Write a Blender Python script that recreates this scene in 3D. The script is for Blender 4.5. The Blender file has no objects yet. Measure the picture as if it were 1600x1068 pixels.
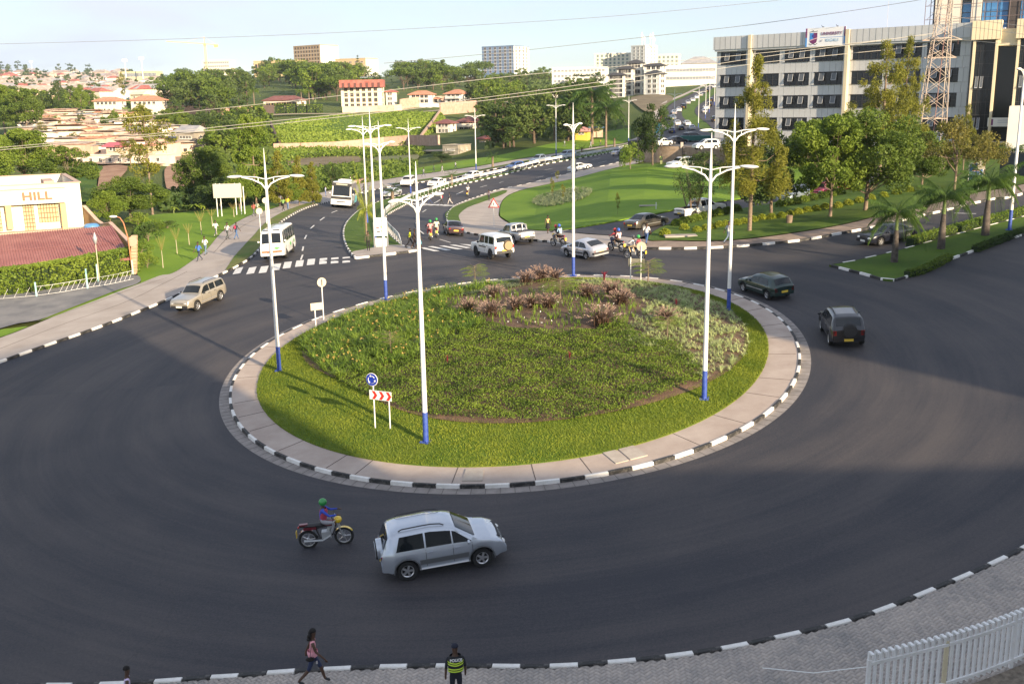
import bpy,math,random
import numpy as np
from mathutils import Vector,Matrix
from mathutils.geometry import delaunay_2d_cdt

# ---------------------------------------------------------------- camera, sky, sun, exposure
S=bpy.context.scene
COL=S.collection
FPX,PITCH,ROLL,CAMH=1591.0,math.radians(13.347),math.radians(-0.939),16.936
PA,PB=0.060,0.062            # slope of the junction: z = PA*x + PB*y
_F=np.array([0,math.cos(PITCH),-math.sin(PITCH)])
_R0=np.array([1.0,0,0]);_U0=np.array([0,math.sin(PITCH),math.cos(PITCH)])
_R=math.cos(ROLL)*_R0 + math.sin(ROLL)*_U0
_U=-math.sin(ROLL)*_R0 + math.cos(ROLL)*_U0
cd=bpy.data.cameras.new('camera');cam=bpy.data.objects.new('camera',cd);COL.objects.link(cam)
cam.matrix_world=Matrix(((_R[0],_U[0],-_F[0],0),(_R[1],_U[1],-_F[1],0),(_R[2],_U[2],-_F[2],CAMH),(0,0,0,1)))
cd.sensor_width=36;cd.sensor_fit='HORIZONTAL';cd.lens=FPX/1600*36
cd.clip_start=0.5;cd.clip_end=20000
S.camera=cam

SUN_AZ,SUN_EL=math.radians(143.0),math.radians(15.5)   # azimuth from +Y towards +X
sun_dir=Vector((math.sin(SUN_AZ)*math.cos(SUN_EL),math.cos(SUN_AZ)*math.cos(SUN_EL),math.sin(SUN_EL)))
W=bpy.data.worlds.new('World');S.world=W;W.use_nodes=True
nt=W.node_tree;nt.nodes.clear()
sky=nt.nodes.new('ShaderNodeTexSky');sky.sky_type='NISHITA';sky.sun_disc=False
sky.sun_elevation=SUN_EL;sky.sun_rotation=SUN_AZ;sky.altitude=1500
sky.air_density=1.0;sky.dust_density=0.35;sky.ozone_density=1.5
bg=nt.nodes.new('ShaderNodeBackground');bg.inputs[1].default_value=0.068
wo=nt.nodes.new('ShaderNodeOutputWorld')
# thin broken cloud over the whole sky dome
tc=nt.nodes.new('ShaderNodeTexCoord');mp=nt.nodes.new('ShaderNodeMapping');mp.inputs['Scale'].default_value=(1.0,1.0,4.5)
nz=nt.nodes.new('ShaderNodeTexNoise');nz.inputs['Scale'].default_value=2.2;nz.inputs['Detail'].default_value=7;nz.inputs['Roughness'].default_value=0.55
cr=nt.nodes.new('ShaderNodeValToRGB');cr.color_ramp.elements[0].position=0.40;cr.color_ramp.elements[1].position=0.62
mx=nt.nodes.new('ShaderNodeMix');mx.data_type='RGBA'
ml=nt.nodes.new('ShaderNodeMath');ml.operation='MULTIPLY_ADD';ml.inputs[1].default_value=0.66;ml.inputs[2].default_value=0.34
L=nt.links.new
L(tc.outputs['Generated'],mp.inputs[0]);L(mp.outputs[0],nz.inputs[0]);L(nz.outputs[0],cr.inputs[0]);L(cr.outputs[0],ml.inputs[0])
L(ml.outputs[0],mx.inputs[0]);L(sky.outputs[0],mx.inputs[6]);mx.inputs[7].default_value=(5.5,5.95,7.0,1)
L(mx.outputs[2],bg.inputs[0]);L(bg.outputs[0],wo.inputs[0])
sd=bpy.data.lights.new('sun','SUN');sd.energy=5.0;sd.angle=math.radians(0.6);sd.color=(1.0,0.80,0.55)
so=bpy.data.objects.new('sun',sd);COL.objects.link(so);so.rotation_euler=sun_dir.to_track_quat('Z','Y').to_euler();so.location=(30,-40,60)
S.view_settings.view_transform='Standard';S.view_settings.look='None';S.view_settings.gamma=1
S.view_settings.use_curve_mapping=False;S.view_settings.exposure=1.25
try:
    S.cycles.max_bounces=6;S.cycles.diffuse_bounces=3;S.cycles.glossy_bounces=3;S.cycles.transmission_bounces=4
    S.cycles.volume_bounces=0;S.cycles.transparent_max_bounces=6
except Exception:pass

# ---------------------------------------------------------------- terrain: real heights
def ray_dir(px,py):
    return _F + _R*(px-800)/FPX - _U*(py-534)/FPX
def at_depth(px,py,Y):
    d=ray_dir(px,py);t=Y/d[1]
    return np.array([d[0]*t,Y,CAMH+d[2]*t])
PROF={   # pixel column -> where the ground seen at that height of the photograph lies, metres ahead
 -300:[(440,84),(380,100),(330,118),(290,190),(250,240),(200,400),(165,520),(150,900),(112,3200)],
 0:    [(440,84),(380,104),(340,125),(280,200),(240,250),(195,400),(165,520),(152,900),(112,3200)],
 200:  [(430,85),(400,95),(345,120),(330,137),(290,190),(250,235),(210,330),(172,480),(158,600),(150,900),(116,3200)],
 320:  [(420,86),(385,98),(360,112),(338,128),(328,140),(296,185),(255,240),(225,310),(180,420),(160,520),(134,900),(120,1300)],
 400:  [(410,84),(370,103),(350,113),(335,124),(318,142),(300,190),(262,240),(240,290),(182,400),(168,450),(148,600),(123,900),(119,1300)],
 600:  [(400,84),(375,95),(350,115),(335,131),(322,150),(305,166),(290,180),(282,197),(262,240),(235,300),(182,400),(175,440),(165,462),(150,560),(123,900),(119,1300)],
 800:  [(400,81),(375,94),(355,113),(340,128),(320,155),(300,170),(262,200),(250,218),(232,240),(222,255),(200,320),(165,480),(152,560),(124,1000),(119,1400)],
 1000:[(370,84),(330,105),(300,127),(265,160),(240,205),(224,258),(215,270),(200,290),(180,320),(162,371),(150,430),(140,520),(134,700),(120,1100)],
 1110:[(350,90),(320,104),(275,148),(250,170),(235,185),(200,278),(162,371),(150,420),(140,480),(125,640),(100,1100)],
 1200:[(340,93),(300,118),(270,142),(245,172),(225,200),(180,300),(150,500),(100,1100)],
 1400:[(340,84),(300,104),(270,125),(245,147),(220,175),(190,230),(150,400),(100,1100)],
 1600:[(300,92),(270,112),(245,140),(225,170),(190,220),(150,400),(100,1100)],
 1900:[(290,95),(270,112),(245,140),(225,170),(190,220),(150,400),(100,1100)],
}
_YG=np.unique(np.concatenate([np.linspace(10,700,691),np.geomspace(700,6000,120)]))
_cs,_cd=[],[]
for _px in sorted(PROF):
    d=ray_dir(_px,250);_cs.append(d[0]/d[1])
    ys,dl=[10.0],[0.0]
    first=True
    for (py,Y) in PROF[_px]:
        p=at_depth(_px,py,Y)
        if first:
            # the plane holds until this distance
            dr=ray_dir(_px,py);t=CAMH/(PA*dr[0]+PB*dr[1]-dr[2]);yp=t*dr[1]
            ys.append(yp-6);dl.append(0.0);Y=max(Y,yp);p=at_depth(_px,py,Y);first=False
        if Y<=ys[-1]:Y=ys[-1]+1
        ys.append(Y);dl.append(p[2]-(PA*p[0]+PB*p[1]))
    sl=(dl[-1]-dl[-2])/(ys[-1]-ys[-2])
    ys.append(9000);dl.append(dl[-1]+sl*0.0*(9000-ys[-2]) - (9000-ys[-2])*PB)
    v=np.interp(_YG,ys,dl)
    _cd.append(v)
_cs=np.array(_cs);_cd=np.array(_cd)
_k=np.array([1,2,3,4,3,2,1.0]);_k /= _k.sum()
_cd2=_cd.copy()
for i in range(len(_cd)):
    s=np.convolve(_cd[i],_k,'same');far=_YG>96
    s[:8]=_cd[i][:8];s[-8:]=_cd[i][-8:]
    _cd2[i]=np.where(far,s,_cd[i])
_cd=_cd2
def zt(X,Y):
    X=np.asarray(X,float);Y=np.asarray(Y,float)
    Yc=np.clip(Y,10,6000)
    s=np.clip(X/np.maximum(Yc,10),_cs[0],_cs[-1])
    i=np.clip(np.searchsorted(_cs,s)-1,0,len(_cs)-2)
    f=(s-_cs[i])/(_cs[i+1]-_cs[i])
    f=f*f*(3-2*f)
    j=np.clip(np.searchsorted(_YG,Yc)-1,0,len(_YG)-2)
    g=(Yc-_YG[j])/(_YG[j+1]-_YG[j])
    d0=_cd[i,j]*(1-g)+_cd[i,j+1]*g
    d1=_cd[i+1,j]*(1-g)+_cd[i+1,j+1]*g
    return PA*X+PB*Y+d0*(1-f)+d1*f
_YS=np.concatenate([np.linspace(12,400,1600),np.geomspace(401,6000,1200)])
def G(px,py,plane=False):
    """the point of the ground seen at a place of the photograph"""
    d=ray_dir(px,py)
    if plane:
        t=CAMH/(PA*d[0]+PB*d[1]-d[2]);return Vector((d[0]*t,d[1]*t,CAMH+d[2]*t))
    t=_YS/d[1];X=d[0]*t;Z=CAMH+d[2]*t
    h=Z-zt(X,_YS)
    k=np.where(h<=0)[0]
    if len(k)==0:Y=_YS[-1]
    else:
        k=max(k[0],1);a,b=h[k-1],h[k];Y=_YS[k-1]+(_YS[k]-_YS[k-1])*a/(a-b) if a>b else _YS[k]
    t=Y/d[1]
    return Vector((d[0]*t,Y,CAMH+d[2]*t))
def PX(p):
    d=np.array(p)-np.array([0,0,CAMH]);z=d@_F
    return (800+FPX*(d@_R)/z,534-FPX*(d@_U)/z)
def zf(x,y):return float(zt(x,y))
def on(x,y,dz=0.0):return Vector((x,y,zf(x,y)+dz))

# ---------------------------------------------------------------- materials
def mat(name,col,rough=0.8,metal=0.0,var=0.0,scale=1.0,bump=0.0,bscale=40.0,col2=None,spec=0.5,coords='Object',detail=5,trans=0.0,coat=0.0,stops=(0.35,0.65),em=0):
    m=bpy.data.materials.new(name);m.use_nodes=True;n=m.node_tree.nodes;l=m.node_tree.links.new
    b=n['Principled BSDF'];b.inputs['Roughness'].default_value=rough;b.inputs['Metallic'].default_value=metal
    b.inputs['Specular IOR Level'].default_value=spec;b.inputs['Coat Weight'].default_value=coat;b.inputs['Coat Roughness'].default_value=0.05
    c=(*col,1);b.inputs['Base Color'].default_value=c
    t=n.new('ShaderNodeTexCoord')
    if var>0 or col2:
        z=n.new('ShaderNodeTexNoise');z.inputs['Scale'].default_value=scale;z.inputs['Detail'].default_value=detail;z.inputs['Roughness'].default_value=0.6
        l(t.outputs[coords],z.inputs['Vector'])
        r=n.new('ShaderNodeValToRGB');r.color_ramp.elements[0].position=stops[0];r.color_ramp.elements[1].position=stops[1]
        if col2:a,e=c,(*col2,1)
        else:a=tuple(v*(1-var) for v in col)+(1,);e=tuple(min(1,v*(1+var)) for v in col)+(1,)
        r.color_ramp.elements[0].color=a;r.color_ramp.elements[1].color=e
        l(z.outputs[0],r.inputs[0]);l(r.outputs[0],b.inputs['Base Color'])
    if bump>0:
        z2=n.new('ShaderNodeTexNoise');z2.inputs['Scale'].default_value=bscale;z2.inputs['Detail'].default_value=6
        l(t.outputs[coords],z2.inputs['Vector'])
        bp=n.new('ShaderNodeBump');bp.inputs['Strength'].default_value=1;bp.inputs['Distance'].default_value=bump
        l(z2.outputs[0],bp.inputs['Height']);l(bp.outputs[0],b.inputs['Normal'])
    if em>0:
        b.inputs['Emission Color'].default_value=c;b.inputs['Emission Strength'].default_value=em
    return m
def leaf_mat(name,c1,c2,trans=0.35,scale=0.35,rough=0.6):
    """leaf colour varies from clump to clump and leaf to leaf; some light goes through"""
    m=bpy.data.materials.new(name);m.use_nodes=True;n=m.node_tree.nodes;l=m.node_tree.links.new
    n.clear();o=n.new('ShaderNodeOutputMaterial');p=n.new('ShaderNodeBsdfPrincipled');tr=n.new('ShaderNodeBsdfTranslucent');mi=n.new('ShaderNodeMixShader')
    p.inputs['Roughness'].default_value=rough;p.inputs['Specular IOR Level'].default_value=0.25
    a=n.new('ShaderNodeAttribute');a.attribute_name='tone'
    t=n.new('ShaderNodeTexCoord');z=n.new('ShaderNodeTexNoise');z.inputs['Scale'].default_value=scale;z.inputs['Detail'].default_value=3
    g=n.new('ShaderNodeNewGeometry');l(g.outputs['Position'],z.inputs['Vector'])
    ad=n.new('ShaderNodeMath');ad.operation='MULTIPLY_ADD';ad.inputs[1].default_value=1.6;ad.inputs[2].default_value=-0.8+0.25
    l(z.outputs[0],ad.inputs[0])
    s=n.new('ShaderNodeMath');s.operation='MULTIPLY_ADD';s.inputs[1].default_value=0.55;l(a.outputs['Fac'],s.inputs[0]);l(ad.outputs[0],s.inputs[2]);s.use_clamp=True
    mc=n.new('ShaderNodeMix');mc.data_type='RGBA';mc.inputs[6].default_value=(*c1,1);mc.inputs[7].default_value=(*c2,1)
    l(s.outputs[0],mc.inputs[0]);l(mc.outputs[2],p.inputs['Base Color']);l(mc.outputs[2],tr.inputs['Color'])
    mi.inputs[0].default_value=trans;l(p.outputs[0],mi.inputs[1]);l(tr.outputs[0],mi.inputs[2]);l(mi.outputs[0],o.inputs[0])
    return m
M={}
def MT(key,*a,**k):
    if key not in M:M[key]=mat(key,*a,**k)
    return M[key]

# ---------------------------------------------------------------- mesh building
class MB:
    def __init__(s):s.v=[];s.f=[];s.m=[];s.cm=0
    def add(s,vs,fs,mi=None):
        o=len(s.v);s.v.extend([tuple(map(float,v)) for v in vs]);mi=s.cm if mi is None else mi
        for f in fs:s.f.append(tuple(i+o for i in f));s.m.append(mi)
        return s
    def box(s,c,d,rz=0,mi=None,ry=0,M4=None):
        x,y,z=d[0]/2,d[1]/2,d[2]/2
        vs=[Vector(p) for p in ((-x,-y,-z),(x,-y,-z),(x,y,-z),(-x,y,-z),(-x,-y,z),(x,-y,z),(x,y,z),(-x,y,z))]
        if ry:R=Matrix.Rotation(ry,3,'Y');vs=[R @ v for v in vs]
        if rz:R=Matrix.Rotation(rz,3,'Z');vs=[R @ v for v in vs]
        if M4:vs=[M4 @ v for v in vs]
        vs=[v+Vector(c) for v in vs]
        return s.add(vs,[(0,3,2,1),(4,5,6,7),(0,1,5,4),(1,2,6,5),(2,3,7,6),(3,0,4,7)],mi)
    def bar(s,a,b,w,h=None,mi=None,up=(0,0,1)):
        a,b=Vector(a),Vector(b);h=h or w;d=(b-a);
        if d.length<1e-6:return s
        d.normalize();u=Vector(up)
        if abs(d.dot(u))>.95:u=Vector((0,1,0)) if abs(d.y)<.9 else Vector((1,0,0))
        x=d.cross(u).normalized();y=x.cross(d).normalized()
        vs=[p+x*sx*w/2+y*sy*h/2 for p in (a,b) for sx,sy in ((-1,-1),(1,-1),(1,1),(-1,1))]
        return s.add(vs,[(0,1,2,3),(7,6,5,4),(0,4,5,1),(1,5,6,2),(2,6,7,3),(3,7,4,0)],mi)
    def tube(s,pts,rad,n=8,mi=None,caps=True,flat=1.0):
        pts=[Vector(p) for p in pts];r=rad if isinstance(rad,(list,tuple)) else [rad]*len(pts)
        vs=[];px=None
        for i,p in enumerate(pts):
            d=(pts[min(i+1,len(pts)-1)]-pts[max(i-1,0)])
            if d.length<1e-7:d=Vector((0,0,1))
            d.normalize()
            if px is None:
                u=Vector((0,0,1)) if abs(d.z)<.9 else Vector((1,0,0));x=d.cross(u).normalized()
            else:
                x=px-d*px.dot(d);x=x.normalized() if x.length>1e-6 else d.orthogonal().normalized()
            y=d.cross(x);px=x
            for k in range(n):
                t=2*math.pi*k/n;vs.append(p+x*math.cos(t)*r[i]+y*math.sin(t)*r[i]*flat)
        fs=[(i*n+k,i*n+(k+1) % n,(i+1)*n+(k+1) % n,(i+1)*n+k) for i in range(len(pts)-1) for k in range(n)]
        if caps:fs.append(tuple(range(n))[::-1]);fs.append(tuple((len(pts)-1)*n+k for k in range(n)))
        return s.add(vs,fs,mi)
    def cyl(s,a,b,r,n=12,r2=None,mi=None):return s.tube([a,b],[r,r if r2 is None else r2],n,mi)
    def lathe(s,prof,n=16,M4=None,mi=None):
        vs=[];
        for (r,z) in prof:
            for k in range(n):
                t=2*math.pi*k/n;v=Vector((r*math.cos(t),r*math.sin(t),z));vs.append(M4 @ v if M4 else v)
        fs=[(i*n+k,i*n+(k+1) % n,(i+1)*n+(k+1) % n,(i+1)*n+k) for i in range(len(prof)-1) for k in range(n)]
        return s.add(vs,fs,mi)
    def ell(s,c,r,n=12,m=8,M4=None,mi=None,a0=-math.pi/2,a1=math.pi/2):
        prof=[(math.cos(a0+(a1-a0)*i/m),math.sin(a0+(a1-a0)*i/m)) for i in range(m+1)]
        T=Matrix.Translation(Vector(c)) @ (M4 if M4 else Matrix.Identity(4)) @ Matrix.Diagonal((r[0],r[1],r[2],1))
        return s.lathe(prof,n,T,mi)
    def prism(s,poly,z0,z1,mi=None,M4=None):
        n=len(poly);vs=[Vector((x,y,z0)) for x,y in poly]+[Vector((x,y,z1)) for x,y in poly]
        if M4:vs=[M4 @ v for v in vs]
        fs=[tuple(range(n))[::-1],tuple(range(n,2*n))]+[(i,(i+1) % n,n+(i+1) % n,n+i) for i in range(n)]
        return s.add(vs,fs,mi)
    def grid(s,fn,nu,nv,mi=None):
        vs=[fn(i/nu,j/nv) for i in range(nu+1) for j in range(nv+1)]
        fs=[(i*(nv+1)+j,(i+1)*(nv+1)+j,(i+1)*(nv+1)+j+1,i*(nv+1)+j+1) for i in range(nu) for j in range(nv)]
        return s.add(vs,fs,mi)
    def mesh(s,name,mats,smooth=None):
        me=bpy.data.meshes.new(name);me.from_pydata(s.v,[],s.f)
        for m in (mats if isinstance(mats,(list,tuple)) else [mats]):me.materials.append(m)
        if len(set(s.m))>1 or (s.m and s.m[0]):me.polygons.foreach_set('material_index',s.m)
        me.update()
        if smooth is not None:
            me.polygons.foreach_set('use_smooth',[True]*len(me.polygons))
            me.set_sharp_from_angle(angle=math.radians(smooth))
        return me
    def build(s,name,mats,parent=None,smooth=None,kind=None):
        return link(name,s.mesh(name,mats,smooth),parent,kind)
def link(name,me,parent=None,kind=None):
    o=bpy.data.objects.new(name,me);COL.objects.link(o)
    if parent:o.parent=parent
    if kind:o['kind']=kind
    return o
def np_mesh(name,V,F,mats,tone=None,mi=None):
    """V (n,3), F (m,k) arrays"""
    V=np.ascontiguousarray(V,np.float32);F=np.ascontiguousarray(F,np.int32);k=F.shape[1]
    me=bpy.data.meshes.new(name);me.vertices.add(len(V));me.vertices.foreach_set('co',V.ravel())
    me.loops.add(F.size);me.loops.foreach_set('vertex_index',F.ravel())
    me.polygons.add(len(F));me.polygons.foreach_set('loop_start',np.arange(0,F.size,k,dtype=np.int32))
    for m in (mats if isinstance(mats,(list,tuple)) else [mats]):me.materials.append(m)
    if mi is not None:me.polygons.foreach_set('material_index',np.ascontiguousarray(mi,np.int32))
    me.update(calc_edges=True)
    if tone is not None:
        a=me.attributes.new('tone','FLOAT','FACE');a.data.foreach_set('value',np.ascontiguousarray(tone,np.float32))
    return me
LABELS={}
def tag(o,label,cat=None,group=None,kind=None):
    if label:o['label']=label
    if cat:o['category']=cat
    if group:o['group']=group
    if kind:o['kind']=kind
    return o
def empty(name,label,cat,loc=(0,0,0),rz=0,group=None,mw=None):
    o=bpy.data.objects.new(name,None);COL.objects.link(o);o.empty_display_size=0.2
    if mw is not None:o.matrix_world=mw
    else:o.location=loc;o.rotation_euler=(0,0,rz)
    return tag(o,label,cat,group)
_kids={}
def copy_tree(o,kids=None):
    def rec(s,par):
        c=s.copy();COL.objects.link(c)
        if par:c.parent=par
        for ch in [x for x in s.children]:rec(ch,c)
        return c
    return rec(o,None)
def place(o,loc,rz=0,sc=1.0):
    o.location=loc;o.rotation_euler=(0,0,rz);o.scale=(sc,sc,sc) if not isinstance(sc,(tuple,list)) else sc
    return o
def slope_frame(p,q=None,heading=None):
    """matrix standing on the ground at p, x axis along the heading, tilted with the slope"""
    h=Vector(heading) if heading is not None else (Vector(q)-Vector(p));h.z=0;h.normalize()
    s=Vector((-h.y,h.x,0));p=Vector(p)
    a,b=p+h*1.2,p-h*1.2;c,d=p+s*0.8,p-s*0.8
    x=Vector((a.x,a.y,zf(a.x,a.y)))-Vector((b.x,b.y,zf(b.x,b.y)));y=Vector((c.x,c.y,zf(c.x,c.y)))-Vector((d.x,d.y,zf(d.x,d.y)))
    x.normalize();y.normalize();z=x.cross(y).normalized();y=z.cross(x)
    return Matrix(((x.x,y.x,z.x,p.x),(x.y,y.y,z.y,p.y),(x.z,y.z,z.z,zf(p.x,p.y)),(0,0,0,1)))
# drawing on the ground
def smooth_line(pts,n=8,closed=False):
    P=[Vector(p) for p in pts];out=[];N=len(P)
    for i in range(N if closed else N-1):
        p0=P[(i-1) % N] if closed or i>0 else P[i];p1=P[i];p2=P[(i+1) % N];p3=P[(i+2) % N] if closed or i+2<N else P[(i+1) % N]
        for k in range(n):
            t=k/n;out.append(0.5*((2*p1)+(p2-p0)*t+(2*p0-5*p1+4*p2-p3)*t*t+(3*p1-p0-3*p2+p3)*t**3))
    if not closed:out.append(P[-1])
    return out
def gl(pixels,n=6,closed=False,plane=False):
    """a smooth ground line through places of the photograph"""
    return [Vector((p.x,p.y,0)) for p in smooth_line([G(x,y,plane) for x,y in pixels],n,closed)]
def resample(P,step,closed=False):
    Q=P+[P[0]] if closed else P;d=[0]
    for i in range(len(Q)-1):d.append(d[-1]+(Q[i+1]-Q[i]).length)
    n=max(1,round(d[-1]/step));out=[];j=0
    for k in range(n if closed else n+1):
        t=d[-1]*k/n
        while j<len(Q)-2 and d[j+1]<t:j+=1
        f=(t-d[j])/max(1e-9,d[j+1]-d[j]);out.append(Q[j].lerp(Q[j+1],min(1,f)))
    return out
def inside(poly,x,y):
    P=np.array([(p[0],p[1]) for p in poly]);x=np.asarray(x,float);y=np.asarray(y,float);r=np.zeros(x.shape,bool);n=len(P)
    for i in range(n):
        x0,y0=P[i];x1,y1=P[(i+1) % n]
        if y0==y1:continue
        c=((y0>y)!=(y1>y)) & (x<(x1-x0)*(y-y0)/(y1-y0)+x0);r ^= c
    return r
def area(name,poly,dz,m,step=4.0,skirt=0.0,kind='structure',parent=None,zfun=None,uniform=False):
    """a sheet of ground inside a closed line, draped on the terrain, dz above it"""
    P=[Vector((p[0],p[1])) for p in poly]
    Q=[]
    for p in P:
        if not Q or (p-Q[-1]).length>0.04:Q.append(p)
    if (Q[0]-Q[-1]).length<0.04:Q.pop()
    P=Q;n=len(P)
    xs=[p.x for p in P];ys=[p.y for p in P]
    pts=[]
    y=min(ys)
    while y<max(ys):
        st=step*max(1.0,abs(y)/70.0) if not uniform else step
        gx=np.arange(min(xs),max(xs),st);gy=np.full(gx.shape,y+0.013)
        k=inside(P,gx,gy)
        pts+=[Vector((a,b)) for a,b in zip(gx[k],gy[k])]
        y+=st
    res=delaunay_2d_cdt(P+pts,[(i,(i+1) % n) for i in range(n)],[],1,0.01)
    vv=res[0];X=np.array([v.x for v in vv]);Y=np.array([v.y for v in vv]);Z=(zfun(X,Y) if zfun else zt(X,Y))+dz
    b=MB();b.v=[(float(a),float(c),float(e)) for a,c,e in zip(X,Y,Z)]
    fs=[]
    for f in res[2]:
        cx=sum(vv[i].x for i in f)/len(f);cy=sum(vv[i].y for i in f)/len(f)
        a=sum(vv[f[i]].x*vv[f[(i+1) % len(f)]].y-vv[f[(i+1) % len(f)]].x*vv[f[i]].y for i in range(len(f)))
        fs.append(tuple(f) if a>0 else tuple(f)[::-1])
    b.f=fs;b.m=[0]*len(fs)
    if skirt>0:
        for i in range(n):
            p,q=P[i],P[(i+1) % n];zp=float((zfun(p.x,p.y) if zfun else zt(p.x,p.y)))+dz;zq=float((zfun(q.x,q.y) if zfun else zt(q.x,q.y)))+dz
            b.add([(p.x,p.y,zp),(q.x,q.y,zq),(q.x,q.y,zq-skirt),(p.x,p.y,zp-skirt)],[(0,3,2,1)])
    return b.build(name,m,parent,kind=kind)
def offset(P,d,closed=False):
    out=[];n=len(P)
    for i in range(n):
        a=P[(i-1) % n] if closed or i>0 else P[i];c=P[(i+1) % n] if closed or i<n-1 else P[i]
        t=(c-a);t.z=0
        if t.length<1e-6:t=Vector((1,0,0))
        t.normalize();out.append(Vector((P[i].x-t.y*d,P[i].y+t.x*d,0)))
    return out
def ribbon(name,P,w0,w1,dz,m,parent=None,kind='structure',zfun=None,closed=False):
    zz=zfun or zt
    A,B=offset(P,w0,closed),offset(P,w1,closed);b=MB();vs=[]
    for a,c in zip(A,B):vs+=[(a.x,a.y,float(zz(a.x,a.y))+dz),(c.x,c.y,float(zz(c.x,c.y))+dz)]
    n=len(P);fs=[(2*i,2*i+1,2*((i+1) % n)+1,2*((i+1) % n)) for i in range(n if closed else n-1)]
    b.add(vs,fs);o=b.build(name,m,parent,kind=kind)
    if len(fs) and o.data.polygons[0].normal.z<0:o.data.flip_normals()
    return o
def text_mesh(txt,size,depth,m,font_bold=0.0,align='CENTER',spacing=1.0):
    c=bpy.data.curves.new('txt','FONT');c.body=txt;c.size=size;c.extrude=depth;c.align_x=align;c.align_y='CENTER';c.offset=font_bold;c.space_character=spacing
    o=bpy.data.objects.new('txt',c);COL.objects.link(o);me=bpy.data.meshes.new_from_object(o.evaluated_get(bpy.context.evaluated_depsgraph_get()))
    bpy.data.objects.remove(o);bpy.data.curves.remove(c);me.materials.clear();me.materials.append(m);return me
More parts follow.
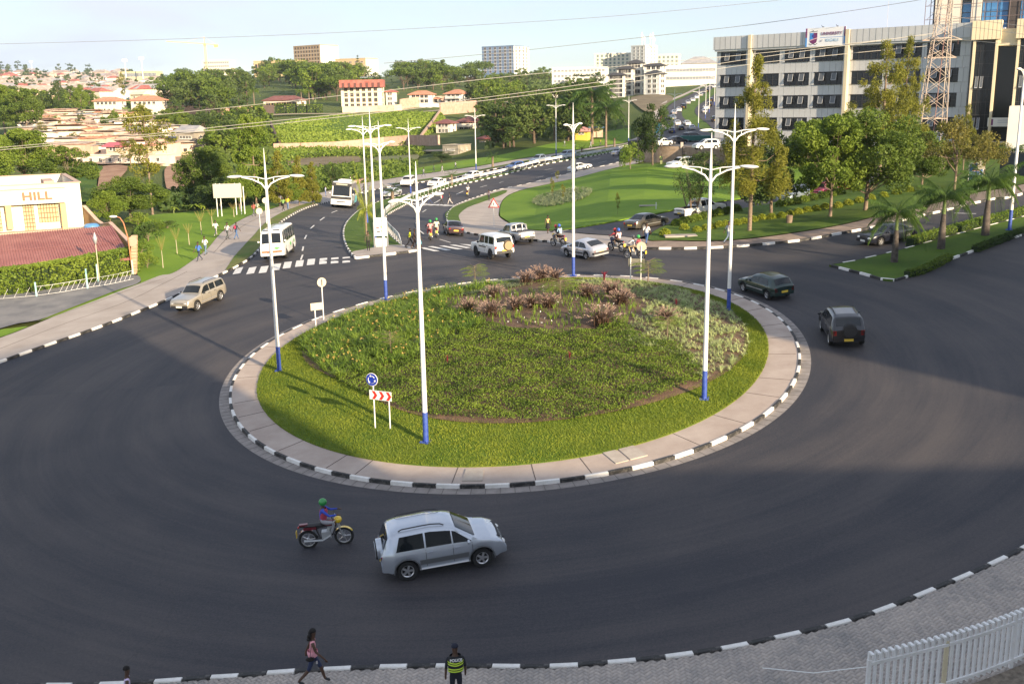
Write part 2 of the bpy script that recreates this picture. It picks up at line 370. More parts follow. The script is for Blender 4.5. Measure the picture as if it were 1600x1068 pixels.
# ---------------------------------------------------------------- ground materials
def asphalt_mat(name,centre=None,base=(0.024,0.025,0.033),light=(0.072,0.063,0.062)):
    m=bpy.data.materials.new(name);m.use_nodes=True;n=m.node_tree.nodes;l=m.node_tree.links.new
    b=n['Principled BSDF'];b.inputs['Roughness'].default_value=0.72;b.inputs['Specular IOR Level'].default_value=0.42
    g=n.new('ShaderNodeNewGeometry')
    big=n.new('ShaderNodeTexNoise');big.inputs['Scale'].default_value=0.13;big.inputs['Detail'].default_value=6;l(g.outputs['Position'],big.inputs['Vector'])
    fine=n.new('ShaderNodeTexNoise');fine.inputs['Scale'].default_value=14;fine.inputs['Detail'].default_value=8;fine.inputs['Roughness'].default_value=0.75;l(g.outputs['Position'],fine.inputs['Vector'])
    fac=n.new('ShaderNodeMath');fac.operation='MULTIPLY_ADD';fac.inputs[1].default_value=1.5;fac.inputs[2].default_value=-0.35;l(big.outputs[0],fac.inputs[0])
    last=fac.outputs[0]
    if centre:
        # tyre-polished arcs running round the island
        sx=n.new('ShaderNodeVectorMath');sx.operation='SUBTRACT';sx.inputs[1].default_value=(centre[0],centre[1],0);l(g.outputs['Position'],sx.inputs[0])
        sp=n.new('ShaderNodeSeparateXYZ');l(sx.outputs[0],sp.inputs[0])
        le=n.new('ShaderNodeVectorMath');le.operation='LENGTH';cb=n.new('ShaderNodeCombineXYZ');l(sp.outputs[0],cb.inputs[0]);l(sp.outputs[1],cb.inputs[1]);l(cb.outputs[0],le.inputs[0])
        at=n.new('ShaderNodeMath');at.operation='ARCTAN2';l(sp.outputs[1],at.inputs[0]);l(sp.outputs[0],at.inputs[1])
        c2=n.new('ShaderNodeCombineXYZ');l(le.outputs['Value'],c2.inputs[0])
        am=n.new('ShaderNodeMath');am.operation='MULTIPLY';am.inputs[1].default_value=3.0;l(at.outputs[0],am.inputs[0]);l(am.outputs[0],c2.inputs[1])
        a1=n.new('ShaderNodeTexNoise');a1.inputs['Scale'].default_value=0.85;a1.inputs['Detail'].default_value=5;l(c2.outputs[0],a1.inputs['Vector'])
        a2=n.new('ShaderNodeTexNoise');a2.inputs['Scale'].default_value=0.3;a2.inputs['Detail'].default_value=2;l(c2.outputs[0],a2.inputs['Vector'])
        s1=n.new('ShaderNodeMath');s1.operation='ADD';l(a1.outputs[0],s1.inputs[0]);l(a2.outputs[0],s1.inputs[1])
        s2=n.new('ShaderNodeMath');s2.operation='MULTIPLY_ADD';s2.inputs[1].default_value=1.3;s2.inputs[2].default_value=-1.3;l(s1.outputs[0],s2.inputs[0])
        s3=n.new('ShaderNodeMath');s3.operation='ADD';l(s2.outputs[0],s3.inputs[0]);l(last,s3.inputs[1]);last=s3.outputs[0]
    if centre:
        c3=n.new('ShaderNodeVectorMath');c3.operation='MULTIPLY';c3.inputs[1].default_value=(3.2,0.35,1);l(c2.outputs[0],c3.inputs[0])
        a3=n.new('ShaderNodeTexNoise');a3.inputs['Scale'].default_value=1.6;a3.inputs['Detail'].default_value=4;a3.inputs['Roughness'].default_value=0.7;l(c3.outputs[0],a3.inputs['Vector'])
        s4=n.new('ShaderNodeMath');s4.operation='MULTIPLY_ADD';s4.inputs[1].default_value=0.8;l(a3.outputs[0],s4.inputs[0])
        s5=n.new('ShaderNodeMath');s5.operation='ADD';s5.inputs[1].default_value=-0.4;l(last,s5.inputs[0]);l(s5.outputs[0],s4.inputs[2]);last=s4.outputs[0]
    mf=n.new('ShaderNodeMath');mf.operation='MULTIPLY_ADD';mf.inputs[1].default_value=2.2;l(fine.outputs[0],mf.inputs[0])
    ad=n.new('ShaderNodeMath');ad.operation='ADD';ad.inputs[1].default_value=-1.1;l(last,ad.inputs[0]);l(ad.outputs[0],mf.inputs[2]);mf.use_clamp=True
    mx=n.new('ShaderNodeMix');mx.data_type='RGBA';mx.inputs[6].default_value=(*base,1);mx.inputs[7].default_value=(*light,1)
    l(mf.outputs[0],mx.inputs[0])
    # thin dark cracks / joints
    vo=n.new('ShaderNodeTexVoronoi');vo.feature='DISTANCE_TO_EDGE';vo.inputs['Scale'].default_value=0.055
    wv=n.new('ShaderNodeTexNoise');wv.inputs['Scale'].default_value=0.6;wv.inputs['Detail'].default_value=4;l(g.outputs['Position'],wv.inputs['Vector'])
    va=n.new('ShaderNodeVectorMath');va.operation='MULTIPLY_ADD';va.inputs[1].default_value=(1.6,1.6,0);l(wv.outputs['Color'],va.inputs[0]);l(g.outputs['Position'],va.inputs[2]);l(va.outputs[0],vo.inputs['Vector'])
    lt=n.new('ShaderNodeMath');lt.operation='LESS_THAN';lt.inputs[1].default_value=0.0009;l(vo.outputs['Distance'],lt.inputs[0])
    hf=n.new('ShaderNodeMath');hf.operation='MULTIPLY';hf.inputs[1].default_value=0.3;l(lt.outputs[0],hf.inputs[0])
    m3=n.new('ShaderNodeMix');m3.data_type='RGBA';m3.inputs[7].default_value=(0.025,0.024,0.024,1);l(mx.outputs[2],m3.inputs[6]);l(hf.outputs[0],m3.inputs[0])
    # oil spots
    v2=n.new('ShaderNodeTexVoronoi');v2.inputs['Scale'].default_value=0.42;l(g.outputs['Position'],v2.inputs['Vector'])
    l2=n.new('ShaderNodeMath');l2.operation='LESS_THAN';l2.inputs[1].default_value=0.032;l(v2.outputs['Distance'],l2.inputs[0])
    h2=n.new('ShaderNodeMath');h2.operation='MULTIPLY';h2.inputs[1].default_value=0.5;l(l2.outputs[0],h2.inputs[0])
    m4=n.new('ShaderNodeMix');m4.data_type='RGBA';m4.inputs[7].default_value=(0.03,0.03,0.032,1);l(m3.outputs[2],m4.inputs[6]);l(h2.outputs[0],m4.inputs[0])
    l(m4.outputs[2],b.inputs['Base Color'])
    bp=n.new('ShaderNodeBump');bp.inputs['Distance'].default_value=0.01;fb=n.new('ShaderNodeTexNoise');fb.inputs['Scale'].default_value=60;fb.inputs['Detail'].default_value=3
    l(g.outputs['Position'],fb.inputs['Vector']);l(fb.outputs[0],bp.inputs['Height']);l(bp.outputs[0],b.inputs['Normal'])
    return m
ISL_C=((-15.4+14.3)/2,53.3)
A_MAIN=asphalt_mat('asphalt_main',ISL_C)
A_SIDE=asphalt_mat('asphalt_side')
A_OLD=mat('old_asphalt',(0.14,0.14,0.145),0.9,col2=(0.24,0.23,0.22),scale=0.5,bump=0.01,bscale=30)
def grass_mat(name,c1,c2,c3,scale=0.35,bump=0.05):
    m=bpy.data.materials.new(name);m.use_nodes=True;n=m.node_tree.nodes;l=m.node_tree.links.new
    b=n['Principled BSDF'];b.inputs['Roughness'].default_value=0.85;b.inputs['Specular IOR Level'].default_value=0.15
    g=n.new('ShaderNodeNewGeometry')
    a=n.new('ShaderNodeTexNoise');a.inputs['Scale'].default_value=scale;a.inputs['Detail'].default_value=6;a.inputs['Roughness'].default_value=0.65;l(g.outputs['Position'],a.inputs['Vector'])
    f=n.new('ShaderNodeTexNoise');f.inputs['Scale'].default_value=9;f.inputs['Detail'].default_value=6;f.inputs['Roughness'].default_value=0.8;l(g.outputs['Position'],f.inputs['Vector'])
    r=n.new('ShaderNodeValToRGB');r.color_ramp.elements[0].position=0.36;r.color_ramp.elements[1].position=0.64
    r.color_ramp.elements[0].color=(*c1,1);r.color_ramp.elements[1].color=(*c2,1)
    l(a.outputs[0],r.inputs[0])
    mx=n.new('ShaderNodeMix');mx.data_type='RGBA';mx.inputs[7].default_value=(*c3,1)
    q=n.new('ShaderNodeMath');q.operation='MULTIPLY_ADD';q.inputs[1].default_value=3.0;q.inputs[2].default_value=-1.35;q.use_clamp=True;l(f.outputs[0],q.inputs[0])
    l(q.outputs[0],mx.inputs[0]);l(r.outputs[0],mx.inputs[6]);l(mx.outputs[2],b.inputs['Base Color'])
    bp=n.new('ShaderNodeBump');bp.inputs['Distance'].default_value=bump;l(f.outputs[0],bp.inputs['Height']);l(bp.outputs[0],b.inputs['Normal'])
    return m
GR_LAWN=grass_mat('lawn_grass',(0.10,0.20,0.018),(0.17,0.28,0.024),(0.22,0.29,0.04),0.12)
GR_ISL=grass_mat('island_grass',(0.10,0.17,0.02),(0.19,0.23,0.03),(0.07,0.12,0.014),0.45,0.1)
GR_VERGE=grass_mat('verge_grass',(0.05,0.11,0.015),(0.09,0.16,0.02),(0.12,0.12,0.04),0.4)
GR_DRY=grass_mat('dry_grass',(0.11,0.17,0.03),(0.2,0.19,0.07),(0.07,0.12,0.02),0.25)
GR_WILD=grass_mat('wild_slope',(0.06,0.13,0.018),(0.16,0.24,0.035),(0.035,0.08,0.015),0.05,0.3)
GR_HILL=grass_mat('hill_ground',(0.05,0.10,0.02),(0.12,0.17,0.04),(0.17,0.14,0.07),0.03,0.4)
EARTH=mat('red_earth',(0.24,0.13,0.08),0.95,col2=(0.36,0.22,0.14),scale=0.3,bump=0.1,bscale=2)
FIELD=mat('tilled_field',(0.12,0.09,0.05),0.95,col2=(0.2,0.16,0.09),scale=0.2,bump=0.2,bscale=1.2)
FIELD2=mat('fallow_field',(0.17,0.15,0.07),0.95,col2=(0.12,0.15,0.05),scale=0.15,bump=0.1,bscale=2)
SOIL=mat('bed_soil',(0.07,0.045,0.028),0.95,col2=(0.17,0.1,0.06),scale=1.5,bump=0.05,bscale=12)
PATHM=mat('dirt_path',(0.34,0.27,0.19),0.95,var=0.15,scale=0.8)
CONC=mat('pavement_concrete',(0.32,0.275,0.24),0.88,col2=(0.42,0.37,0.33),scale=0.45,bump=0.006,bscale=60,stops=(0.3,0.7))
CONC_I=mat('island_concrete',(0.34,0.27,0.225),0.88,col2=(0.45,0.375,0.32),scale=0.7,bump=0.006,bscale=50,stops=(0.3,0.7))
GUT=mat('gutter_concrete',(0.2,0.18,0.165),0.9,col2=(0.29,0.26,0.24),scale=2.0)
K_W=mat('kerb_white',(0.62,0.60,0.55),0.75,col2=(0.78,0.76,0.72),scale=3.5,stops=(0.3,0.55))
K_B=mat('kerb_black',(0.02,0.02,0.02),0.7,col2=(0.13,0.12,0.11),scale=6.0,stops=(0.5,0.75))
PAINT=mat('road_paint',(0.55,0.54,0.51),0.8,col2=(0.72,0.71,0.69),scale=5.0)
STONE=mat('rubble_stone',(0.26,0.19,0.13),0.92,col2=(0.38,0.29,0.21),scale=2.0)
STONE2=mat('pink_stone',(0.38,0.25,0.19),0.92,col2=(0.5,0.36,0.28),scale=0.8,bump=0.1,bscale=2)

# ---------------------------------------------------------------- base ground, one sheet out to the horizon
def base_ground():
    ys=np.concatenate([[-400,-150,-60,-20,0],np.arange(8,260,2.5),np.arange(260,700,6),np.geomspace(700,5200,45)])
    ss=np.concatenate([[-3,-1.6,-1.0,-0.8],np.arange(-0.66,0.67,0.012),[0.8,1.0,1.6,3]])
    V=[]
    for y in ys:
        w=max(y,60.0);X=ss*w;Z=zt(X,np.full_like(X,y if y>-30 else -30))
        if y<10:Z=PA*np.clip(X,-120,120)+PB*np.full_like(X,max(y,-60))
        V.append(np.stack([X,np.full_like(X,y),Z-0.16],1))
    n=len(ss);V=np.concatenate(V);F=[(i*n+j,i*n+j+1,(i+1)*n+j+1,(i+1)*n+j) for i in range(len(ys)-1) for j in range(n-1)]
    me=np_mesh('ground',V,np.array(F),GR_HILL);me.polygons.foreach_set('use_smooth',[True]*len(F))
    link('ground',me,kind='structure')
base_ground()

# ---------------------------------------------------------------- lines of the junction, read off the photograph and laid on the ground
LK=[(-260,668),(-120,614),(0,567),(75,540),(147,515),(209,491),(260,470),(310,446),(352,426),(370,417),(390,405),(402,394),(415,380),(428,362),(440,347),(457,336),(475,327),(502,319),(530,310),(560,303),(585,297),(612,292),(635,289),(660,285),(700,280),(750,269.5),(800,259.5),(850,250),(900,241.5),(950,233),(985,226.5),(1010,220)]
RK=[(1010,243),(1000,246),(950,258.5),(875,275),(785,296),(750,307),(715,320),(702,331),(698,342),(702,350),(715,358),(732,365),(770,371),(842,377),(900,383),(950,386.5),(1007,389),(1050,389.5),(1088,389),(1138,387),(1190,383),(1252,376.5),(1307,367),(1360,357),(1425,341.5),(1469,331.5),(1513,320.5),(1557,311),(1600,303),(1760,270)]
l_kerb=gl(LK,5);r_kerb=gl(RK,5)
road_poly=l_kerb+r_kerb+[Vector((85,90,0)),Vector((85,2,0)),Vector((-80,2,0)),Vector((-80,40,0))]
area('road',road_poly,0.0,A_MAIN,3.0)
# the curving road that climbs away behind the trees
SL=[(1000,221),(1022,212),(1043,204),(1050,201),(1041,191),(1037,179),(1043,168),(1057,158),(1075,150),(1092,141),(1108,133),(1120,124)]
SR=[(1140,236),(1125,222),(1112,210),(1092,200),(1076,191),(1066,181),(1067,171),(1074,163),(1086,155),(1105,144),(1119,135),(1128,126)]
sl,sr=gl(SL,5),gl(SR,5)
area('road',sl+sr[::-1],0.1,A_SIDE,4.0)
ML=[(1122,208),(1108,196),(1095,186),(1086,177),(1088,168),(1100,159),(1112,151),(1126,142)]
MR=[(1160,205),(1140,192),(1130,180),(1128,170),(1134,160),(1142,150)]
area('road',gl(ML,4)+gl(MR,4)[::-1],0.12,A_SIDE,5.0)
area('grass_verge',sr[:-1]+gl(ML,4)[::-1],0.06,GR_VERGE,5.0)
ribbon('pavement',sl,0.5,3.2,0.22,CONC);ribbon('grass_verge',sl,0.1,1.4,0.25,GR_VERGE)

# ---------------------------------------------------------------- kerbs of black and white stones
def bevel_block(L,w,h,m,ch=0.02):
    b=MB();x,y=L/2,w/2
    vs=[(-x,-y,-0.05),(x,-y,-0.05),(x,y,-0.05),(-x,y,-0.05),(-x,-y,h-ch),(x,-y,h-ch),(x,y,h-ch),(-x,y,h-ch),
          (-x+ch*.5,-y+ch,h),(x-ch*.5,-y+ch,h),(x-ch*.5,y-ch,h),(-x+ch*.5,y-ch,h)]
    b.add(vs,[(0,1,5,4),(1,2,6,5),(2,3,7,6),(3,0,4,7),(4,5,9,8),(5,6,10,9),(6,7,11,10),(7,4,8,11),(8,9,10,11),(0,3,2,1)])
    return b.mesh('kerb_stone',m)
_kb={}
rk=random.Random(5)
def kerb(P,step,w=0.16,h=0.13,closed=False,first=0,zfun=None,side=0.0,run=1,max_parts=290):
    root=bpy.data.objects.new('kerb',None);COL.objects.link(root);root['kind']='structure'
    Q=resample(P,step,closed);n=len(Q);cnt=0
    zz=zfun or zt
    far=[MB(),MB()]
    segs=[(Q[i],Q[(i+1) % n]) for i in range(n if closed else n-1)]
    order=sorted(range(len(segs)),key=lambda i:segs[i][0].y)
    near=set(order[:max_parts])
    for i,(a,c) in enumerate(segs):
        L_=(c-a).length;white=((i//run)+first) % 2
        m=K_W if white else K_B
        z0,z1=float(zz(a.x,a.y)),float(zz(c.x,c.y))
        A=Vector((a.x,a.y,z0));B=Vector((c.x,c.y,z1));x=(B-A).normalized();y=Vector((0,0,1)).cross(x).normalized();z=x.cross(y)
        mid=(A+B)/2+y*side+Vector((0,0,rk.uniform(-0.008,0.008)));y2=(y+x*rk.uniform(-.012,.012)).normalized()
        if i in near and (mid.y<165):
            key=(white,round(step,2),w,h)
            if key not in _kb:_kb[key]=bevel_block(step,w,h,m)
            o=link('kerb_stone',_kb[key],root)
            sx=(L_-0.02)/step
            o.matrix_world=Matrix(((x.x*sx,y2.x,z.x,mid.x),(x.y*sx,y2.y,z.y,mid.y),(x.z*sx,y2.z,z.z,mid.z),(0,0,0,1)))
        else:
            far[white].bar(mid-x*(L_/2-.02)+z*(h/2),mid+x*(L_/2-.02)+z*(h/2),w,h)
    for wi in (0,1):
        if far[wi].v:far[wi].build('kerb_stones',[K_B,K_W][wi],root,kind='stuff')
    return root
# near kerb and paved footway in front of the camera
NK=[(-260,1128),(0,1078),(130,1072),(260,1066),(312,1061),(382,1056.5),(434,1052.5),(483,1049),(585,1044),(686,1042),(739,1042),(800,1043),(880,1042),(960,1036),(1060,1026),(1150,1011),(1225,995),(1300,978.5),(1375,955.5),(1445,927.5),(1506,902),(1561,877),(1600,857),(1680,812),(1800,730)]
near_kerb=gl(NK,5,plane=True)
kerb(near_kerb,0.8,w=0.17,h=0.10)
NP=offset(near_kerb,-0.08)
PAV=mat('paver_joint_sand',(0.16,0.145,0.13),0.95,var=0.2,scale=3)
area('footway',[Vector((-45,10,0))]+NP+[Vector((60,30,0)),Vector((60,10,0))],0.03,PAV,4)
# fine pavers, herringbone
def pavers():
    rng=np.random.default_rng(3)
    L_,W_=0.215,0.108;V=[];F=[];T=[]
    poly=NP+[Vector((60,30,0)),Vector((60,15,0)),Vector((-45,15,0))]
    cells=[]
    u=0.108
    ca,sa=math.cos(0.72),math.sin(0.72)
    # 90 degree herringbone: one horizontal and one vertical brick per period of the diagonal lattice
    for i in range(-230,230):
        for j in range(-160,160):
            bx,by=i*u+j*4*u,i*u
            for (ox,oy,dx,dy) in ((0,0,2*u,u),(2*u,-u,u,2*u)):
                cells.append((bx+ox+dx/2,by+oy+dy/2,dx,dy))
    c=np.array(cells);x=c[:,0]*ca-c[:,1]*sa;y=c[:,0]*sa+c[:,1]*ca
    x=x+4.0;y=y+27.5
    k=(x>-13.5) & (x<21) & (y>21.5) & (y<37) & (np.abs(x/y)<0.66)
    c,x,y=c[k],x[k],y[k]
    k=inside(poly,x,y);c,x,y=c[k],x[k],y[k]
    n=len(x);g=0.007;lift=rng.uniform(0.055,0.059,n);tl=rng.normal(0,0.0012,(n,2))
    P=np.zeros((n,8,3))
    for q,(sx,sy,top) in enumerate([(-1,-1,0),(1,-1,0),(1,1,0),(-1,1,0),(-1,-1,1),(1,-1,1),(1,1,1),(-1,1,1)]):
        lx=sx*(c[:,2]/2-g*(0.5 if not top else 1.1));ly=sy*(c[:,3]/2-g*(0.5 if not top else 1.1))
        wx=x+lx*ca-ly*sa;wy=y+lx*sa+ly*ca
        P[:,q,0]=wx;P[:,q,1]=wy;P[:,q,2]=zt(wx,wy)+(lift+tl[:,0]*sx+tl[:,1]*sy if top else 0.0)
    F=np.array([(4,5,6,7),(0,1,5,4),(1,2,6,5),(2,3,7,6),(3,0,4,7)])
    F=(F[None]+np.arange(n)[:,None,None]*8).reshape(-1,4)
    m=mat('concrete_paver',(0.27,0.245,0.225),0.85)
    nd=m.node_tree.nodes;l=m.node_tree.links.new
    a=nd.new('ShaderNodeAttribute');a.attribute_name='tone';r=nd.new('ShaderNodeValToRGB')
    r.color_ramp.elements[0].color=(0.25,0.235,0.22,1);r.color_ramp.elements[1].color=(0.46,0.40,0.35,1)
    g_=nd.new('ShaderNodeNewGeometry');z=nd.new('ShaderNodeTexNoise');z.inputs['Scale'].default_value=0.5;z.inputs['Detail'].default_value=6;l(g_.outputs['Position'],z.inputs['Vector'])
    ma=nd.new('ShaderNodeMath');ma.operation='MULTIPLY_ADD';ma.inputs[1].default_value=0.45;l(a.outputs['Fac'],ma.inputs[0])
    mb=nd.new('ShaderNodeMath');mb.operation='MULTIPLY_ADD';mb.inputs[1].default_value=2.0;mb.inputs[2].default_value=-0.72;l(z.outputs[0],mb.inputs[0]);l(mb.outputs[0],ma.inputs[2])
    l(ma.outputs[0],r.inputs[0]);l(r.outputs[0],nd['Principled BSDF'].inputs['Base Color'])
    link('pavers',np_mesh('pavers',P.reshape(-1,3),F,m,np.repeat(rng.random(n),5)),kind='stuff')
pavers()

# ---------------------------------------------------------------- the island of the roundabout
OK_=[(362,600),(364,622),(373,650),(392,678),(420,703),(455,722),(505,738),(560,749),(640,757),(700,760.5),(760,760.5),(830,757),(900,749),(960,738),(1020,724),(1080,706),(1130,686),(1172,664),(1206,640),(1230,615),(1244,592),(1248,570),(1245,550),(1235,528),(1219,505),(1196,486),(1158,466),(1110,450),(1050,440.5),(980,435.5),(900,433.5),(820,436),(760,440),(700,448),(650,457.5),(600,468),(560,479.5),(520,492),(480,508),(440,528),(402,552),(374,576)]
kerb_line=[Vector((p.x,p.y,0)) for p in [G(x,y,True) for x,y in OK_]]
# fair the closed line: radius as a short Fourier series
def fair(P,order=4,n=360):
    cx,cy=ISL_C;a=np.array([math.atan2(p.y-cy,p.x-cx) for p in P]);r=np.array([math.hypot(p.x-cx,p.y-cy) for p in P])
    A=[np.ones_like(a)]
    for k in range(1,order+1):A+=[np.cos(k*a),np.sin(k*a)]
    c=np.linalg.lstsq(np.array(A).T,r,rcond=None)[0]
    t=np.linspace(0,2*math.pi,n,endpoint=False);B=[np.ones_like(t)]
    for k in range(1,order+1):B+=[np.cos(k*t),np.sin(k*t)]
    R_=np.array(B).T@c
    return [Vector((cx+R_[i]*math.cos(t[i]),cy+R_[i]*math.sin(t[i]),0)) for i in range(n)]
KL=fair(kerb_line,4)
PLANE_Z=lambda X,Y:PA*np.asarray(X)+PB*np.asarray(Y)
GR_IN=[(406,616.5),(409,636),(423,659),(448,681),(490,700),(560,715),(620,727),(700,733),(760,735),(850,730),(914,719.5),(1010,697),(1070,664),(1110,648),(1154,631),(1184,604),(1199,577),(1200,550),(1193,526),(1175,502),(1145,478),(1100,460),(1040,448),(980,441),(900,438),(820,440),(760,444),(713,453),(659,464),(603,475),(544,494),(485,520),(443,543),(417.5,569),(406,594)]
GL_=fair([Vector((p.x,p.y,0)) for p in [G(x,y,True) for x,y in GR_IN]],3)
BED=[(471,545),(476,562),(491,582),(507,596),(547,625),(595,647),(631,660),(687,670),(800,677),(911,672),(968,660),(1040,631),(1100,608),(1136,594),(1160,573),(1172,545),(1166,520),(1136,489),(1085,466),(1034,451),(980,445),(900,442),(800,446),(710,458),(640,473),(590,487),(530,508),(490,528)]
BL=fair([Vector((p.x,p.y,0)) for p in [G(x,y,True) for x,y in BED]],4)
_ra=np.array([math.hypot(p.x-ISL_C[0],p.y-ISL_C[1]) for p in GL_])
def zi(X,Y):
    X=np.asarray(X,float);Y=np.asarray(Y,float)
    t=np.arctan2(Y-ISL_C[1],X-ISL_C[0]) % (2*math.pi);r=np.hypot(X-ISL_C[0],Y-ISL_C[1])
    R_=np.interp(t,np.linspace(0,2*math.pi,len(_ra)+1),np.append(_ra,_ra[0]))
    q=np.clip(1-(r/R_)**2,0,1)
    return PA*X+PB*Y+0.75*q
area('island_pavement',KL,0.125,CONC_I,2.0,skirt=0.14,zfun=PLANE_Z)
kerb(KL,0.98,w=0.14,h=0.155,closed=True,side=-0.06,zfun=PLANE_Z)
ribbon('gutter',KL,-0.10,-0.62,0.006,GUT,closed=True,zfun=PLANE_Z)
# joints across the island pavement and the drain covers let into it
jb=MB();sb=MB()
for i in [0,9,21,30,47,58,66,81,95,103,119,131,140,158,171,180,197,206,215,228,241,247,263,275,283,301,312,325,334,349]:
    a=KL[i];d=Vector((ISL_C[0]-a.x,ISL_C[1]-a.y,0)).normalized();p=a+d*0.1;q=a+d*1.9
    # stop at the grass
    rg=math.hypot(GL_[i].x-ISL_C[0],GL_[i].y-ISL_C[1]);q=Vector((ISL_C[0]+(-d.x)*rg,ISL_C[1]+(-d.y)*rg,0));q+=d*0.1
    jb.bar((p.x,p.y,float(PLANE_Z(p.x,p.y))+0.128),(q.x,q.y,float(PLANE_Z(q.x,q.y))+0.128),0.028,0.012)
jb.build('pavement_joints',mat('joint_dark',(0.07,0.055,0.045),0.95),kind='stuff')
gj=MB()
for i in range(0,360,2):
    a=KL[i];d=Vector((a.x-ISL_C[0],a.y-ISL_C[1],0)).normalized();p=a+d*0.11;q=a+d*0.61
    gj.bar((p.x,p.y,float(PLANE_Z(p.x,p.y))+0.008),(q.x,q.y,float(PLANE_Z(q.x,q.y))+0.008),0.02,0.008)
gj.build('gutter_joints',MT('joint2',(0.09,0.08,0.07),0.95),kind='stuff')
area('island_lawn',GL_,0.16,GR_ISL,1.2,skirt=0.05,zfun=zi)
area('planting_bed',BL,0.20,SOIL,1.2,zfun=zi)
# manhole slabs at the near edge of the island pavement
SLAB=mat('slab_concrete',(0.36,0.31,0.26),0.9,col2=(0.44,0.39,0.33),scale=2.2)
def ip(px,py,dz=0.135):
    p=G(px,py,True);return Vector((p.x,p.y,float(PLANE_Z(p.x,p.y))+dz))
for quad in ([(722,756),(754,756),(756,738),(728,738)],[(962,729),(982,724),(958,705),(938,709)],[(985,723),(1012,716),(988,700),(963,704)]):
    c=sum((ip(*q) for q in quad),Vector())/4;b=MB();t=[ip(q[0],q[1],0.16) for q in quad];bo=[ip(q[0],q[1],0.10) for q in quad]
    b.add(t+bo,[(0,1,2,3),(4,5,1,0),(5,6,2,1),(6,7,3,2),(7,4,0,3)]);b.build('drain_slab',SLAB,kind='structure')

# ---------------------------------------------------------------- left footway, verge, forecourt, lawns
LP=[(-260,610),(-120,575),(0,531),(40,516),(100,491),(160,468),(212,448),(250,433),(270,429),(300,410),(325,390),(340,372),(350,362),(370,349),(385,341),(400,335),(437,324),(457,314),(492,305),(512,300),(545,291),(575,286),(612,280),(640,276),(700,267.5),(750,260.5),(800,251.5),(850,243.5),(900,236),(950,228),(985,222)]
lp=gl(LP,5)
lk_in=offset(l_kerb,0.08)
area('pavement',lk_in+lp[::-1],0.14,CONC,3.0)
l_main=[p for p in l_kerb]
kerb(l_kerb,0.92,w=0.15,h=0.15)
# strip joint along the left pavement
ribbon('pavement_joint',gl([(0,548),(100,509),(212,468),(290,428),(335,396),(362,368),(392,348),(440,331)],5),-0.03,0.03,0.146,MT('joint_dark2',(0.1,0.09,0.08),0.9))
ribbon('pavement_joint',gl([(60,505),(140,478),(212,452),(262,436)],5),-0.03,0.03,0.146,MT('joint_dark2',(0.1,0.09,0.08),0.9))
area('grass_verge',gl([(352,426),(372,416),(390,404),(402,392),(415,378),(428,360),(440,346),(457,335),(475,326),(502,318)],4)+gl([(500,314.5),(472,322),(450,330),(430,340),(410,355),(395,372),(380,388),(366,404),(356,419)],4),0.19,GR_DRY,1.5)
area('grass_verge',gl([(612,291),(660,284),(700,279),(750,268.7),(800,258.7),(850,249.3),(900,240.8),(950,232.4),(985,225.8)],4)+gl([(985,225),(950,231),(900,239.2),(850,247.4),(800,256.8),(750,266.8),(700,276),(660,282),(612,289.5)],4),0.24,GR_VERGE,3)
area('grass',gl([(60,504),(100,491),(160,468),(212,448),(250,433),(270,428),(300,409),(325,389),(340,371),(350,361),(370,348),(385,340),(400,334),(437,323),(425,318),(395,321),(375,324),(325,329),(275,334),(225,340),(205,380),(213,425),(220,438),(213,446),(160,462),(100,486)],3,True),0.1,GR_LAWN,2)
area('grass',gl([(0,530),(38,516),(42,513),(18,516),(0,519)],3,True),0.16,GR_LAWN,2)
area('forecourt',gl([(-200,500),(0,458),(60,452),(150,443),(208,432),(220,438),(214,446),(180,457),(100,488),(60,503),(0,516),(-200,590)],3),0.15,A_OLD,2.5)
area('grass',gl([(575,285),(612,279),(640,275),(700,266.5),(750,259.5),(800,250.5),(850,242.5),(900,235),(950,227),(985,221)],4)+gl([(985,200),(940,208),(880,222),(830,232),(780,243),(720,252),(660,262),(620,272),(590,281)],4),0.12,GR_LAWN,4)
# median between the two carriageways, with its nose
MU=[(556,404.5),(545,392),(538,376),(537,362),(541,350),(551,338),(566,327),(590,316.5),(620,308.5),(650,300.5),(690,291),(740,281),(800,268),(850,256.5),(900,245.5),(950,236.5),(1005,226)]
MD=[(652,392),(640,389.5),(627,384),(613,372),(604,361),(598,352),(598,345),(606,336),(617,329),(640,316.5),(675,302.5),(725,287.5),(800,270.5),(850,257.5),(925,244.5),(975,234.5),(1005,228)]
mu,md=gl(MU,5),gl(MD,5)
nose=gl([(652,392),(635,395),(590,400.5),(556,404.5)],5)
med=mu[:-1]+md[::-1]+nose[1:-1]
area('median_grass',med,0.14,GR_VERGE,2.0)
area('pavement',gl([(556,404),(590,400),(635,394.5),(652,391.5),(640,387),(612,385),(590,388),(565,393),(551,396)],3,True),0.155,CONC,2)
kerb(mu,0.9,w=0.15,h=0.17,first=1);kerb(md,0.9,w=0.15,h=0.17);kerb(nose,1.1,w=0.16,h=0.17,first=1)
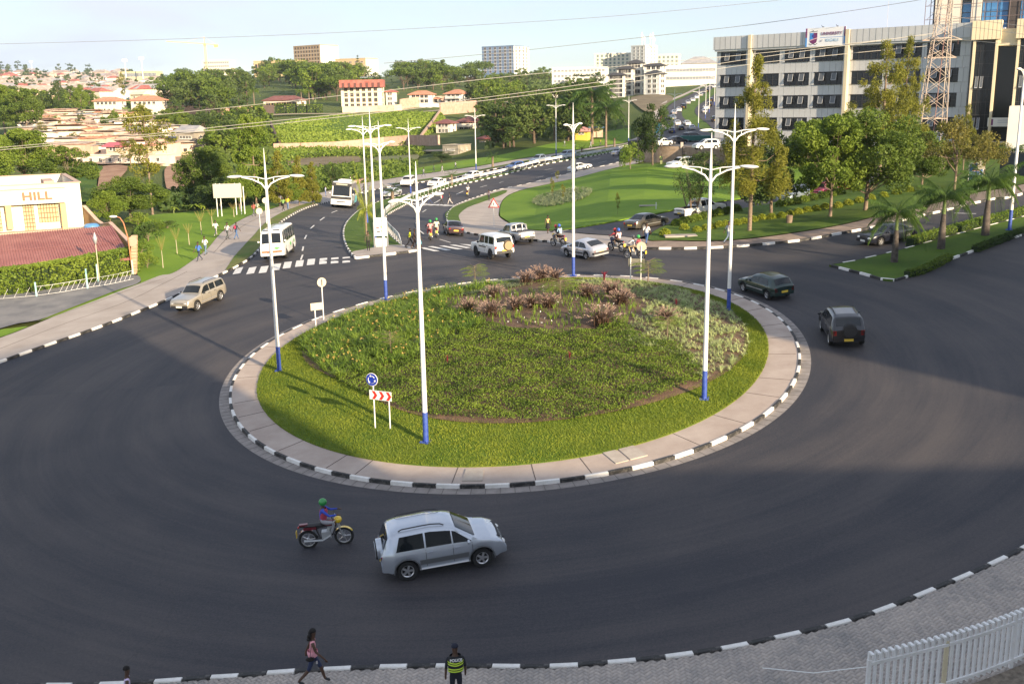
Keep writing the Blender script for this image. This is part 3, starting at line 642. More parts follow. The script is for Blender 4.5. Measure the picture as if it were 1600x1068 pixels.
# right hand pavement, round the lawn
LW=[(782,340),(781,332),(786,315),(812,300),(855,290),(912,277),(962,264),(997,258),(1050,259),(1100,262),(1170,262),(1245,262),(1330,262)]
LB=[(1400,262),(1330,272),(1240,293),(1131,316),(1050,331),(1000,341),(950,350),(890,360),(855,362),(825,360),(800,352)]
lw=gl(LW,5);lb=gl(LB,5)
area('lawn',lw+lb,0.2,GR_LAWN,2.5,skirt=0.1)
rk_in=offset(r_kerb,0.06)
i0=min(range(len(r_kerb)),key=lambda i:(r_kerb[i]-Vector((*G(1007,389).xy,0))).length)
pv=rk_in[:i0+1]+gl([(1003,376),(960,371),(905,367),(888,361)],3)+lb[::-1][:0]+gl([(880,362),(855,363),(825,361),(800,353),(781,341),(780,332),(785,314),(811,299),(855,289),(912,276),(962,263),(997,256),(1008,250)],4)
area('pavement',pv,0.13,CONC,2.5)
kerb(r_kerb,0.98,w=0.17,h=0.17,run=1,side=0.0)
area('grass_verge',gl([(698,333),(697,342),(704,351),(719,358.5),(723,355),(718,344),(719,335),(740,322),(790,303),(785,299),(752,309),(718,321)],3,True),0.17,GR_VERGE,2)
area('driveway',gl([(880,364),(950,352),(1000,343),(1050,333),(1131,318),(1240,295),(1330,274),(1400,263),(1440,275),(1400,284),(1320,300),(1240,316),(1180,328),(1130,338),(1060,353),(1025,363),(1000,374),(960,371),(910,367)],3,True),0.17,A_SIDE,2.5)
# grass bank with the shrubs, right
area('grass_bank',gl([(1012,378),(1044,379),(1090,380),(1136,379),(1197,373),(1285,360),(1348,346.5),(1410,331),(1469,318.5),(1528,303),(1600,290),(1720,262),(1600,245),(1480,262),(1400,280),(1320,297),(1240,313),(1180,325),(1130,335),(1060,350),(1030,360)],3,True),0.22,GR_VERGE,2.5)
area('pavement',[p for p in rk_in[i0:]]+gl([(1720,262),(1600,290),(1528,303),(1469,318.5),(1410,331),(1348,346.5),(1285,360),(1197,373),(1136,379),(1090,380),(1044,379),(1003,376)],4),0.15,mat('brown_pavers',(0.2,0.15,0.12),0.9,col2=(0.3,0.23,0.18),scale=1.2),2.5)
# palm median at the right
PM=[(1297,416),(1331,410.5),(1356,404.5),(1381,399),(1419,389),(1469,375),(1535,357),(1600,340),(1700,315),(1700,340),(1600,367.5),(1557,380.5),(1513,396),(1469,412),(1430,428),(1393,440),(1352,430),(1307,418.5)]
pm=gl(PM,4,True)
area('palm_median',pm,0.13,GR_VERGE,1.5,skirt=0.14)
kerb(pm,1.0,w=0.16,h=0.15,closed=True)
# valley: fields, slopes, paths
area('field',gl([(430,197),(470,186),(560,180),(620,184),(690,179),(672,205),(655,222),(600,226),(520,229),(470,233),(432,236),(420,215)],3,True),0.4,GR_WILD,8)
area('field',gl([(452,250),(500,246),(560,246),(556,262),(520,268),(470,270)],3,True),0.3,FIELD,6)
area('field',gl([(600,243),(645,241),(655,247),(640,256),(600,268),(572,272),(560,262)],3,True),0.3,FIELD2,6)
area('field',gl([(430,240),(470,245),(450,262),(440,280),(430,262)],3,True),0.3,EARTH,6)
ribbon('dirt_path',gl([(430,248),(480,244),(540,240),(600,238.5),(650,238),(700,237),(720,232)],4),-1.1,1.1,0.45,PATHM)
ribbon('dirt_path',gl([(380,185),(430,181.5),(500,180),(560,179.5),(620,178.5),(660,177),(700,173)],4),-2.2,2.2,0.6,PATHM)
area('field',gl([(262,262),(300,262),(312,285),(305,306),(270,308),(258,285)],3,True),0.35,EARTH,6)
area('field',gl([(112,262),(160,262),(152,280),(148,312),(122,316),(118,285)],3,True),0.35,GR_WILD,6)
area('field',gl([(160,262),(200,262),(180,290),(152,310),(155,280)],3,True),0.32,EARTH,6)
area('bare_slope',gl([(985,156),(1000,150),(1040,149),(1052,156),(1034,168),(1018,176),(1002,172)],3,True),0.3,FIELD,8)
area('settlement_ground',gl([(40,200),(90,182),(200,180),(300,192),(330,215),(330,250),(250,258),(120,255),(70,235)],3,True),0.3,mat('settlement_earth',(0.3,0.2,0.14),0.95,col2=(0.42,0.3,0.22),scale=0.15),10)

# ---------------------------------------------------------------- painted markings
def dash(a,b,w=0.13,root=None,name='lane_dash',dz=0.012):
    p,q=G(*a),G(*b);t=Vector((q.x-p.x,q.y-p.y,0));L_=t.length;t.normalize();s=Vector((-t.y,t.x,0))*w/2;m=MB()
    n=max(1,int(L_/1.5));vs=[]
    dz=dz if max(p.y,q.y)<95 else 0.05
    for k in range(n+1):
        c=Vector((p.x,p.y,0)).lerp(Vector((q.x,q.y,0)),k/n)
        for e in (c-s,c+s):vs.append((e.x,e.y,zf(e.x,e.y)+dz))
    m.add(vs,[(2*k,2*k+2,2*k+3,2*k+1) for k in range(n)])
    o=m.build(name,PAINT,root)
    return o
def marks(name):
    r=bpy.data.objects.new(name,None);COL.objects.link(r);r['kind']='structure';return r
def stripe_quad(root,c,u,v,lu,lv):
    """a crossing bar centred at c, lu long along u, lv wide along v"""
    m=MB();vs=[]
    for a,b in ((-1,-1),(1,-1),(1,1),(-1,1)):
        e=c+u*(a*lu/2)+v*(b*lv/2);vs.append((e.x,e.y,zf(e.x,e.y)+(0.012 if c.y<95 else 0.06)))
    m.add(vs,[(0,1,2,3)]);o=m.build('crossing_bar',PAINT,root)
    if o.data.polygons[0].normal.z<0:o.data.flip_normals()
cr=marks('pedestrian_crossing')
cx0=[(372,423),(393,422.5),(412,421),(432,417),(449,414),(468,411.5),(486,409),(505,407.5),(523,406.5),(541,405.5)]
u=(G(374,431)-G(381,417));u.z=0;u.normalize();v=Vector((-u.y,u.x,0))
for c in cx0:g=G(*c);stripe_quad(cr,Vector((g.x,g.y,0)),u,v,2.6,0.62)
cr=marks('pedestrian_crossing')
for c,a,b in (((671,389),(648,383),(683,393.5)),((680,386.5),(660,386),(684,393)),((687,389),(661,387),(680,393))):pass
for (x0,y0,x1,y1) in ((659,387,683,392.5),(672,385,701,391),(690,384,719,389.5),(706,382.5,733,387.5),(722,381,748,386)):
    p,q=G(x0,y0),G(x1,y1);uu=Vector((q.x-p.x,q.y-p.y,0));L_=uu.length;uu.normalize();stripe_quad(cr,Vector(((p.x+q.x)/2,(p.y+q.y)/2,0)),uu,Vector((-uu.y,uu.x,0)),L_,0.55)
cr=marks('pedestrian_crossing')
for (x,y) in ((648,319),(659,320),(669,320.7),(680,320.8),(691,321),(702,322)):
    g=G(x,y);stripe_quad(cr,Vector((g.x,g.y,0)),Vector((0.5,0.86,0)),Vector((0.86,-0.5,0)),3.4,0.8)
lane=marks('lane_markings')
for a,b in (((470,406),(473,398)),((472.5,392),(474,385)),((476,374),(479,368)),((485,358),(491,352.5)),((500,345),(507,340)),((518,333),(527,329.5)),
             ((652,356),(650.5,348)),((656,361),(662,366)),((687,374),(704,379)),((660,332),(666,328)),((678,318),(690,311)),((713,304),(724,299)),((750,293),(761,290)),((780,286),(791,283)),
             ((813,274.5),(826,272)),((838,278),(850,275.5)),((851,266),(863,263.7)),((861,272),(872,269)),((925,250),(938,247)),((935,255),(948,252)),((960,249.5),(971,247)),((968,242.5),(979,240)),
             ((815,286),(824,284)),((790,294),(797,292)),((1528,342),(1557,334))):
    dash(a,b,0.15,lane)
dash((1490,333),(1525,334),0.16,lane)
# ---------------------------------------------------------------- foliage
LF={
 'mid':leaf_mat('leaf_mid',(.05,.095,.016),(.17,.235,.038)),
 'dark':leaf_mat('leaf_dark',(.028,.06,.014),(.085,.13,.03),0.25),
 'yellow':leaf_mat('leaf_yellow',(.11,.135,.018),(.28,.27,.04)),
 'bright':leaf_mat('leaf_bright',(.08,.15,.02),(.23,.3,.042)),
 'gold':leaf_mat('leaf_gold',(.17,.23,.02),(.34,.37,.045),scale=1.0),
 'grey':leaf_mat('leaf_grey',(.08,.11,.055),(.18,.21,.11)),
 'rust':leaf_mat('leaf_rust',(.09,.11,.02),(.22,.19,.045)),
 'far':leaf_mat('leaf_far',(.05,.095,.022),(.15,.2,.05),scale=0.08),
 'palm':leaf_mat('leaf_palm',(.03,.075,.018),(.1,.17,.03)),
 'red':leaf_mat('leaf_red',(.14,.015,.03),(.3,.04,.07),scale=1.5),
 'carpet':leaf_mat('leaf_carpet',(.045,.09,.013),(.18,.25,.03),0.25,scale=0.55),
 'lily':leaf_mat('leaf_lily',(.08,.16,.02),(.26,.36,.05),0.3,scale=0.8),
 'spider':leaf_mat('leaf_spider',(.20,.29,.08),(.60,.64,.32),0.25,scale=0.9),
 'silver':leaf_mat('leaf_silver',(0.12,0.17,0.09),(0.34,0.38,0.2),0.25,scale=0.9),
 'plume':leaf_mat('plume_pink',(0.22,0.14,0.11),(0.52,0.38,0.31),0.35,scale=1.5),
 'purple':leaf_mat('blade_purple',(0.06,0.035,0.03),(0.17,0.11,0.07),0.2,scale=1.5),
 'orange':leaf_mat('petal_orange',(.5,.3,.06),(.7,.52,.18),0.3,scale=1.5),
}
BARK=mat('bark',(0.14,0.10,0.07),0.95,col2=(0.25,0.19,0.14),scale=4,bump=0.02,bscale=14)
BARK2=mat('bark_dark',(0.07,0.05,0.035),0.95,col2=(0.14,0.10,0.07),scale=4,bump=0.02,bscale=14)
def rnd_dirs(rng,n):
    v=rng.normal(size=(n,3));return v/np.linalg.norm(v,axis=1)[:,None]
def leaf_quads(rng,C,size,aspect=0.55,up=0.0,dirs=None):
    """leaf shaped quads (pointed) around centres C"""
    n=len(C);u=rnd_dirs(rng,n) if dirs is None else dirs;u=u+np.array([0,0,up]);u /= np.linalg.norm(u,axis=1)[:,None]
    w=np.cross(u,rnd_dirs(rng,n));w /= np.maximum(1e-6,np.linalg.norm(w,axis=1))[:,None]
    s=size*rng.uniform(0.65,1.3,n)[:,None]
    V=np.stack([C-u*s*.5,C+w*s*aspect*.5+u*s*.05,C+u*s*.5,C-w*s*aspect*.5+u*s*.05],1)
    return V
def quads_mesh(name,V,m,tone,mi=None):
    n=len(V);F=np.arange(n*4).reshape(n,4);return np_mesh(name,V.reshape(-1,3),F,m,tone,mi)
def crown_points(rng,blobs,n,shell=0.55):
    """points in the blobs, denser towards their upper outside"""
    r=np.array([b[3] for b in blobs]);p=r**2/np.sum(r**2);k=rng.choice(len(blobs),n,p=p)
    B=np.array([b[:3] for b in blobs])[k];d=rnd_dirs(rng,n);rad=r[k]*(shell+(1-shell)*rng.random(n)**0.6)
    out=B+d*rad[:,None]*np.array([1,1,0.8]);return out,k
def make_crown_tree(kind,seed,H,Wd,nblob,nleaf,leaf,m,trunk_r=0.16,base=0.35,shape='round',lean=0.0,bark=None,stems=1,blob_r=0.30,aspect=0.55,droop=0.0):
    rng=np.random.default_rng(seed);rr=random.Random(seed);blobs=[]
    for i in range(nblob):
        if shape=='round':
            t=rr.random();z=base+(1-base)*(0.12+0.80*t);prof=math.sin(math.pi*min(1,max(0.08,(0.25+0.70*t))))**0.7
        elif shape=='cone':
            t=rr.random()**1.3;z=base+(1-base)*(0.03+0.92*t);prof=(1-t)**0.8+0.08
        elif shape=='umbrella':
            t=rr.random();z=0.72+0.22*t;prof=1.0-0.5*t
        elif shape=='tall':
            t=rr.random();z=base+(1-base)*(0.05+0.88*t);prof=0.55+0.45*math.sin(math.pi*t)
        a=rr.uniform(0,2*math.pi);q=math.sqrt(rr.random());rad=Wd/2*prof*q*0.85
        br=blob_r*Wd/2*rr.uniform(0.6,1.15)*(0.45+0.55*prof)
        blobs.append((math.cos(a)*rad+lean*z*H,math.sin(a)*rad,z*H,br))
    root=bpy.data.objects.new(kind,None);COL.objects.link(root)
    tb=MB()
    for s in range(stems):
        a0=2*math.pi*s/stems;ox=0 if stems==1 else 0.25*math.cos(a0);oy=0 if stems==1 else 0.25*math.sin(a0)
        hz=H*(base+0.35*(1-base)) if shape!='cone' and shape!='tall' else H*0.93
        kx=lean*hz+(0 if stems==1 else 1.4*math.cos(a0));ky=0 if stems==1 else 1.2*math.sin(a0)
        pts=[(ox,oy,-0.4),(ox*1.1,oy*1.1,0.3),(ox+kx*.35+rr.uniform(-.1,.1),oy+ky*.35+rr.uniform(-.1,.1),hz*.45),(kx,ky,hz)]
        tb.tube(pts,[trunk_r*1.35,trunk_r*1.05,trunk_r*.8,trunk_r*.3],7)
        mine=[b for i,b in enumerate(blobs) if i % stems==s]
        for b in mine[:14]:
            t0=rr.uniform(0.35,0.95) if shape in ('round','umbrella') else min(0.95,max(0.2,(b[2]/H-0.08)))
            zz0=min(hz*0.98,hz*t0 if shape in ('round','umbrella') else b[2]-0.06*H);f=zz0/hz
            st=Vector((kx*f,ky*f,zz0));e=Vector(b[:3]);mid=st.lerp(e,.5)+Vector((0,0,-0.03*H))
            tb.tube([st,mid,e],[trunk_r*.35,trunk_r*.2,trunk_r*.06],5,caps=False)
    tb.build('trunk',bark or BARK,root,smooth=60)
    P,k=crown_points(rng,blobs,nleaf)
    if droop:P[:,2]-=droop*rng.random(nleaf)**2
    V=leaf_quads(rng,P,leaf,aspect,up=(-0.6 if droop else 0.0))
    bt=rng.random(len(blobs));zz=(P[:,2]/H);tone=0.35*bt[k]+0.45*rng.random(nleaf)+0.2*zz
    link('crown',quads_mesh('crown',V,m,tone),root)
    root['_h']=H;root['_w']=Wd
    return root
PROTO={}
USED=set()
def proto(key):
    if key in PROTO:return PROTO[key]
    T=make_crown_tree
    d={
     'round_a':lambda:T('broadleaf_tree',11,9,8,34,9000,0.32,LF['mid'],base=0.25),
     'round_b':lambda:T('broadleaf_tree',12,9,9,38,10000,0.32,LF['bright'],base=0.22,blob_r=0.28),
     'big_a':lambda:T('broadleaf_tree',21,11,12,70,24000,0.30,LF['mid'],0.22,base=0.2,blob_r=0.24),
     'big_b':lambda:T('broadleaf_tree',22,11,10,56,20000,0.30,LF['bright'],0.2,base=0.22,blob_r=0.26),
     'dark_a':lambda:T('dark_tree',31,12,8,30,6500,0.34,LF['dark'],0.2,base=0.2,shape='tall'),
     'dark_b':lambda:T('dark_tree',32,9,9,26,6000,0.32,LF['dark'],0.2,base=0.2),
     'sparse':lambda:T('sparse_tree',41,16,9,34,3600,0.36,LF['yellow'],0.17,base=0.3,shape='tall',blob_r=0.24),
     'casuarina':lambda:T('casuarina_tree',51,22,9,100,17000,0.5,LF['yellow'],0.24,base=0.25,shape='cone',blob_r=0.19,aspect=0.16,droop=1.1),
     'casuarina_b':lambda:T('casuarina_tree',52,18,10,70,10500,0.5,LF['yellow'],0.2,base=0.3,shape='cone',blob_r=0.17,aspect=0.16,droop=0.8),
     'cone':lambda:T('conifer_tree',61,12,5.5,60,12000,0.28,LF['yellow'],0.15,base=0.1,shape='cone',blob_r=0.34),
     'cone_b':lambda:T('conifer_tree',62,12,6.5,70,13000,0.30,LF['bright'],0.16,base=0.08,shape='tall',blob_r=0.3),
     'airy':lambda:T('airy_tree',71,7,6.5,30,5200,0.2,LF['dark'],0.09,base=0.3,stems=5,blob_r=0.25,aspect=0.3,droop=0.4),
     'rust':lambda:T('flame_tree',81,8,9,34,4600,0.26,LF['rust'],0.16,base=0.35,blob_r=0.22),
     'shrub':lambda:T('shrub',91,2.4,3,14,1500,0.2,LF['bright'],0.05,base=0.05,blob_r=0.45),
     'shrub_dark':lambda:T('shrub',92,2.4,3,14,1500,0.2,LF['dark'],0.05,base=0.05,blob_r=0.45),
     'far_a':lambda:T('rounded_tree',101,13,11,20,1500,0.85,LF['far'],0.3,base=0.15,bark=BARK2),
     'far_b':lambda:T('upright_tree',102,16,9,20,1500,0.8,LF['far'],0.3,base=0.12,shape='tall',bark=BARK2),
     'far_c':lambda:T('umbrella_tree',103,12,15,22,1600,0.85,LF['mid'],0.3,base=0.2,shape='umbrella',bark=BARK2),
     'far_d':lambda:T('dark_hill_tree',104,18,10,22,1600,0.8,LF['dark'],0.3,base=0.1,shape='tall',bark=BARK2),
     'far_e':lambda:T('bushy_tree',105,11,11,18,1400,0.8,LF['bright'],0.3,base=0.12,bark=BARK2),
     'far_f':lambda:T('greygreen_tree',106,18,9,24,1500,0.8,LF['grey'],0.3,base=0.12,shape='tall',bark=BARK2),
    }
    PROTO[key]=d[key]() if key in d else SPECIAL[key]()
    return PROTO[key]
def frond_mesh(rng,L_,droop,nleaf,leaf_len,m_ignore=None,rise=0.6,width=0.035):
    """one pinnate frond along +x: returns quads (n,4,3)"""
    t=np.linspace(0,1,9);x=L_*t*(1-0.12*t);z=rise*L_*t-droop*L_*t**2
    Q=[]
    for i in range(8):
        w=width*(1-t[i]*.7)
        Q.append([[x[i],-w,z[i]],[x[i+1],-w*.8,z[i+1]],[x[i+1],w*.8,z[i+1]],[x[i],w,z[i]]])
    for s in (-1,1):
        for k in range(nleaf):
            u=0.12+0.88*(k+rng.random()*.5)/nleaf;px,pz=np.interp(u,t,x),np.interp(u,t,z)
            ll=leaf_len*(math.sin(math.pi*min(1,0.18+0.8*u))**0.6)*rng.uniform(.85,1.1)
            dx,dy,dz=0.45,s*0.8,-0.35-0.5*rng.random()
            n_=math.sqrt(dx*dx+dy*dy+dz*dz);d=np.array([dx,dy,dz])/n_*ll;w=leaf_len*(.07 if leaf_len>1 else .04)
            p=np.array([px,0,pz]);m_=p+d*.5+np.array([0,0,0.04*ll]);e=p+d+np.array([0,0,-0.18*ll])
            Q.append([p+[w*.4,0,0],m_+[w,0,0],m_-[w,0,0],p-[w*.4,0,0]]);Q.append([m_+[w,0,0],e+[w*.2,0,0],e-[w*.2,0,0],m_-[w,0,0]])
    return np.array(Q)
def make_palm(name,seed,H,nf,L_,m,trunk='royal',leaf_len=0.55,nleaf=26,droop=0.75,rise=0.55):
    rng=np.random.default_rng(seed);root=bpy.data.objects.new(name,None);COL.objects.link(root)
    tb=MB()
    if trunk=='royal':
        tb.lathe([(0.30,-0.2),(0.33,0.15),(0.31,0.8),(0.25,H*.45),(0.17,H*.66)],12)
        tb.build('trunk',mat('palm_trunk',(0.05,0.042,0.038),0.95,col2=(0.12,0.1,0.085),scale=3,bump=0.02,bscale=10) if 'palm_trunk' not in M else M['palm_trunk'],root,smooth=50)
        sh=MB();sh.lathe([(0.165,H*.66),(0.15,H*.72),(0.12,H*.9),(0.06,H*1.0)],12);sh.build('crownshaft',MT('crownshaft',(0.13,0.19,0.05),0.6),root,smooth=50)
    else:
        tb.lathe([(0.26,-0.2),(0.22,H*.3),(0.2,H*.95),(0.28,H)],10);tb.build('trunk',BARK,root,smooth=50)
    Q=[];T=[]
    for i in range(nf):
        a=i*2.399963;lvl=i/nf
        f=frond_mesh(rng,L_*rng.uniform(.85,1.08),droop*(0.45+0.85*lvl),nleaf,leaf_len,rise=rise*(1.5-1.35*lvl))
        c,s=math.cos(a),math.sin(a);X=f[...,0]*c-f[...,1]*s;Y=f[...,0]*s+f[...,1]*c
        Q.append(np.stack([X,Y,f[...,2]+H*0.98],-1));T.append(np.full(len(f),0.15+0.6*rng.random())+0.25*rng.random(len(f)))
    Q=np.concatenate(Q);link('crown',quads_mesh('crown',Q,m,np.concatenate(T)),root)
    root['_h']=H+L_*.35;root['_w']=L_*1.9;return root
def make_banana(seed):
    rng=np.random.default_rng(seed);root=bpy.data.objects.new('banana_plant',None);COL.objects.link(root)
    b=MB();b.cyl((0,0,-.2),(0,0,1.6),0.14,8,0.08);b.build('stem',MT('banana_stem',(0.16,0.2,0.07),0.7),root,smooth=60)
    Q=[]
    for i in range(9):
        a=i*2.4;L_=rng.uniform(1.7,2.4);rise=rng.uniform(.3,1.0);n=7;c,s=math.cos(a),math.sin(a)
        for k in range(n):
            def pt(t,side):
                r=L_*t*.85;z=1.5+rise*L_*t-0.95*L_*t*t;w=0.32*math.sin(math.pi*min(1,.12+.86*t))*side
                return [r*c-w*s,r*s+w*c,z-abs(w)*.25]
            t0,t1=k/n,(k+1)/n
            Q+=[[pt(t0,0),pt(t1,0),pt(t1,1),pt(t0,1)],[pt(t0,-1),pt(t1,-1),pt(t1,0),pt(t0,0)]]
    Q=np.array(Q);link('leaf',quads_mesh('leaf',Q,LF['bright'],rng.random(len(Q))),root)
    root['_h']=3.0;root['_w']=3.4;return root
def make_araucaria(seed):
    rng=np.random.default_rng(seed);root=bpy.data.objects.new('tiered_pine',None);COL.objects.link(root)
    b=MB();b.cyl((0,0,-1),(0,0,20),.4,6,.05);b.build('trunk',BARK2,root);P=[]
    for i,z in enumerate((3,5,7,9.2,11.2,13.2,15.2,17,18.6)):
        R_=4.6*(1-z/21)
        for k in range(7):
            a=k*0.9+i;n=26;t=rng.random(n);P.append(np.stack([math.cos(a)*R_*t,math.sin(a)*R_*t,z+0.9*t*t*R_*.3+rng.normal(0,.12,n)],1)+rng.normal(0,.12,(n,3)))
    P=np.concatenate(P);link('crown',quads_mesh('crown',leaf_quads(rng,P,0.6),LF['dark'],rng.random(len(P))),root)
    root['_h']=20;root['_w']=8;return root
SPECIAL={
 'royal':lambda:make_palm('royal_palm',1,4.7,26,3.0,LF['palm'],leaf_len=.72,nleaf=36,droop=.95,rise=.7),
 'royal_far':lambda:make_palm('coconut_palm',2,9,22,5.0,LF['palm'],'plain',1.2,20,1.0,0.6),
 'fan':lambda:make_palm('date_palm',3,8,26,3.0,LF['bright'],'plain',0.7,16,0.8,0.5),
 'young_palm':lambda:make_palm('young_palm',4,2.2,12,1.5,LF['palm'],'plain',0.35,16,0.7,0.8),
 'gold_palm':lambda:make_palm('golden_palm',5,1.6,20,2.5,LF['gold'],'plain',0.6,20,0.55,1.1),
 'banana':lambda:make_banana(6),'araucaria':lambda:make_araucaria(7),
}
def plant(key,px,py,top=None,wpx=None,label='',cat='tree',group=None,D=None,rz=None,h=None,w=None,dz=0.0,z=None):
    """stand a plant where the photograph shows its foot; size from its height and width there"""
    src=proto(key)
    if D is not None:
        q=at_depth(px,py,D);p=Vector((q[0],q[1],zf(q[0],q[1]) if z is None else z))
    else:p=G(px,py)
    dist=float((np.array(p)-np.array([0,0,CAMH]))@_F)
    hh=h if h else max(0.3,(PX(p)[1]-top)/FPX*dist);ww=w if w else (wpx/FPX*dist if wpx else hh/src['_h']*src['_w'])
    if key not in USED:USED.add(key);o=src
    else:o=copy_tree(src)
    o.location=(p.x,p.y,p.z-0.05+dz);o.rotation_euler=(0,0,rz if rz is not None else (px*12.9898+py*7.23) % 6.28)
    s=ww/src['_w'];o.scale=(s,s,hh/src['_h'])
    tag(o,label,cat,group);return o

# ---- trees and shrubs of the left side
plant('sparse',239,338,160,92,'tall sparse yellow-green tree with a bare trunk behind the left lawn',D=131)
plant('big_a',205,344,272,120,'dense round green tree beside the terrace restaurant wall',D=122)
plant('round_b',172,345,296,60,'low bushy tree touching the back corner of the cream restaurant',D=115)
plant('big_b',40,290,200,125,'large yellow-green tree mass behind the restaurant roof',D=170)
plant('round_b',-10,300,205,90,'yellow-green tree cut by the left picture edge',D=160)
plant('round_a',110,292,228,90,'rounded tree just above the restaurant parapet',D=165)
plant('big_b',12,240,132,75,'light green tree at the far left of the settlement',D=330)
plant('round_a',45,232,140,70,'olive tree among those left of the settlement',D=320)
plant('dark_a',94,172,127,22,'narrow dark tree standing alone above the settlement',D=440)
plant('round_b',127,168,132,30,'rounded yellow-green tree beside the narrow dark tree',D=450)
plant('sparse',194,170,112,16,'thin tall tree in front of the distant stadium stand',D=520)
for (x,y,t,w_,k,lb) in ((128,212,178,17,'dark_a','upright dark tree between the middle huts'),(165,213,183,26,'round_a','round green tree in the centre of the settlement'),(95,212,188,18,'cone','thin tree by the upper left huts'),
        (118,232,206,26,'dark_b','dark tree above the lowest hut row'),(104,240,226,22,'dark_b','low round tree in front of the lowest hut row'),(68,222,190,24,'rust','reddish tree at the left of the huts'),
        (180,200,172,20,'round_b','yellow-green tree at the top of the huts'),(225,205,165,40,'sparse','sparse tree rising over the right-hand huts'),(205,262,215,50,'sparse','thin leaved tree before the pink shed roof')):
    plant(k,x,y,t,w_,lb)
plant('round_a',262,200,170,34,'green tree right of the settlement roofs');plant('round_b',285,205,172,40,'bright tree right of the settlement roofs')
plant('dark_b',318,215,172,60,'dark spreading tree above the walled garden');plant('round_b',302,240,218,26,'pale yellow-green bush by the walled garden')
plant('round_a',340,245,205,50,'bushy tree right of the walled garden');plant('dark_b',285,238,212,45,'dark tree by the grey shed roofs')
plant('big_a',322,320,225,95,'big green tree behind the blank billboard',D=150)
plant('dark_b',345,325,275,90,'dark tree base below the blank billboard trees',D=140)
plant('cone_b',402,335,176,62,'tall dense yellow-green tree left of the left island lamp',D=135)
plant('cone',438,330,232,46,'pointed tree just right of the left island lamp',D=134)
plant('cone',468,322,240,34,'second pointed tree right of the left island lamp',D=139)
plant('cone',489,318,250,34,'third pointed tree, nearest the white and teal bus',D=142)
plant('round_b',452,322,282,50,'leafy low tree at the foot of the pointed trees',D=137)
plant('big_b',375,332,268,50,'leafy tree behind the billboard posts',D=133)
plant('dark_b',521,300,254,34,'dense round tree behind the bus roof',D=180)
plant('dark_b',690,262,236,50,'wide dark tree beyond the upper footpath',D=235)
for i,(x,y) in enumerate(((272,336),(288,333),(305,331),(318,330),(265,342),(548,290),(560,286),(575,283),(590,279),(602,275),(585,272),(548,276),(562,270),(605,262),(620,268),(640,262),(530,292))):
    plant('banana',x,y,y-20,22,'banana plant in the row behind the lawn' if i<5 else 'banana plant in the plot beyond the footpath','banana plant','banana plants behind the lawn' if i<5 else 'banana plants in the valley plot',D=(135+i) if i<5 else None)
for i,(x,y,t,w_,k,lb) in enumerate(((216,352,330,40,'shrub','leafy shrub at the top of the boundary wall'),(232,378,345,42,'shrub_dark','dark shrub behind the round mirror'),(246,362,342,34,'shrub','bright shrub above the dry saplings'),
        (262,358,343,34,'shrub_dark','low dark shrub among the dry saplings'),(222,398,372,36,'shrub','shrub beside the leaning wall end'),(231,420,390,32,'shrub','round shrub at the corner of the hedge'))):
    plant(k,x,y,t,w_,lb,'shrub')
# dry young palms on the left lawn
def make_dry(seed):
    rng=np.random.default_rng(seed);root=bpy.data.objects.new('dry_sapling',None);COL.objects.link(root)
    b=MB();b.tube([(0,0,-.1),(0.03,0,.7),(0,.02,1.4)],[.09,.07,.05],7);b.build('trunk',MT('pale_bark',(0.42,0.36,0.26),.9),root,smooth=60)
    Q=np.concatenate([np.stack([f[...,0]*math.cos(a)-f[...,1]*math.sin(a),f[...,0]*math.sin(a)+f[...,1]*math.cos(a),f[...,2]+1.35],-1) for a,f in ((i*2.4,frond_mesh(rng,1.15,.55,12,.25,rise=1.5)) for i in range(7))])
    link('crown',quads_mesh('crown',Q,DRY,rng.random(len(Q))),root);root['_h']=2.6;root['_w']=1.4;return root
DRY=leaf_mat('leaf_dry',(0.28,0.22,0.07),(0.42,0.34,0.12),0.3,scale=1)
SPECIAL['dry']=lambda:make_dry(9)
for x,y,t,lb in ((255,420,364,'dry yellow sapling nearest the hedge corner'),(277,398,352,'second dry sapling up the left lawn'),(296,384,346,'dry leaning sapling beside a soil ring'),(315,368,326,'dry sapling in the middle of the left lawn'),(332,354,323,'small dry sapling near the walkers'),(366,340,315,'dry sapling behind the billboard leg'),(382,332,298,'pale sapling right of the billboard')):
    plant('dry',x,y,t,11,lb,'sapling')
# ---- median and right side
plant('gold_palm',573,372,308,34,'bright golden palm on the nose of the median','palm')
for x,y,t,lb in ((614,325,292,'young palm on the median below the joined lamp posts'),(706,290,268,'small yellow palm on the far median'),(909,243,228,'small palm beside the footpath by the yellow shed'),(960,232,212,'small palm on the verge under the far lamp'),(770,262,240,'short young palm beside the upper carriageway')):
    plant('young_palm',x,y,t,None,lb,'palm')
plant('casuarina',1171,364,84,125,'tall feathery tree whose bare trunk stands behind the footway bag carrier')
plant('dark_b',1205,345,200,125,'dark tree mass behind the tall feathery tree')
plant('dark_b',1172,336,230,75,'dark leafy tree beside the driveway, left of the feathery trunk')
plant('airy',1082,340,236,92,'small multi-stemmed tree in front of the white pickup',D=94)
plant('big_b',1297,342,178,135,'round green tree left of the largest tree on the bank')
plant('big_a',1352,332,164,185,'largest green tree on the grass bank')
plant('casuarina_b',1372,300,62,140,'feathery yellow-green tree in front of the office block',D=118)
plant('casuarina_b',1405,295,56,90,'slender feathery tree just left of the lattice pylon',D=122)
plant('big_a',1440,300,200,105,'green tree at the foot of the lattice pylon',D=104)
plant('rust',1490,306,182,125,'thin rust-green tree right of the pylon')
plant('rust',1535,292,205,85,'orange-tinted tree near the blue advert box',D=104)
plant('casuarina_b',1503,285,160,42,'column of hanging foliage beside the office entrance',D=120)
plant('big_b',1262,300,186,100,'bright tree at the left of the bank group',D=112)
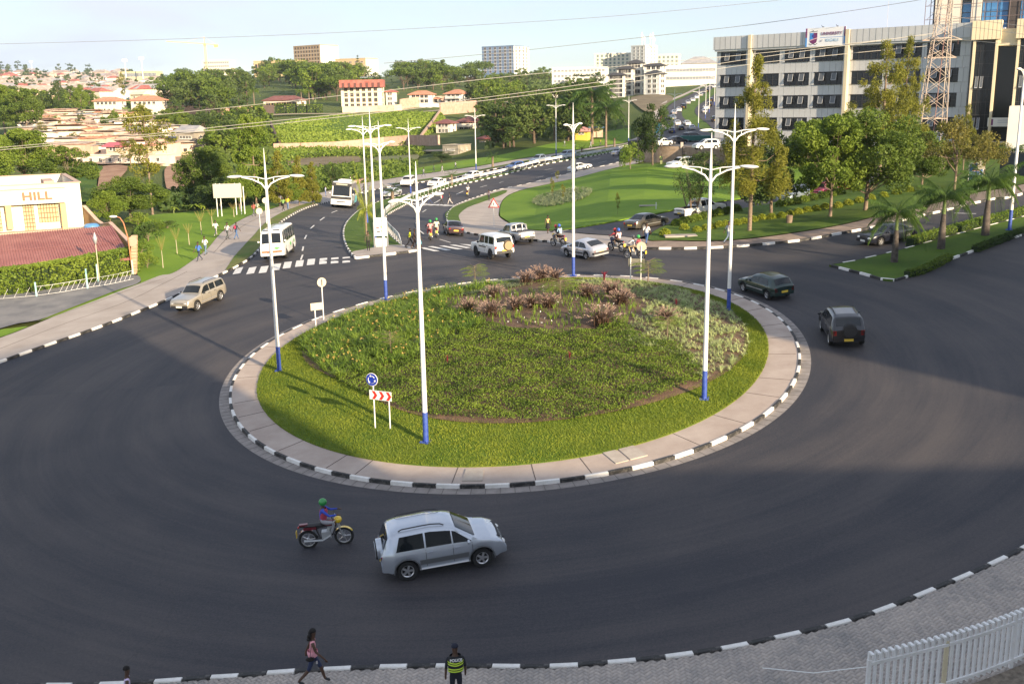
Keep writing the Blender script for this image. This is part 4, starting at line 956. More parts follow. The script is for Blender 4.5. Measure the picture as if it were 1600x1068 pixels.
plant('dark_b',1020,236,160,66,'drooping dark tree on the corner of the stone walled car park',D=165)
plant('shrub',985,244,222,40,'leafy growth over the end of the road by the walled car park',D=163)
for x,y,t,w_,k,lb in ((1028,250,235,11,'shrub','yellow bush against the stone wall'),(1043,250,240,12,'shrub','second yellow bush against the stone wall'),(1054,250,238,12,'shrub_dark','dark bush at the right end of the stone wall'),(1100,262,236,44,'shrub_dark','leafy bush in front of the white parked jeep'),(980,259,240,5,'dark_a','slim clipped shrub on the kerb by the lawn corner')):
    plant(k,x,y,t,w_,lb,'shrub')
for x,y,t,lb in ((1397,412,332,'front palm on the right median'),(1470,391,305,'middle palm on the right median'),(1539,370,283,'rear palm on the right median beside the lamp post')):
    src=proto('royal');p=G(x,y);dist=float((np.array(p)-np.array([0,0,CAMH]))@_F);hh=(y-t)/FPX*dist;o=src if 'royal' not in USED else copy_tree(src);USED.add('royal')
    o.location=p;s=hh/4.7;o.scale=(s*1.02,s*1.02,s);o.rotation_euler=(0,0,x);tag(o,lb,'palm','royal palms on the right median')
plant('royal_far',1583,222,190,40,'dark potted palm by the wall at the right edge','palm',D=110,h=3.4,w=3.4)
# ball shrubs and clipped rows
def ball(seed,m,n=900,r=0.5,leaf=0.07):
    rng=np.random.default_rng(seed);d=rnd_dirs(rng,n);d[:,2]=np.abs(d[:,2])*1.1-0.1;P=d*r*(0.75+0.3*rng.random((n,1)));P[:,2]=P[:,2]+r*.45
    return quads_mesh('foliage',leaf_quads(rng,P,leaf,0.7),m,rng.random(n))
_bm={k:ball(i,LF[c],leaf=l_,n=n) for i,(k,c,l_,n) in enumerate((('gold','gold',.12,900),('green','mid',.14,800),('goldb','bright',.13,800)))}
def shrub_ball(x,y,rpx,k,label,group=None):
    p=G(x,y);dist=float((np.array(p)-np.array([0,0,CAMH]))@_F);r=rpx/FPX*dist
    o=link('clipped_shrub',_bm[k]);o.location=(p.x,p.y,p.z+0.1);o.scale=(r/.5,)*2+(r/.5*.95,);o.rotation_euler=(0,0,x);tag(o,label,'shrub',group)
shrub_ball(1039,372,9.5,'gold','round golden shrub, largest and nearest the driveway mouth');shrub_ball(1069,362,8,'gold','golden shrub with a pointed top, right of the largest golden one')
for i,(x,y) in enumerate(((1089,366),(1103,363),(1112,361),(1123,358),(1134,357),(1151,355),(1162,353),(1176,350),(1190,347),(1205,346),(1221,344),(1234,341),(1247,338),(1261,335),(1275,333),(1289,330),(1309,328),(1325,324),(1342,320),(1360,316),(1380,312),(1400,307),(1420,303))):
    shrub_ball(x,y,8.0,'gold','yellow clipped shrub in the long row across the grass bank','yellow shrubs along the bank')
for i,(x,y) in enumerate(((1057,356),(1068,353),(1078,351),(1088,348),(1099,345),(1110,342),(1122,340),(1136,337),(1150,333),(1220,326),(1232,324),(1244,322),(1256,319),(1270,316),(1284,313),(1298,310),(1312,307))):
    shrub_ball(x,y,9.0,'green' if i % 3 else 'goldb','green shrub in the hedge row beside the driveway','green shrubs beside the driveway')
def hedge(name,P,w,h,m,label,n_per=420,cat='hedge',leaf=0.09,tone_gold=None,dz=0.1,seed=1):
    rng=np.random.default_rng(seed);Q=resample(P,0.5);root=empty(name,label,cat,(0,0,0));root.location=(0,0,0)
    pts=[]
    core=MB()
    for a,b in zip(Q[:-1],Q[1:]):
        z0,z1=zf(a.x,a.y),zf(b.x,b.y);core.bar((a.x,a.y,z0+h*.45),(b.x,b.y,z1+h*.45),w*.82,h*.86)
        L_=(b-a).length;n=int(n_per*L_);t=rng.random(n);s=(b-a).normalized();nx,ny=-s.y,s.x
        side=rng.integers(0,4,n);off=np.where(side==0,-w/2,np.where(side==1,w/2,rng.uniform(-w/2,w/2,n)));zz=np.where(side>=2,h,rng.random(n)*h)
        off=off+rng.normal(0,.035,n);zz=zz+rng.normal(0,.04,n)
        pts.append(np.stack([a.x+(b.x-a.x)*t+nx*off,a.y+(b.y-a.y)*t+ny*off,z0+(z1-z0)*t+zz+dz*0],1))
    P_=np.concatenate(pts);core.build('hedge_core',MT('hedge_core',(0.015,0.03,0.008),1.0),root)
    link('foliage',quads_mesh('foliage',leaf_quads(rng,P_,leaf*1.15,.8),m,rng.random(len(P_))),root);return root
hedge('hedge',gl([(1421,386),(1469,371.5),(1535,353.5),(1600,337),(1680,318)],4),0.7,0.65,LF['bright'],'clipped hedge along the far edge of the palm median',380,seed=2)
hedge('hedge',gl([(1416,433),(1445,425),(1484,405)],4),0.5,0.4,LF['mid'],'short low hedge at the near end of the palm median',380,seed=3)
hedge('hedge',gl([(1522,394),(1562,379),(1600,365),(1680,342)],4),0.5,0.4,LF['dark'],'low dark hedge along the near kerb of the palm median',380,seed=4)
hedge('hedge',gl([(-60,470),(0,462),(60,455),(120,444),(170,434),(213,425)],4),1.3,2.1,LF['bright'],'tall clipped hedge behind the white fence of the restaurant',1100,leaf=0.17,seed=5)
# ---- planting of the island
rng0=np.random.default_rng(77)
def in_px(poly_px,plane=True):
    return [Vector((p.x,p.y,0)) for p in [G(x,y,plane) for x,y in poly_px]]
def scatter(poly,n,rng):
    xs=[p.x for p in poly];ys=[p.y for p in poly];X=rng.uniform(min(xs),max(xs),n*2);Y=rng.uniform(min(ys),max(ys),n*2);k=inside(poly,X,Y);return X[k][:n],Y[k][:n]
Z_LILY=in_px([(471,545),(476,562),(491,582),(507,596),(530,612),(570,606),(640,590),(680,566),(760,528),(740,512),(700,500),(690,480),(760,462),(800,450),(710,456),(640,471),(590,486),(530,507),(490,528)])
Z_CARP=in_px([(520,606),(547,625),(595,647),(631,660),(687,670),(800,677),(911,672),(968,660),(1040,631),(1100,606),(1098,590),(1060,560),(1000,545),(960,520),(930,540),(840,546),(760,532),(680,566),(640,590),(570,606)])
Z_SPID=in_px([(985,560),(1060,575),(1095,607),(1136,594),(1160,573),(1172,545),(1166,520),(1136,489),(1085,466),(1034,451),(980,445),(900,442),(890,452),(960,462),(1000,480),(1010,500),(990,520),(975,540)])
Z_SILV=in_px([(700,460),(740,450),(800,444),(840,443),(830,455),(790,462),(740,472),(710,476)])
Z_SOIL=in_px([(700,500),(690,482),(780,470),(900,460),(990,482),(1005,505),(975,530),(880,540),(780,532)])
def put(name,V,m,tone,kind='stuff'):return link(name,quads_mesh(name,V,m,tone),kind=kind)
X,Y=scatter(Z_CARP,60000,rng0)
nn=np.sin(X*2.1+1.3*np.sin(Y*1.7))*np.cos(Y*2.3+X*.6)*.5+.5;mound=0.08+0.32*nn
P=np.stack([X,Y,zi(X,Y)+0.16+mound*rng0.random(len(X))**0.5+0.05],1)
d=rnd_dirs(rng0,len(X));d[:,2]=np.abs(d[:,2])*1.5
put('ground_cover_shrubs',leaf_quads(rng0,P,0.10,0.5,dirs=d),LF['carpet'],0.3*nn+0.6*rng0.random(len(X)))
ucore=MB()
def blades(X,Y,z,nb,L_,w,rise,rng,spread=1.0,seg=2):
    """tufts of arching blades"""
    n=len(X);a=rng.uniform(0,2*math.pi,(n,nb));le=L_*rng.uniform(.6,1.2,(n,nb));ri=rise*rng.uniform(.6,1.25,(n,nb));ca,sa=np.cos(a),np.sin(a)
    ts=np.linspace(0,1,seg+1);Q=[]
    for k in range(seg):
        row=[]
        for t,s in ((ts[k],-1),(ts[k+1],-1),(ts[k+1],1),(ts[k],1)):
            r=le*t*spread*(0.35+0.65*t);h=le*ri*(t-0.55*t*t);ww=w*(1-0.85*t)*s
            row.append(np.stack([X[:,None]+r*ca-ww*sa,Y[:,None]+r*sa+ww*ca,z[:,None]+h],-1))
        Q.append(np.stack(row,2))
    return np.concatenate([q.reshape(-1,4,3) for q in Q]),n*nb*seg
X,Y=scatter(Z_LILY,1100,rng0);V,n=blades(X,Y,zi(X,Y)+.17,14,0.62,0.024,1.5,rng0,0.9,3);put('daylily_clumps',V,LF['lily'],rng0.random(len(V)))
X,Y=scatter(Z_LILY,16000,rng0);P=np.stack([X,Y,zi(X,Y)+.2+.14*rng0.random(len(X))],1);put('daylily_underleaves',leaf_quads(rng0,P,.16,.25,up=.3),LF['lily'],rng0.random(len(X))*.7)
X,Y=scatter(Z_LILY,190,rng0);k=rng0.random(len(X))<.9;X,Y=X[k],Y[k]
c0=np.stack([X,Y,zi(X,Y)+rng0.uniform(.6,.82,len(X))],1);P=np.repeat(c0,5,0)+rng0.normal(0,.035,(len(c0)*5,3));put('daylily_flowers',leaf_quads(rng0,P,.085,.6),LF['orange'],rng0.random(len(P)))
X,Y=scatter(Z_SPID,1500,rng0);k=rng0.random(len(X))<.92;X,Y=X[k],Y[k];V,n=blades(X,Y,zi(X,Y)+.19,14,0.30,0.015,1.5,rng0,0.95,2);put('variegated_tufts',V,LF['spider'],rng0.random(len(V)))
X,Y=scatter(Z_SILV,420,rng0);V,n=blades(X,Y,zi(X,Y)+.19,12,0.30,0.014,1.3,rng0,0.95,2);put('silver_tufts',V,LF['silver'],rng0.random(len(V)))
X,Y=scatter(Z_SOIL,420,rng0);V,n=blades(X,Y,zi(X,Y)+.19,10,0.40,0.013,2.0,rng0,0.6,2);put('sparse_tufts',V,LF['lily'],rng0.random(len(V)))
X,Y=scatter(Z_SOIL,60,rng0);P=np.repeat(np.stack([X,Y,zi(X,Y)+.42],1),4,0)+rng0.normal(0,.02,(len(X)*4,3));put('white_flowers',leaf_quads(rng0,P,.06,.8),MT('petal_white',(.75,.74,.7),.7),None)
# short grass on the ring
ring=90000;t=rng0.uniform(0,2*math.pi,ring);ra=np.interp(t,np.linspace(0,2*math.pi,361),np.append(_ra,_ra[0]));rb_=np.array([math.hypot(p.x-ISL_C[0],p.y-ISL_C[1]) for p in BL]);rb=np.interp(t,np.linspace(0,2*math.pi,361),np.append(rb_,rb_[0]))
r=rb-.22+(ra+0.25-rb)*rng0.random(ring)**0.9;X=ISL_C[0]+r*np.cos(t);Y=ISL_C[1]+r*np.sin(t);k=Y<72;X,Y=X[k],Y[k]
P=np.stack([X,Y,zi(X,Y)+.185],1);d=rnd_dirs(rng0,len(X));d[:,2]=np.abs(d[:,2])+.8;d /= np.linalg.norm(d,axis=1)[:,None]
put('mown_grass_blades',leaf_quads(rng0,P,.11,.22,dirs=d),leaf_mat('blade_green',(0.09,0.15,0.015),(0.27,0.31,0.035),.3,scale=.5),rng0.random(len(X)))
def fountain(seed,n=260):
    rng=np.random.default_rng(seed);z0=np.zeros(n);X=rng.normal(0,.12,n);Y=rng.normal(0,.12,n)
    V,_=blades(X,Y,z0,1,1.0,.016,1.25,rng,.62,3);root=bpy.data.objects.new('fountain_grass',None);COL.objects.link(root)
    link('blades',quads_mesh('blades',V,LF['purple'],rng.random(len(V))),root)
    m=85;a=rng.uniform(0,2*math.pi,m);el=rng.uniform(.45,1.3,m);d=np.stack([np.cos(a)*np.cos(el),np.sin(a)*np.cos(el),np.sin(el)],1);b0=d*rng.uniform(.6,.8,(m,1));Q=[]
    for k in range(6):
        P=b0+d*(k*0.05)+np.array([0,0,-.004*k*k]);Q.append(leaf_quads(rng,P+rng.normal(0,.008,P.shape),.10-.008*k,.42,dirs=d+rng.normal(0,.25,d.shape)))
    Q=np.concatenate(Q);link('plumes',quads_mesh('plumes',Q,LF['plume'],rng.random(len(Q))),root);return root
_f0=fountain(1)
FG=[(822,452,1.0,'on the far rim of the bed, left of the feathery shrub'),(846,446,1.15,'behind the feathery shrub at the far rim'),(866,446,.95,'right behind the feathery shrub'),(772,480,.9,'farthest back of the left cluster'),
      (733,508,.95,'leftmost of all on the bare soil'),(768,515,1.0,'front one of the left cluster, with pale plumes'),(808,504,.9,'in the middle cluster, left of centre'),(832,500,.9,'in the middle cluster, centre'),(858,500,.9,'in the middle cluster, right side'),
      (918,480,.95,'left one of the rear right cluster'),(955,476,1.05,'tall one of the rear right cluster'),(970,492,1.0,'front one of the rear right cluster'),(940,532,1.3,'largest, in the foreground of the bare soil'),(1040,520,.95,'alone among the variegated plants')]
for i,(x,y,s,lb) in enumerate(FG):
    o=_f0 if i==0 else copy_tree(_f0);p=G(x,y,True);o.location=(p.x,p.y,float(zi(p.x,p.y))+.18);o.scale=(s*1.25,s*1.25,s*1.15);o.rotation_euler=(0,0,i*1.7);tag(o,'pink plumed fountain grass clump '+lb,'grass clump','fountain grass clumps on the island')
def cordyline(seed):
    rng=np.random.default_rng(seed);V,_=blades(np.zeros(26),np.zeros(26),rng.uniform(.2,.5,26),1,.4,.035,1.8,rng,.6,2);root=bpy.data.objects.new('red_cordyline',None);COL.objects.link(root)
    b=MB();b.cyl((0,0,-.1),(0,0,.45),.02,6);b.build('stem',BARK2,root);link('leaves',quads_mesh('leaves',V,LF['red'],rng.random(len(V))),root);return root
_c0=cordyline(2)
for i,(x,y,lb) in enumerate(((687,476,'among the daylilies near the far rim'),(642,515,'in the middle of the daylilies'),(700,596,'alone in the dark ground cover at the left'),(890,590,'alone in the dark ground cover at the centre'),(944,455,'tall one behind the rear right grasses'),(1056,495,'beside the variegated plants'))):
    o=_c0 if i==0 else copy_tree(_c0);p=G(x,y,True);o.location=(p.x,p.y,float(zi(p.x,p.y))+.2);o.scale=((.7,.7,.7,.7,1.3,.8)[i],)*3;o.rotation_euler=(0,0,i);tag(o,'small red leaved plant '+lb,'plant','red leaved plants on the island')
# feathery young trees on the island
def feather(seed,H,spread,nf=16,L_=1.2,m=None):
    rng=np.random.default_rng(seed);root=bpy.data.objects.new('feathery_sapling',None);COL.objects.link(root);b=MB();b.tube([(0,0,-.2),(.03,0,H*.5),(0,.03,H)],[.04,.03,.015],6);Q=[]
    for i in range(nf):
        a=i*2.4;z=H*(.45+.55*(i/nf));f=frond_mesh(rng,L_*rng.uniform(.7,1.1),.5,14,.24,rise=.45,width=.01);c,s=math.cos(a),math.sin(a)
        Q.append(np.stack([f[...,0]*c-f[...,1]*s,f[...,0]*s+f[...,1]*c,f[...,2]*.8+z],-1));b.tube([(0,0,z),(c*L_*.4,s*L_*.4,z+.15)],[.012,.006],4)
    b.build('trunk',BARK,root);Q=np.concatenate(Q);link('crown',quads_mesh('crown',Q,m or LF['bright'],rng.random(len(Q))),root);return root
ft=[feather(1,1.3,1,22,1.3),feather(2,1.0,1,30,1.5)]
for i,(x,y,k,s,lb) in enumerate(((742,448,0,1.05,'feathery sapling at the far left rim of the island'),(876,484,1,1.25,'wide feathery green shrub in the middle of the pink grasses'),(1012,448,0,1.2,'feathery sapling beside the rear sign at the far rim'),(1042,545,0,.9,'feathery sapling leaning over the variegated plants'),(612,575,0,.95,'broad sapling on a thin pale stem among the daylilies'))):
    o=ft[k] if i<2 else copy_tree(ft[k]);p=G(x,y,True);o.location=(p.x,p.y,float(zi(p.x,p.y))+.15);o.scale=(s,s,s);o.rotation_euler=(0,0,x);tag(o,lb,'sapling')
# pale ground cover bed and stakes on the right lawn
Z_P=gl([(830,318),(845,307),(875,300),(905,296),(925,300),(915,312),(890,320),(850,326)],3,True)
X,Y=scatter(Z_P,900,rng0);V,n=blades(X,Y,zt(X,Y)+.2,10,0.45,0.03,1.6,rng0,0.95,2);put('pale_bed_tufts',V,LF['silver'],rng0.random(len(V)))
for x,y,t,lb in ((863,312,275,'thin sapling in the pale planting bed on the lawn'),(880,318,285,'leafier sapling in the pale planting bed on the lawn'),(965,338,298,'spindly sapling alone on the right lawn'),(871,285,265,'tiny sapling at the rim of the right lawn')):
    plant('sparse',x,y,t,9,lb,'sapling')
X,Y=scatter([Vector((p.x,p.y,0)) for p in lw+lb_ ] if False else gl([(480,272),(560,262),(640,256),(650,268),(600,282),(540,292),(500,300),(470,300)],3,True),5000,rng0)
P=np.stack([X,Y,zt(X,Y)+rng0.uniform(0,1.6,len(X))],1);put('valley_undergrowth',leaf_quads(rng0,P,.8,.6),LF['mid'],rng0.random(len(X)))
for i,poly in enumerate(([(430,240),(560,238),(650,236),(660,243),(560,246),(470,250),(430,262)],[(380,300),(430,262),(470,270),(520,270),(560,265),(500,296),(440,310)],[(250,330),(330,322),(420,315),(440,300),(380,290),(260,312)])):
    X,Y=scatter(gl(poly,2,True),7000,rng0);P=np.stack([X,Y,zt(X,Y)+rng0.uniform(0,1.8,len(X))],1);put('valley_undergrowth',leaf_quads(rng0,P,.8,.6),LF[['bright','mid','dark'][i]],rng0.random(len(X)))
X,Y=scatter(gl([(432,198),(560,182),(690,180),(660,220),(560,226),(436,234)],3,True),22000,rng0);P=np.stack([X,Y,zt(X,Y)+.3+rng0.uniform(0,.7,len(X))],1);put('slope_bushes',leaf_quads(rng0,P,.9,.6),leaf_mat('leaf_slope',(.12,.2,.025),(.30,.38,.06),scale=.06),rng0.random(len(X)))
# ---- wooded hillsides, tree by tree
rt=random.Random(8)
def forest(poly_px,n,kinds,hm,label,group,avoid=(),hs=0.25,Dmul=1.0):
    cells=[];k=0;tries=0
    while k<n and tries<n*60:
        tries+=1;xs=[p[0] for p in poly_px];ys=[p[1] for p in poly_px];x,y=rt.uniform(min(xs),max(xs)),rt.uniform(min(ys),max(ys))
        if not bool(inside(poly_px,[x],[y])[0]):continue
        if any(a<=x<=c and b<=y<=d for a,b,c,d in avoid):continue
        if any(abs(x-u)*0.6+abs(y-v)*1.6<4.0 for u,v in cells):continue
        p=G(x,y)
        if p.y>1200:continue
        cells.append((x,y));fx=('left','central','right')[min(2,int(3*(x-min(xs))/(max(xs)-min(xs))))];fy=('upper','middle','lower')[min(2,int(3*(y-min(ys))/(max(ys)-min(ys))))];kd=rt.choice(kinds);src=proto(kd);h=hm*rt.uniform(1-hs,1+hs);o=src if kd not in USED else copy_tree(src);USED.add(kd)
        o.location=(p.x,p.y,p.z-.4);w=h/src['_h']*rt.uniform(1.0,1.4);o.scale=(w,w,h/src['_h']);o.rotation_euler=(0,0,rt.uniform(0,6.28));tag(o,label[kd]+', '+fy+' '+fx,'tree',group);k+=1
KD=['far_a','far_b','far_c','far_e','far_d']
def LBL(where):return {'far_a':'rounded green tree '+where,'far_b':'upright green tree '+where,'far_c':'flat-topped spreading tree '+where,'far_d':'tall dark tree '+where,'far_e':'light green bushy tree '+where,'far_f':'grey-green tall tree '+where}
forest([(235,168),(240,126),(300,122),(350,120),(420,122),(460,124),(540,124),(540,150),(400,152),(395,168),(330,186)],62,KD+['far_c','far_a'],13,LBL('on the wooded hillside below the tan tower block'),'trees on the wooded hillside',avoid=((405,138,480,175),(445,100,590,122)))
forest([(400,121),(545,121),(560,140),(530,158),(470,156),(400,150)],60,KD,15,LBL('on the slope behind the maroon roofed villa'),'trees behind the maroon villa',avoid=((405,138,480,175),(445,100,590,122)))
forest([(540,118),(560,110),(640,112),(700,108),(760,118),(760,140),(730,142),(620,142),(545,142)],42,KD+['far_d'],15,LBL('on the ridge between the tan and the blue block'),'trees on the middle ridge',avoid=((530,100,622,140),(740,100,830,122)))
forest([(755,120),(800,122),(860,126),(942,130),(940,140),(880,146),(760,146)],26,KD,10,LBL('on the slope below the blue and cream blocks'),'trees below the blue block',avoid=((945,90,1050,152),(828,130,872,175)))
forest([(700,150),(760,148),(830,150),(830,172),(800,185),(760,178),(720,168)],20,['far_a','far_e','far_b'],11,LBL('between the villas and the small white house'),'trees by the small white house',avoid=((705,140,745,165),(826,140,872,175)))
forest([(745,185),(800,172),(870,170),(925,172),(955,186),(968,206),(950,214),(880,224),(830,232),(770,236),(745,215)],46,['far_d','far_d','far_a','far_b'],11,LBL('in the dark grove beyond the upper carriageway'),'trees of the dark grove',avoid=((828,130,872,182),))
forest([(240,186),(330,180),(400,186),(425,200),(425,240),(350,262),(330,232),(300,205)],20,['far_a','far_e','far_d','far_b'],9,LBL('on the valley side right of the settlement'),'trees on the valley side')
forest([(0,168),(60,166),(230,162),(230,172),(120,176),(0,186)],26,['far_a','far_e','far_b'],9,LBL('along the crest above the settlement'),'trees above the settlement',avoid=((140,150,262,172),))
for x,D,h,lb in ((890,265,11,'tall palm left of the drooping palm pair'),(925,250,15,'tallest drooping palm in the dark grove'),(947,240,11,'shorter drooping palm beside the tallest one'),(866,262,9,'broad palm near the yellow kiosk')):
    q=at_depth(x,200,D);o=copy_tree(proto('royal_far'));o.location=(q[0],q[1],zf(q[0],q[1]));s=h/9/1.2;o.scale=(s*1.1,s*1.1,s);tag(o,lb,'palm')
for x,y,h,lb in ((472,172,9,'left palm of the pair beside the dark roofed villa'),(484,172,9,'right palm of the pair beside the dark roofed villa'),(398,172,9,'palm left of the dark roofed villa')):
    plant('fan',x,y,None,None,lb,'palm',h=h)
plant('araucaria',560,118,76,16,'tiered pine on the ridge beside the tan tower block',D=900,h=24,z=33)
# hillside undergrowth so the ground does not read bare
for poly,n in (([(235,175),(240,118),(420,108),(560,108),(760,112),(760,146),(540,160),(395,180),(330,190)],16000),([(760,122),(940,126),(945,160),(965,178),(975,205),(760,236),(745,185)],12000),([(240,186),(425,186),(425,262),(330,262),(300,205)],5000),([(0,164),(235,160),(235,186),(0,200)],6000)):
    X,Y=scatter(gl(poly,1,True),n,rng0);P=np.stack([X,Y,zt(X,Y)+rng0.uniform(0,2.5,len(X))**1],1);put('hillside_undergrowth',leaf_quads(rng0,P,2.2,.6),LF['far'],rng0.random(len(X)))
# ---------------------------------------------------------------- buildings
GLASS=mat('dark_glass',(0.012,0.016,0.022),0.12,spec=0.35)
GLASS_B=mat('blue_glass',(0.04,0.15,0.36),0.2,spec=0.5,col2=(0.08,0.24,0.5),scale=0.25)
WHITE=mat('white_wall',(0.70,0.68,0.63),0.85,var=0.06,scale=0.3)
CREAM=mat('cream_wall',(0.68,0.60,0.43),0.85,var=0.07,scale=0.4)
PINKW=mat('pinkish_wall',(0.50,0.36,0.28),0.9,col2=(0.62,0.48,0.38),scale=0.4)
TAN=mat('tan_wall',(0.36,0.27,0.17),0.9,var=0.1,scale=0.2)
REDR=mat('red_roof',(0.30,0.09,0.07),0.8,col2=(0.42,0.15,0.12),scale=0.6)
MAROON=mat('maroon_roof',(0.16,0.06,0.055),0.75,col2=(0.22,0.09,0.08),scale=0.6)
ORANGER=mat('orange_roof',(0.42,0.18,0.10),0.85,col2=(0.52,0.26,0.17),scale=0.8)
RUST=mat('rusty_sheet',(0.28,0.17,0.13),0.75,col2=(0.46,0.36,0.30),scale=0.5)
GREYR=mat('grey_sheet',(0.26,0.26,0.27),0.6,col2=(0.4,0.38,0.37),scale=0.5)
GREYC=mat('grey_cladding',(0.50,0.51,0.52),0.55,var=0.06,scale=0.3)
CREAMC=mat('sunlit_cream_cladding',(0.62,0.54,0.38),0.6,var=0.05,scale=0.3)  # warm sunlight on the fins and caps is put into this cream
DARKM=mat('dark_metal',(0.03,0.03,0.035),0.5)
LIGHTM=mat('light_metal',(0.55,0.55,0.55),0.45,0.3)
def z_at(py,px,D):return float(at_depth(px,py,D)[2])
def frame_between(A,B,up=0):
    """matrix with x from A to B, y away from the camera, origin A"""
    x=Vector((B[0]-A[0],B[1]-A[1],0)).normalized();y=Vector((-x.y,x.x,0));return Matrix(((x.x,y.x,0,A[0]),(x.y,y.y,0,A[1]),(0,0,1,A[2]),(0,0,0,1)))
_wm={}
def window_mesh(w,h,fr=None,glass=None,mull=1,sill=True,trans=0):
    key=(round(w,2),round(h,2),fr.name if fr else '',glass.name if glass else '',mull,trans)
    if key in _wm:return _wm[key]
    b=MB();t=min(.09,w*.07)
    b.box((0,.03,0),(w-t,.06,h-t),mi=1)
    for s in (-1,1):b.box((s*(w/2-t/2),-.03,0),(t,.14,h));b.box((0,-.03,s*(h/2-t/2)),(w-2*t,.14,t))
    for k in range(mull):b.box((w*((k+1)/(mull+1)-.5),-.01,0),(t*.6,.08,h-2*t))
    for k in range(trans):b.box((0,-.012,h*((k+1)/(trans+1)-.5)),(w-2*t,.07,t*.5))
    if sill:b.box((0,-.08,-h/2-.05),(w+.15,.2,.08))
    _wm[key]=b.mesh('window',[fr or WHITE,glass or GLASS]);return _wm[key]
def add_windows(root,M4,W_,z0,rows,cols,fh,ww,wh,margin=1.0,fr=None,glass=None,mull=1,zoff=None,sill=True,skip=()):
    me=window_mesh(ww,wh,fr,glass,mull,sill)
    for r in range(rows):
        for c in range(cols):
            if (r,c) in skip:continue
            x=margin+(W_-2*margin)*(c+.5)/cols;z=z0+r*fh+(zoff if zoff is not None else fh*.55)
            o=link('window',me,root);o.matrix_local=M4 @ Matrix.Translation((x,-0.02,z))
def corner_block(name,label,px,py,top,D,wl,wr,ang,wall,floors,cl=6,crr=2,cat='building',ww=1.5,wh=1.4,wallr=None,fr=None,glass=None,roof='flat',roofm=None,base_drop=4,mull=1,parapet=0.8,balc=False,group=None):
    """a block seen on its corner: wl px of left face, wr px of right face"""
    p=at_depth(px,py,D);m=D/FPX*1.03;a=math.radians(ang);H=z_at(top,px,D)-p[2]
    Wl=wl*m/math.cos(a);Wr=wr*m/max(.15,math.sin(a));root=empty(name,label,cat,(p[0],p[1],p[2]),0,group)
    # left face frame: x runs from the far left to the corner
    Ml=Matrix.Rotation(-a,4,'Z') @ Matrix.Translation((-Wl,0,0));Mr=Matrix.Rotation(-a,4,'Z') @ Matrix.Rotation(math.pi/2,4,'Z')
    b=MB();R=Matrix.Rotation(-a,4,'Z')
    b.prism([(-Wl,0),(0,0),(0,Wr),(-Wl,Wr)],-base_drop,H,M4=R)
    if parapet and roof=='flat':
        for (x0,y0,x1,y1) in ((-Wl,0,0,0),(0,0,0,Wr),(-Wl,Wr,0,Wr),(-Wl,0,-Wl,Wr)):
            b.bar(R @ Vector((x0,y0,H+parapet/2)),R @ Vector((x1,y1,H+parapet/2)),.35,parapet)
    b.build('wall',wall,root)
    if wallr:
        c=MB();c.prism([(.0,.0),(.12,.0),(.12,Wr),(.0,Wr)],-base_drop,H+parapet,M4=R);c.build('wall',wallr,root)
    fh=H/floors
    for r in range(1,floors):
        s=MB();s.bar(R @ Vector((-Wl,-.06,r*fh)),R @ Vector((.1,-.06,r*fh)),.14,.22);s.build('floor_band',wallr or wall,root)
    add_windows(root,Ml,Wl,0,floors,cl,fh,ww,wh,fr=fr,glass=glass,mull=mull)
    Mr2=R @ Matrix.Translation((0.14 if wallr else 0.0,0,0)) @ Matrix.Rotation(math.pi/2,4,'Z')
    if crr:add_windows(root,Mr2,Wr,0,floors,crr,fh,ww*.9,wh,fr=fr,glass=glass,mull=mull)
    if balc:
        for r in range(1,floors):
            for c in range(cl):
                x=1.0+(Wl-2)*(c+.5)/cl;o=link('balcony',balcony_mesh(2.6,wall),root);o.matrix_local=Ml @ Matrix.Translation((x,-.02,r*fh))
    if roof in ('hip','gable'):
        r=MB();e=.7;rh=min(Wl,Wr)*.28
        P=[(-Wl-e,-e),(e,-e),(e,Wr+e),(-Wl-e,Wr+e)]
        if Wl>=Wr:q=Wr/2 if roof=='hip' else -e*.2;r0,r1=(-Wl+q,Wr/2),(-q,Wr/2)
        else:q=Wl/2 if roof=='hip' else -e*.2;r0,r1=(-Wl/2,q),(-Wl/2,Wr-q)
        V=[R @ Vector((x,y,H)) for x,y in P]+[R @ Vector((*r0,H+rh)),R @ Vector((*r1,H+rh))]+[R @ Vector((x,y,H-.25)) for x,y in P]
        F=([(0,1,5,4),(1,2,5),(2,3,4,5),(3,0,4)] if Wl>=Wr else [(0,1,4),(1,2,5,4),(2,3,5),(3,0,4,5)])+[(6,7,1,0),(7,8,2,1),(8,9,3,2),(9,6,0,3),(9,8,7,6)]
        r.add(V,F);r.build('roof',roofm or REDR,root)
    return root,Ml,Mr2,H,Wl,Wr
_bal={}
def balcony_mesh(w,m):
    if (w,m.name) in _bal:return _bal[(w,m.name)]
    b=MB();b.box((0,-.6,.08),(w,1.2,.16));b.box((0,-1.18,.6),(w,.06,.9));b.box((-w/2,-.6,.6),(.06,1.2,.9));b.box((w/2,-.6,.6),(.06,1.2,.9));_bal[(w,m.name)]=b.mesh('balcony',m);return _bal[(w,m.name)]

